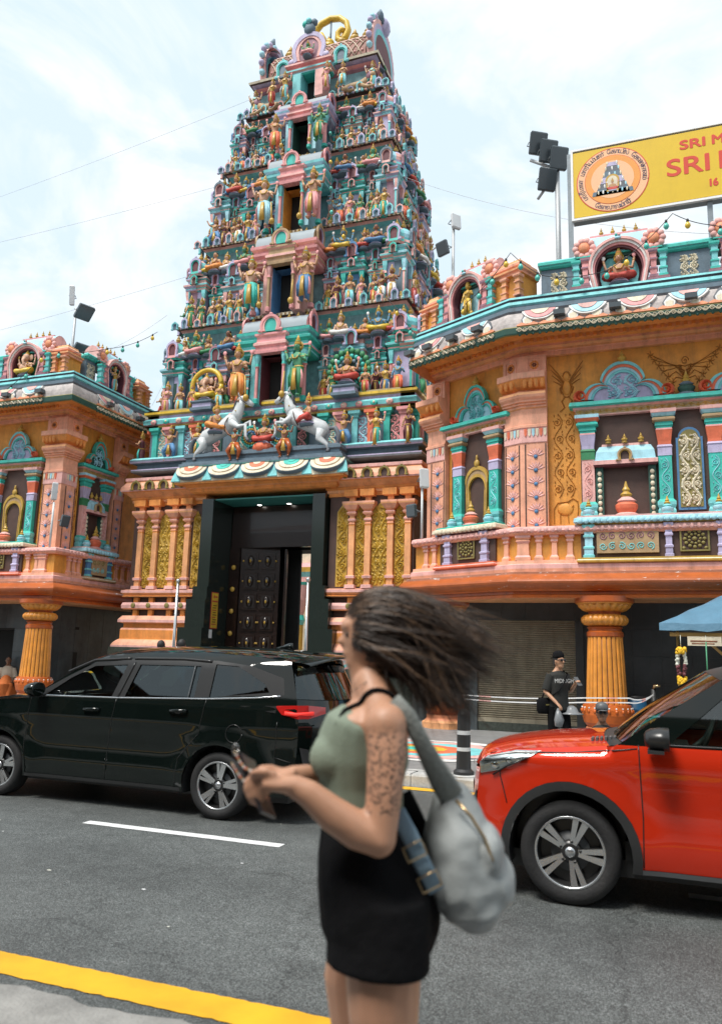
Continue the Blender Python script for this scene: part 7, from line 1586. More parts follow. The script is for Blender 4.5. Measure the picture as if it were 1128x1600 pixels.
# phone and chain
MB().box(-.036, .036, -.004, .004, -.072, .072, 'phoneglass').build('tmp', None); ph_ = bpy.context.scene.objects['tmp']; ph_.name = 'phone'; ph_.data.name = 'phone'
ph_.location = pix(402, 1228, 1.845); ph_.rotation_euler = (radians(-35), radians(20), YAW+1.2); tag(ph_, "dark phone in the woman's hands", 'phone')
ch = MB(); cp = [pix(*q) for q in ((402, 1216, 1.83), (396, 1206, 1.82), (382, 1200, 1.82), (374, 1190, 1.82), (368, 1176, 1.82))]; cp2 = [pix(*q) for q in ((398, 1232, 1.83), (384, 1224, 1.82), (374, 1212, 1.82), (366, 1200, 1.82), (363, 1194, 1.82))]
for c_ in (cp, cp2):
    ch.tube([tuple(q) for q in c_], .0014, 'brass', 5)
    for q in range(16):
        t = q/15*(len(c_)-1); i = min(int(t), len(c_)-2); pnt = c_[i].lerp(c_[i+1], t-i); ch.ball(tuple(pnt), .0032, ('brass', 'coral', 'white')[q % 3], 6, 4)
e_ = cp[-1]; ch.tube([tuple(e_+Vector((.006*cos(a)*RH.x, .006*cos(a)*RH.y, .006+.012*sin(a)))) for a in [2*pi*k/12 for k in range(13)]], .0018, 'steel', 5)
tag(ch.build('phone_chain'), "thin beaded chain hanging from the woman's phone", 'chain')
# backpack
bk = thing('backpack', "soft grey backpack hanging behind the woman's hip on one strap", 'backpack', tuple(pix(735, 1360, 2.0)), YAW)
def bp_(x, y, D=2.0):
    q = pix(x, y, D)-bk.location; return (q.dot(RH), q.dot(FH), q.z)
bm_ = MB(); bs_ = [((700, 1232), .035, .03), ((708, 1262), .075, .055), ((712, 1300), .105, .075), ((718, 1340), .118, .092), ((730, 1380), .125, .105), ((738, 1415), .118, .088), ((742, 1442), .085, .055), ((743, 1455), .04, .02)]
bm_.tube([bp_(*c) for c, a, b in bs_], [(a, b) for c, a, b in bs_], 'bagcloth', 20, up=(1, 0, 0)); bm_.ball(bp_(768, 1378, 2.0), (.058, .10, .075), 'bagcloth', 14, 10); bm_.ball(bp_(760, 1330, 1.97), (.04, .09, .06), 'bagcloth', 12, 8)
body_ = remeshed(bm_, 'bag_body', .008, bk, 'bagcloth', 3)
dm = body_.modifiers.new('folds', 'DISPLACE'); tx_ = bpy.data.textures.new('folds', 'CLOUDS'); tx_.noise_scale = .13; dm.texture = tx_; dm.strength = .04; dm.mid_level = .5
MB().tube([bp_(764, 1345, 1.90), bp_(776, 1368, 1.92), bp_(782, 1398, 1.93), bp_(770, 1425, 1.93)], [(.004, .008)]*4, 'bagcloth2', 6).build('pocket_seam', bk)
MB().tube([bp_(712, 1250, 1.915), bp_(735, 1275, 1.90), bp_(757, 1310, 1.89), bp_(770, 1345, 1.89)], [.004]*4, 'brass', 6).build('zip', bk)
MB().tube([bp_(706, 1245, 1.95), bp_(692, 1222, 1.93), bp_(674, 1190, 1.90), bp_(656, 1155, 1.88), bp_(638, 1118, 1.87), bp_(615, 1092, 1.875)], [(.030, .010), (.030, .010), (.024, .008), (.020, .007), (.018, .006), (.017, .006)], 'bagcloth2', 8, up=(0, 1, 0)).build('shoulder_strap', bk)
MB().tube([bp_(620, 1268, 1.88), bp_(640, 1305, 1.87), bp_(660, 1350, 1.87), bp_(682, 1392, 1.89)], [(.019, .003)]*4, 'strapblue', 8, up=(0, 1, 0)).build('adjuster_strap', bk)
MB().tube([bp_(628, 1240, 2.05), bp_(645, 1275, 2.04), bp_(668, 1325, 2.03), bp_(685, 1360, 2.02)], [(.024, .004)]*4, 'blackcloth', 8, up=(0, 1, 0)).build('far_strap', bk)
for c in ((648, 1330), (671, 1378)):
    q = Vector(bp_(*c, 1.862)); d1 = Vector((.45, 0, -.89))*.016; d2 = Vector((.89, 0, .45))*.023
    MB().tube([tuple(q+d1+d2), tuple(q+d1-d2), tuple(q-d1-d2), tuple(q-d1+d2), tuple(q+d1+d2)], .0022, 'brass', 6).build('buckle', bk)

# ---- other people
def human(root, h, skin, top, bottom, armL, armR, sit=False, hair='hairblack', cap=None, glasses=False, sleeve=True, look=0., stride=.0, bald=False):
    k = h/1.7; T = lambda p: tuple(c*k for c in p); s = MB(); M = 'skin'
    oz = -.45 if sit else 0
    s.tube([T((0, 0, .88+oz)), T((0, 0, 1.05+oz)), T((0, -.0, 1.25+oz)), T((0, .0, 1.40+oz)), T((0, .0, 1.45+oz)), T((0, -.015, 1.50+oz)), T((0, -.02, 1.56+oz))], [(.15*k, .10*k), (.13*k, .095*k), (.155*k, .11*k), (.15*k, .085*k), (.09*k, .06*k), (.05*k, .05*k), (.05*k, .05*k)], M, 14, up=(0, 1, 0))
    hc = Vector(T((0, -.03, 1.60+oz))); c_, s_ = cos(look), sin(look)
    def H(x, y, z): return tuple(hc+Vector((x*c_-y*s_, x*s_+y*c_, z))*k)
    s.ball(H(0, 0, .01), (.075*k, .09*k, .11*k), M, 14, 10); s.ball(H(0, -.03, -.07), (.052*k, .055*k, .05*k), M, 10, 8); s.tube([H(0, -.085, .02), H(0, -.108, -.015), H(0, -.09, -.025)], [.010*k, .014*k, .010*k], M, 8)
    for e in (-1, 1): s.ball(H(e*.075, .0, .0), (.014*k, .02*k, .03*k), M, 8, 6)
    s.ball(H(0, -.078, -.055), (.022*k, .012*k, .008*k), M, 8, 6)
    arms = (armL, armR)
    for e, a in zip((-1, 1), arms):
        sh_ = (e*.165, 0, 1.39); A = [T((p[0], p[1], p[2]+oz)) for p in (sh_,)+a]
        s.tube(A, [.05*k, .04*k, .028*k], M, 10)
        d = (Vector(A[2])-Vector(A[1])).normalized(); w = Vector(A[2]); sd = d.cross(Vector((0, 0, 1)));
        if sd.length < .1: sd = Vector((0, 1, 0))
        sd.normalize(); up = sd.cross(d)
        s.tube([tuple(w), tuple(w+d*.045*k), tuple(w+d*.085*k)], [(.024*k, .024*k), (.040*k, .018*k), (.038*k, .015*k)], M, 8)
        for q in range(4):
            b = w+d*.08*k+sd*(q-1.5)*.021*k; Lf = (.060, .068, .064, .05)[q]*k; s.tube([tuple(b), tuple(b+d*Lf*.5-up*.01*k), tuple(b+d*Lf*.75-up*.03*k), tuple(b+d*Lf*.6-up*.05*k)], [.0098*k, .0095*k, .009*k, .008*k], M, 6)
        b = w+d*.03*k-sd*.03*k; s.tube([tuple(b), tuple(b+d*.03*k-sd*.02*k-up*.01*k), tuple(b+d*.06*k-sd*.015*k-up*.03*k)], [.012*k, .011*k, .009*k], M, 6)
    legs = []
    for e in (-1, 1):
        if sit: L_ = [T((e*.09, 0, .45)), T((e*.16, -.40, .47)), T((e*.13, -.42, .10)), ]
        else: L_ = [T((e*.09, 0, .90)), T((e*.10, -.02-e*stride*.5, .50)), T((e*.10, .02-e*stride, .09))]
        legs.append(L_); f = Vector(L_[2])
        s.tube(L_, [.085*k, .058*k, .04*k], M, 10)
    sm = skin
    s.names = [sm]; remeshed(s, 'body', .0085, root, sm, 4)
    # shirt
    c = MB(); c.tube([T((0, 0, .84+oz)), T((0, 0, 1.05+oz)), T((0, -.0, 1.25+oz)), T((0, .0, 1.39+oz)), T((0, .0, 1.44+oz)), T((0, -.005, 1.465+oz))], [(.19*k, .135*k), (.175*k, .13*k), (.185*k, .135*k), (.17*k, .105*k), (.10*k, .075*k), (.06*k, .06*k)], top, 16, up=(0, 1, 0))
    for e, a in zip((-1, 1), arms):
        A0 = Vector(T((e*.15, 0, 1.39+oz))); A1 = Vector(T((a[0][0], a[0][1], a[0][2]+oz))); c.tube([tuple(A0), tuple(A0.lerp(A1, .5)), tuple(A0.lerp(A1, .92))], [.068*k, .072*k, .07*k], top, 10)
    remeshed(c, 'shirt', .009, root, top, 4)
    c = MB(); c.tube([T((0, 0, .98+oz)), T((0, 0, .88+oz)), T((0, 0, .80+oz))], [(.155*k, .115*k), (.17*k, .125*k), (.15*k, .11*k)], bottom, 14, up=(0, 1, 0))
    for L_ in legs: c.tube([tuple(Vector(L_[0])), L_[1], tuple(Vector(L_[1]).lerp(Vector(L_[2]), .92))], [.105*k, .078*k, .06*k], bottom, 10)
    remeshed(c, 'trousers', .010, root, bottom, 4)
    for L_ in legs:
        f = Vector(L_[2]); MB().tube([(f.x, f.y+.05*k, .05*k), (f.x, f.y, .055*k), (f.x, f.y-.10*k, .042*k), (f.x, f.y-.18*k, .03*k)], [(.035*k, .045*k), (.042*k, .052*k), (.045*k, .038*k), (.03*k, .022*k)], 'blackcloth', 10, up=(0, 0, 1)).build('shoe', root)
    if not bald:
        hh = MB(); hh.ball(H(0, .018, .035), (.082*k, .092*k, .098*k), hair, 14, 10); hh.ball(H(0, .05, -.03), (.065*k, .05*k, .07*k), hair, 12, 8); hh.build('hair', root)
    if cap:
        cb = MB(); cb.lathe([(.088*k, 0), (.092*k, .03*k), (.085*k, .075*k), (.055*k, .105*k), (.01*k, .118*k)], 18, cap, c=H(0, .012, .055)); f = 1 if cap == 'blackcloth' and not sit else -1
        cb.ball(H(0, f*.10, .055), (.065*k, .065*k, .010*k), cap, 12, 6); cb.build('cap', root)
    if glasses:
        g = MB()
        for e in (-1, 1): g.ball(H(e*.033, -.088, .022), (.030*k, .012*k, .022*k), 'phoneglass', 10, 7); g.tube([H(e*.06, -.08, .028), H(e*.08, .0, .02)], .005*k, 'phoneglass', 5)
        g.tube([H(-.01, -.096, .028), H(.01, -.096, .028)], .005*k, 'phoneglass', 5); g.build('sunglasses', root)
    else:
        g = MB()
        for e in (-1, 1): g.ball(H(e*.03, -.082, .022), (.012*k, .008*k, .007*k), 'black', 8, 5)
        g.build('eyes', root)
mp0 = pix(872, 1100, 11.6); man = thing('person', 'man in black printed T-shirt, cap and sunglasses looking at his phone', 'person', (mp0.x, mp0.y, .156), radians(48))
human(man, 1.53, 'skin_m', 'charcoal', 'blackcloth', ((-.235, .03, 1.12), (-.18, -.16, .96)), ((.22, -.06, 1.14), (.10, -.30, 1.27)), cap='blackcloth', glasses=True, look=.1, stride=.1)
k = 1.53/1.7
t_ = text_mb('MIDNIGHT', .083, 'white', .0006); o = place(t_, 'shirt_lettering', man, (-.185*k, -.132*k, 1.265*k)); o.rotation_euler = (pi/2-.08, 0, 0)
def mw(x, y, z): return tuple(Matrix.Translation(man.location) @ Matrix.Rotation(man.rotation_euler.z, 4, 'Z') @ Vector((x*k, y*k, z*k)))
b = thing('shoulder_bag', "black crossbody bag hanging at the man's hip", 'bag', mw(-.22, .08, .92), man.rotation_euler.z)
MB().tube([(0, 0, -.13), (0, 0, -.09), (0, 0, .05), (0, 0, .09)], [(.06, .10), (.07, .13), (.07, .13), (.05, .10)], 'blackcloth', 14, up=(1, 0, 0)).build('bag_body', b); MB().box(-.03, .03, -.075, -.072, -.01, .01, 'olive').build('tag', b)
MB().tube([(0, -.05, .08), (.12*k, -.20*k, .22*k), (.22*k, -.238*k, .36*k), (.31*k, -.20*k, .49*k), (.33*k, -.09*k, .53*k), (.27*k, .03*k, .44*k), (.1*k, .09*k, .22*k), (0, .05, .08)], [(.004, .016)]*8, 'blackcloth', 6, up=(0, 1, 0)).build('bag_strap', b)
q = MB(); q.tube([(0, 0, 0), (0, 0, -.06), (.01, 0, -.16), (0, 0, -.25)], [(.02, .015), (.06, .04), (.11, .07), (.08, .05)], 'plasticbag', 12, up=(1, 0, 0)); o = q.build('carrier_bag', None, mw(-.18, -.20, .88)); tag(o, "grey carrier bag in the man's lowered hand", 'bag')
hm_ = MB(); hm_.lathe([(.17, 0), (.17, .01), (.10, .03), (.075, .09), (.03, .12)], 16, 'plasticbag'); o = hm_.build('hat', None, mw(.16, -.12, .78)); tag(o, 'dark brimmed hat carried low in front of the man', 'hat')
o = MB().box(-.036, .036, -.005, .005, -.075, .075, 'trimgrey').build('phone', None, mw(.06, -.39, 1.30)); o.rotation_euler = (radians(-40), 0, man.rotation_euler.z); tag(o, 'grey phone held up by the man in the black T-shirt', 'phone')
q = pix(940, 1130, 11.4); p2 = thing('person', 'seated person in grey cap and sunglasses, head showing over the red bonnet', 'person', (q.x, q.y, .156), radians(12))
human(p2, 1.68, 'skin_d', 'charcoal', 'blackcloth', ((-.22, -.05, 1.12), (-.12, -.26, 1.0)), ((.22, -.05, 1.12), (.12, -.26, 1.0)), sit=True, cap='trimgrey', glasses=True)
for kk in p2.children: kk.location.z -= .41
q = pix(10, 1075, 22.2); p3 = thing('person', 'person in orange robe sitting beside the left fluted column', 'person', (q.x, q.y, .156), radians(35))
human(p3, 1.62, 'skin_d', 'creamcloth', 'orangecloth', ((-.24, -.05, 1.10), (-.15, -.30, .98)), ((.24, -.05, 1.10), (.15, -.30, .98)), sit=True)
p3.location.z += -.0
r_ = MB().tube([(0, .05, .02), (.0, -.12, .2), (0, -.22, .38), (0, -.05, .52)], [(.30, .32), (.34, .30), (.30, .22), (.2, .14)], 'orangecloth', 16, up=(1, 0, 0)); remeshed(r_, 'robe', .015, p3, 'orangecloth', 4)
for kk in p3.children:
    if not kk.name.startswith('robe'): kk.location.z -= .05
for (x, y, D, c, lb) in ((252, 1004, 15.5, 'maroon', 'left of two people behind the black car, only hair showing'), (284, 1001, 15.5, 'blue', 'right of two people behind the black car, only hair showing')):
    q = pix(x, y, D); pr_ = thing('person', lb, 'person', (q.x, q.y, .156), pi+.3)
    human(pr_, 1.61 if x < 260 else 1.64, 'skin_d', c, 'denim', ((-.22, .02, 1.12), (-.2, -.08, .88)), ((.22, .02, 1.12), (.2, -.08, .88)))
# driver of the red car, hands on the wheel
dr = thing('person', 'driver of the red car with hands on the steering wheel', 'person', (.62, 6.935, .32), radians(-90))
human(dr, 1.68, 'skin_m', 'creamcloth', 'denim', ((-.24, -.10, 1.14), (-.14, -.40, 1.16)), ((.24, -.10, 1.14), (.14, -.40, 1.16)), sit=True)
for kk in dr.children: kk.location.z -= .22
# ------------------------------------------------------------------ signboard
mat('signyellow', (.70, .46, .015), rough=.45, var=.06, vs=1.5, bump=0, dirt=.12, dirtcol=(.4, .25, .02)); mat('signred', (.62, .05, .02), rough=.5, var=.05, bump=0); mat('signorange', (.80, .32, .06), rough=.5, var=.05, bump=0); mat('signpeach', (.85, .48, .26), rough=.5, var=.05, bump=0); mat('signwhite', (.80, .80, .80), rough=.5, var=.05, bump=0); mat('signink', (.10, .07, .12), rough=.5, var=0, bump=0); mat('steelgrey', (.22, .25, .27), rough=.5, metal=.4, var=.2); mat('lightgrey', (.45, .47, .48), rough=.5, metal=.3, var=.1); mat('whitebox', (.62, .64, .65), rough=.5, var=.1); mat('lampface', (.07, .085, .095), rough=.25, var=0, bump=0)
SG = thing('signboard', 'large yellow rooftop signboard with red lettering and round orange temple emblem', 'sign', (-1.48, 16.9, 8.95))
SW, Z0, Z1 = 7.0, 2.50, 4.20
MB().box(0, SW, .03, .30, Z0, Z1, 'steelgrey').build('sign_box', SG); MB().box(.03, SW, 0, .03, Z0+.04, Z1-.04, 'signyellow').build('sign_face', SG)
MB().box(-.02, SW, -.015, .31, Z1, Z1+.05, 'signwhite').box(-.02, SW, -.015, .06, Z0-.03, Z0+.02, 'signwhite').box(-.02, .03, -.014, .06, Z0+.02, Z1, 'signwhite').build('sign_frame', SG)
for x in (-.06, 2.85, 5.6): MB().box(x-.05, x+.05, .08, .22, 0, Z1+(.02 if x < 0 else -.1), 'steelgrey').build('sign_post', SG)
EC = (.88, -.004, 3.34)
def disc(r, y, m, n=56): return MB().prism([(r*cos(2*pi*k/n), r*sin(2*pi*k/n)) for k in range(n)], y, .0, m)
EM = place(None, 'emblem', SG, EC)
disc(.78, -.002, 'signred').build('emblem_rim', EM); disc(.76, -.005, 'signpeach').build('emblem_ring', EM); disc(.60, -.008, 'signred').build('emblem_line', EM); disc(.59, -.011, 'signorange').build('emblem_disc', EM); disc(.46, -.014, 'signpeach').build('emblem_glow', EM)
def txt(s, size, m, x, z, name, parent, ang=0., y=-.006, ext=.002):
    me = text_mb(s, size, m, ext); o = place(me, name, parent, (x, y, z)); o.rotation_euler = (pi/2, 0, 0) if not ang else (Matrix.Rotation(-ang, 3, 'Y') @ Matrix.Rotation(pi/2, 3, 'X')).to_euler(); return o
def bold(s, h, m, x, z, w, name):
    o = txt(s, 1, m, x, z, name, SG, y=-.004); me = o.data; xs = [v.co.x for v in me.vertices]; ys = [v.co.y for v in me.vertices]; x0, x1, y0, y1 = min(xs), max(xs), min(ys), max(ys)
    for v in me.vertices: v.co.x = (v.co.x-x0)/(x1-x0)*w; v.co.y = (v.co.y-y0)/(y1-y0)*h
    # thicken the strokes
    for d in ((.012, 0), (-.012, 0), (0, .010), (0, -.010)):
        q = place(me, name, SG, (x+d[0], -.004-abs(d[0])*.02-abs(d[1])*.04-.0004*(d[0] > 0)-.0002*(d[1] > 0), z+d[1])); q.rotation_euler = (pi/2, 0, 0)
    return o
bold('SRI', .21, 'signred', 2.31, 3.76, .50, 'sign_lettering'); bold('M', .21, 'signred', 2.96, 3.76, .22, 'sign_lettering')
bold('SRI', .40, 'signred', 2.03, 3.16, .84, 'sign_lettering'); bold('M', .40, 'signred', 3.08, 3.16, .40, 'sign_lettering'); bold('16', .17, 'signred', 2.87, 2.77, .15, 'sign_lettering')
# Tamil ring text, glyphs in visual order
RING = ['ஶ்ரீ', ' ', 'ம', 'க', 'ா', ' ', 'ம', 'ா', 'ரி', 'ய', 'ம்', 'ம', 'ன்', ' ', 'ே', 'க', 'ா', 'யி', 'ல்', ' ', 'ே', 'த', 'வ', 'ஸ்', 'த', 'ா', 'ன', 'ம்']
RING2 = ['ே', 'க', 'ா', 'ல', 'ா', 'ல', 'ம்', 'பூ', 'ர்']
def ring(chars, a0, a1, flip=1):
    n = len(chars)
    for i, c in enumerate(chars):
        if c == ' ': continue
        a = radians(a0+(a1-a0)*i/(n-1)); me = text_mb(c, .15, 'signink', .001)
        if not len(me.vertices): continue
        xs = [v.co.x for v in me.vertices]; cx = (min(xs)+max(xs))/2
        for v in me.vertices: v.co.x -= cx; v.co.y -= .045
        o = place(me, 'ring_glyph', EM, (.685*cos(a), -.009, .685*sin(a))); t = (pi/2-a) if flip > 0 else (-pi/2-a)
        o.rotation_euler = (Matrix.Rotation(t, 3, 'Y') @ Matrix.Rotation(pi/2, 3, 'X')).to_euler()
ring(RING, 205, -8); ring(RING2, 240, 300, -1)
t = MB(); lv_ = [(-.36, -.36, .36), (-.33, -.22, .33), (-.26, -.08, .26), (-.21, .06, .21), (-.16, .2, .16), (-.12, .33, .12), (-.10, .42, .10)]
t.prism([(-.44, -.36), (.44, -.36), (.42, -.26), (-.42, -.26)], -.018, -.014, 'slate')
for i in range(len(lv_)-1):
    a, z0, _ = lv_[i]; b, z1, _ = lv_[i+1]; t.prism([(a, z0), (-a, z0), (-b*1.0, z1), (b, z1)], -.018-.001*(i % 2), -.014, ('slate', 'grey', 'lilac')[i % 3])
    for k in range(7-i): t.ball((a*.85+k*(-2*a*.85)/(6-i if i < 6 else 1), -.019, z0+.07), (.022, .004, .05), ('cream', 'white', 'sky')[k % 3], 6, 4)
t.prism(arch_pts(.30, .42, 16) and [(x, z-.30) for x, z in arch_pts(.30, .42, 16)], -.024, -.02, 'gold'); t.prism([(x*.75, z*.85-.28) for x, z in arch_pts(.30, .42, 16)], -.026, -.024, 'cream')
t.build('emblem_temple', EM); f_ = sub(SIT(0, 4), 'emblem_figure', EM, (0, -.026, -.30), scale=(.5, .02, .46))
# ------------------------------------------------------------------ lamps
def flood(root, p, w, h, tilt, rz, m='lampface', bracket=None, name='flood_lamp'):
    o = place(None, name, root, p); o.rotation_euler = (Matrix.Rotation(rz, 3, 'Z') @ Matrix.Rotation(tilt, 3, 'X')).to_euler()
    MB().stack(-w/2, w/2, -.05, .03, [(-.02, -h/2, m), (0, -h/2+.03, m), (0, h/2-.03, m), (-.02, h/2, m)]).build('housing', o)
    b = MB()
    for k in range(5): b.box(-w/2*.8, w/2*.8, .03, .06, -h*.35+k*h*.16, -h*.33+k*h*.16, m)
    b.tube([(-w/2-.02, .0, 0), (-w/2-.02, .12, -h*.1), (w/2+.02, .12, -h*.1), (w/2+.02, 0, 0)], .012, 'steelgrey', 5); b.build('bracket', o)
    return o
def pole(name, label, base, h, r=.05, m='lightgrey'):
    o = thing(name, label, 'lamp post', base); MB().tube([(0, 0, 0), (0, 0, h*.5), (0, 0, h)], [r, r*.95, r*.9], m, 10).build('pole', o); return o
P1 = pole('floodlight_pole', 'tall grey pole with four square floodlights left of the yellow sign', (-1.88, 17.6, 8.95), 4.35, .065)
MB().tube([(0, 0, 4.30), (-.62, -.1, 4.62)], .04, 'lightgrey', 8).tube([(0, 0, 4.25), (-.45, -.1, 3.55)], .035, 'lightgrey', 8).build('cross_arm', P1)
for p in ((-.42, -.16, 4.98), (-.18, -.16, 4.72), (.06, -.16, 4.48), (-.22, -.16, 3.98)): flood(P1, p, .42, .54, .30, .55)
P2 = pole('floodlight_pole', 'grey pole with two lamps between tower and right wing', (-4.53, 18.0, 8.9), 3.5, .045)
flood(P2, (.06, 0, 3.68), .26, .42, -.1, .9, 'whitebox'); flood(P2, (-.22, -.2, 2.88), .34, .36, .35, -.5)
P3 = pole('solar_lamp_pole', 'slender pole with tilted panels above the left wing', (-16.36, 18.0, 8.95), 2.9, .045)
flood(P3, (-.2, 0, 3.35), .14, .62, .2, .4, 'whitebox', name='lamp_head'); flood(P3, (.42, -.1, 2.66), .5, .5, .85, 1.2, name='solar_panel'); flood(P3, (.42, -.1, 1.42), .5, .5, .85, 1.2, name='solar_panel')
P4 = pole('balcony_lamp', 'white box lamp on a short pole at the right wing balcony corner', (-4.86, 16.62, 4.2), 1.15, .03, 'whitebox'); flood(P4, (.04, 0, 1.36), .20, .46, -.1, .7, 'whitebox'); flood(P4, (-.22, -.05, .62), .26, .30, .1, -.5)
P5 = pole('balcony_lamp', 'white lamp on a short pole at the left wing balcony corner', (-14.95, 16.34, 4.2), 1.2, .03, 'whitebox'); flood(P5, (-.02, 0, 1.5), .14, .48, .05, 1.0, 'whitebox'); flood(P5, (.42, 0, .68), .22, .32, .3, 1.2)
def spot(p, rz, lb):
    o = thing('spotlight', lb, 'spotlight', p, rz, 'black spotlights along the temple eaves'); MB().box(-.11, .11, -.09, .07, -.04, .06, 'lampface').build('housing', o); MB().tube([(0, .06, 0), (0, .18, -.06)], .02, 'lampface', 6).build('arm', o)
for k, (s, w) in enumerate(((.85, 'under the emblem of the yellow sign'), (1.9, 'below the cross-legged shrine figure'), (3.25, 'at the right edge of the picture'))): q = Vector((B.x+s, B.y-1.0)); spot((q.x, q.y, 8.36), 0, 'black box spotlight on the right eave '+w)
for s, w in ((-.45, 'below the pink corner kiosk'), (-1.15, 'below the golden standing figure'), (-1.85, 'second from the tower end'), (-2.4, 'nearest the tower')): q = B+dirc*s+Vector((sa, -ca))*1.0; spot((q.x, q.y, 8.36), radians(-27), 'black box spotlight on the right eave '+w)
for s, w in ((-1.25, 'leftmost'), (-.1, 'near the corner')): spot((LC.x+s, LC.y-1.0, 8.34), 0, 'black box spotlight on the left eave, '+w)
for s, w in ((.5, 'just round the corner'), (1.9, 'nearest the tower')): spot((LC.x+1.0, LC.y+s, 8.34), pi/2, 'black box spotlight on the left eave, '+w)
# ------------------------------------------------------------------ wires and string lights
mat('wire', (.03, .03, .03), rough=.6, var=0, bump=0); mat('bulbteal', (.10, .50, .42), rough=.2, var=0, bump=0); mat('bulbyellow', (.75, .50, .06), rough=.2, var=0, bump=0)
def sagline(a, b, sag, n=16): return [tuple(Vector(a).lerp(Vector(b), i/n)-Vector((0, 0, sag*4*(i/n)*(1-i/n)))) for i in range(n+1)]
def bulbs(label, pts, spacing, r=.008, cols=('bulbteal', 'bulbteal', 'bulbyellow')):
    o = thing('string_lights', label, 'string lights', pts[0]); O = Vector(pts[0]); allp = []
    for a, b in zip(pts, pts[1:]): allp += sagline(a, b, .06*(Vector(b)-Vector(a)).length, 10)[:-1]
    allp.append(tuple(pts[-1])); MB().tube([tuple(Vector(p)-O) for p in allp], r, 'wire', 5).build('cable', o)
    acc = 0; k = 0
    for a, b in zip(allp, allp[1:]):
        acc += (Vector(b)-Vector(a)).length
        if acc > spacing:
            acc = 0; c = cols[k % 3]; k += 1
            q = sub(cached(('bulb', c), lambda: MB().lathe([(.02, .02), (.025, 0), (.025, -.05)], 8, 'wire').lathe([(.025, -.05), (.05, -.09), (.055, -.13), (.03, -.17), (.005, -.18)], 10, c)), 'bulb', o, tuple(Vector(b)-O))
bulbs('string of coloured bulbs looping along the right parapet', [(-4.6, 17.0, 9.2), (-3.7, 15.9, 9.3), (-2.6, 15.2, 9.95), (-1.9, 15.05, 9.25), (-.7, 15.1, 9.2), (.55, 15.1, 10.2), (1.2, 15.2, 9.9), (3, 15.2, 9.6)], .42)
bulbs('string of coloured bulbs from the tower to the left wing', [(-16.9, 15.9, 8.4), (-15.4, 16.0, 9.6), (-14.2, 17.0, 9.9), (-13.6, 18.4, 10.9)], .5)
bulbs('wire with bulbs draped diagonally across the tower front', [(-9.0, 19.9, 19.8), (-8.2, 18.6, 14.0), (-6.0, 18.0, 10.4), (-5.2, 17.4, 9.3)], .9, .01)
for a, b, lb in (((-13.3, 19.2, 13.0), (-40, 19, 11.3), 'lowest thin cable from the tower across the left sky'), ((-12.6, 19.6, 16.2), (-44, 20, 16.5), 'middle thin cable from the tower across the left sky'), ((-12.0, 20.2, 19.6), (-44, 24, 20.0), 'upper thin cable from the tower across the left sky'), ((-13.6, 18.8, 11.6), (-17, 16.2, 9.2), 'short slack cable between tower and left wing'), ((-6.4, 19.5, 15.2), (3, 18, 10.9), 'thin cable from the tower to the yellow sign'), ((-12.2, 19.5, 15.0), (-13.6, 18.4, 8.6), 'thin cable running down the left edge of the tower')):
    tag(MB().tube([tuple(Vector(p)-Vector(a)) for p in sagline(a, b, .5)], .005, 'lightgrey', 4).build('overhead_cable', None, a), lb, 'cable')
# ------------------------------------------------------------------ street furniture
def flagpole(x, lb):
    o = thing('flagpole', lb, 'pole', (x, 16.5, .15)); MB().tube([(0, 0, 0), (0, 0, 3.1)], [.038, .034], 'steel', 10).build('shaft', o); MB().ball((0, 0, 3.14), .055, 'steel', 12, 8).build('ball_cap', o); MB().lathe([(.12, 0), (.12, .02), (.06, .06)], 14, 'steel').build('base_plate', o); MB().tube([(0, -.05, 3.0), (.01, -.08, 1.5), (0, -.05, .6)], .006, 'whitebox', 4).build('halyard', o)
flagpole(XG-1.40, 'stainless flagpole standing left of the temple doorway'); flagpole(XG+2.10, 'stainless flagpole standing right of the temple doorway')
bo = thing('bollard', 'black bollard with two white bands on the far kerb beside the woman', 'bollard', (-2.38, 10.16, .15)); MB().lathem([(.13, 0, 'plastic'), (.13, .05, 'plastic'), (.095, .08, 'plastic'), (.088, .30, 'whitebox'), (.087, .345, 'plastic'), (.085, .50, 'whitebox'), (.084, .55, 'plastic'), (.08, .75, 'plastic'), (.06, .80, 'plastic'), (.02, .82, 'plastic')], 20).build('post', bo); MB().lathe([(.22, 0), (.22, .012), (.13, .014)], 20, 'kerbwhite').build('foot', bo)
# garland stall at the right
mat('tarp', (.10, .22, .32), rough=.45, var=.15, vs=4, bump=.4, bs=12); mat('woodbar', (.45, .27, .08), rough=.6, var=.25); mat('marigold', (.85, .50, .02), rough=.6, var=.2); mat('jasmine', (.70, .70, .60), rough=.6); mat('barrelblue', (.02, .12, .25), rough=.4)
stl = thing('garland_stall', 'stall with a blue tarpaulin roof and hanging flower garlands at the right edge', 'stall', (1.6, 13.6, .15))
mb = MB(); n = 14; v = []
for i in range(n+1):
    for j in range(n+1):
        x = -1.6+3.2*i/n; y = -.35+2.2*j/n; z = 2.06+.85*min(1, 1.9*min(i/n, 1-i/n, j/n*.9, (1-j/n)*.9)+.02)+.012*sin(i*2.1+j); v.append((x, y, z))
mb.add(v, [(i*(n+1)+j, i*(n+1)+j+1, (i+1)*(n+1)+j+1, (i+1)*(n+1)+j) for i in range(n) for j in range(n)], 'tarp', True)
e = [k*(n+1) for k in range(n+1)]; vv = [v[k] for k in e]+[(v[k][0], v[k][1]-.02, v[k][2]-.11-.02*sin(k)) for k in e]; mb.add(vv, [(k, k+1, n+2+k, n+1+k) for k in range(n)], 'tarp', True); mb.build('tarpaulin', stl)
MB().box(-1.45, 1.5, -.30, -.24, 1.88, 1.94, 'woodbar').build('crossbar', stl); MB().tube([(-1.0, -.24, 1.9), (-.62, 0, 1.55)], .022, 'woodbar', 6).build('brace', stl)
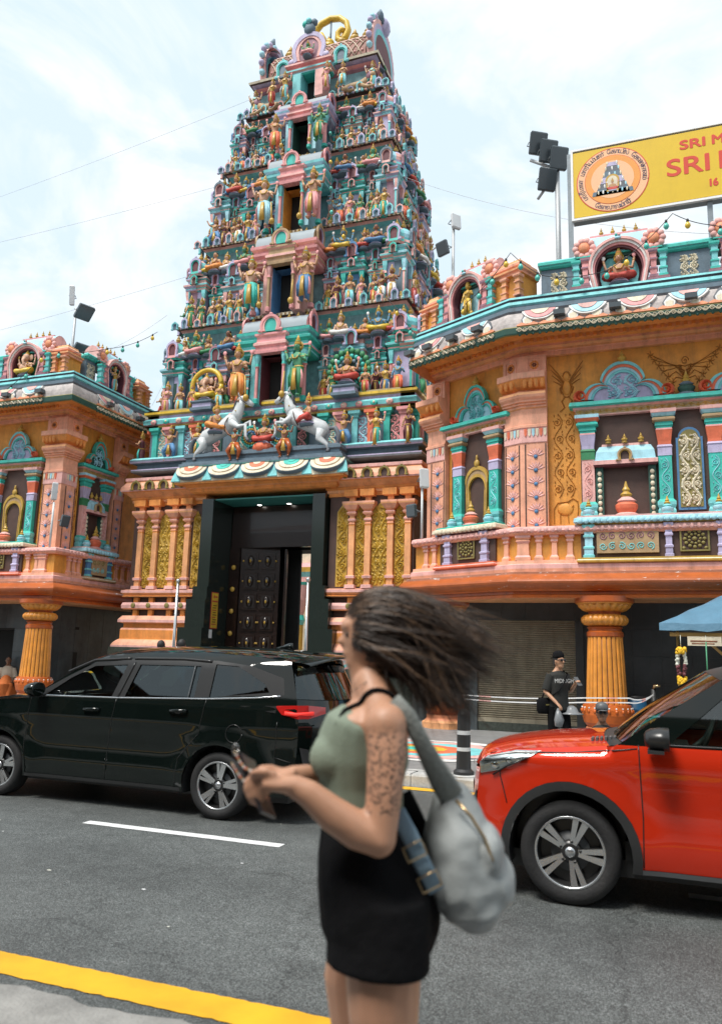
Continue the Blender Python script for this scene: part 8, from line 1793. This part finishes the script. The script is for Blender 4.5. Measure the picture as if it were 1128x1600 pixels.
for x, y in ((1.5, -.25), (-1.3, 1.7), (1.5, 1.7)): MB().tube([(x, y, 0), (x, y, 2.05)], .025, 'woodbar', 8).build('stall_post', stl)
MB().box(-1.2, -.72, -.33, -.31, 1.74, 1.88, 'cream').box(-1.16, -.78, -.335, -.33, 1.80, 1.82, 'groove').box(-1.14, -.82, -.335, -.33, 1.765, 1.78, 'groove').build('stall_notice', stl)
MB().box(-.4, 1.5, .3, 1.2, .7, .76, 'woodbar').build('counter', stl)
def garland(x, top, L, lb, full=True):
    o = thing('garland', lb, 'garland', (x, 13.27, top)); MB().tube([(0, 0, .0), (0, 0, -.18)], .006, 'jasmine', 5).build('cord', o); R2 = random.Random(int(x*100)); m = MB()
    if full:
        for s in (-1, 1):
            for k in range(26):
                t = k/25; m.ball((s*(.035+.02*sin(t*pi))+R2.uniform(-.012, .012), R2.uniform(-.02, .02), -.22-(L-.36)*t), .028, 'jasmine' if t < .62 else 'maroon', 6, 4)
        for k in range(30): a = R2.uniform(0, 2*pi); m.ball((.07*cos(a)*R2.random(), .06*sin(a), -.20-.08*R2.random()), .032, 'marigold', 6, 4); m.ball((.05*cos(a), .05*sin(a), -L+.10*R2.random()), .03, 'marigold', 6, 4)
    else:
        m.tube([(0, 0, -.1), (0, 0, -L)], .010, 'greensk', 6)
        for k in range(10): m.ball((R2.uniform(-.02, .02), R2.uniform(-.02, .02), -L+.06*R2.random()), .03, 'greensk', 6, 4)
    m.build('flowers', o)
garland(.30, 2.05, .74, 'yellow and white flower garland hanging under the blue stall roof'); garland(.66, 2.05, .72, 'thin green strand hanging beside the flower garland', False)
bl = thing('barrel', 'blue plastic drum beside the right fluted column', 'barrel', (-.48, 16.05, .15)); MB().lathe([(.20, 0), (.21, .03), (.21, .25), (.225, .27), (.21, .29), (.21, .58), (.225, .60), (.21, .62), (.2, .80), (.17, .82)], 24, 'barrelblue').build('drum', bl); MB().lathe([(.205, .80), (.205, .84), (.02, .85)], 24, 'plastic').build('lid', bl)
hk = thing('standpipe', 'dark post with a brass tap behind the windscreen of the red car', 'standpipe', (-.14, 15.4, .15)); MB().tube([(0, 0, 0), (0, 0, 1.0)], .045, 'plastic', 8).build('post', hk); MB().tube([(0, 0, .98), (.02, -.05, 1.06), (.12, -.08, 1.06)], [.03, .03, .02], 'brass', 8).build('tap', hk)
tg = MB(); 
for k, z in enumerate((.86, .94)):
    pts = sagline((-3.9, 15.9, z-.06), (-1.35, 15.22, z), .04, 10)+sagline((-1.35, 15.22, z), (-.55, 15.22, z+.03), 0, 4)[1:]+sagline((-.55, 15.22, z+.03), (-.14, 15.34, 1.05), .06, 6)[1:]
    for i in range(len(pts)-1):
        a = Vector(pts[i]); b = Vector(pts[i+1]); tg.add([tuple(a), tuple(b), tuple(b+Vector((0, .0, .022))), tuple(a+Vector((0, .0, .022)))], [(0, 1, 2, 3)], 'rose' if i % 5 == 2 else 'signwhite')
tag(tg.build('barrier_tape'), 'red and white barrier tape tied round the right column', 'tape')
o = MB().box(-.07, .07, -.004, .004, 0, .22, 'signwhite').build('paper_notice', None, (XG-1.448, 18.22, 1.95), pi/2); tag(o, 'small white paper notice under the yellow notice on the door jamb', 'notice')
# litter on the road
R3 = random.Random(5); m = MB()
for k in range(26):
    x, y = R3.uniform(-6, 2.5), R3.uniform(3.7, 9.4); r = R3.uniform(.004, .012); a = R3.uniform(0, 6)
    m.add([(x+r*cos(a+q)*1.6, y+r*sin(a+q), .0045+.001*(q > 2)) for q in (0, 1.4, 2.6, 4, 5.1)], [(0, 1, 2, 3, 4)], R3.choice(['signwhite', 'jasmine', 'woodbar']))
o = m.build('litter'); o['kind'] = 'stuff'; tag(o, 'tiny pale scraps scattered on the asphalt', 'litter')
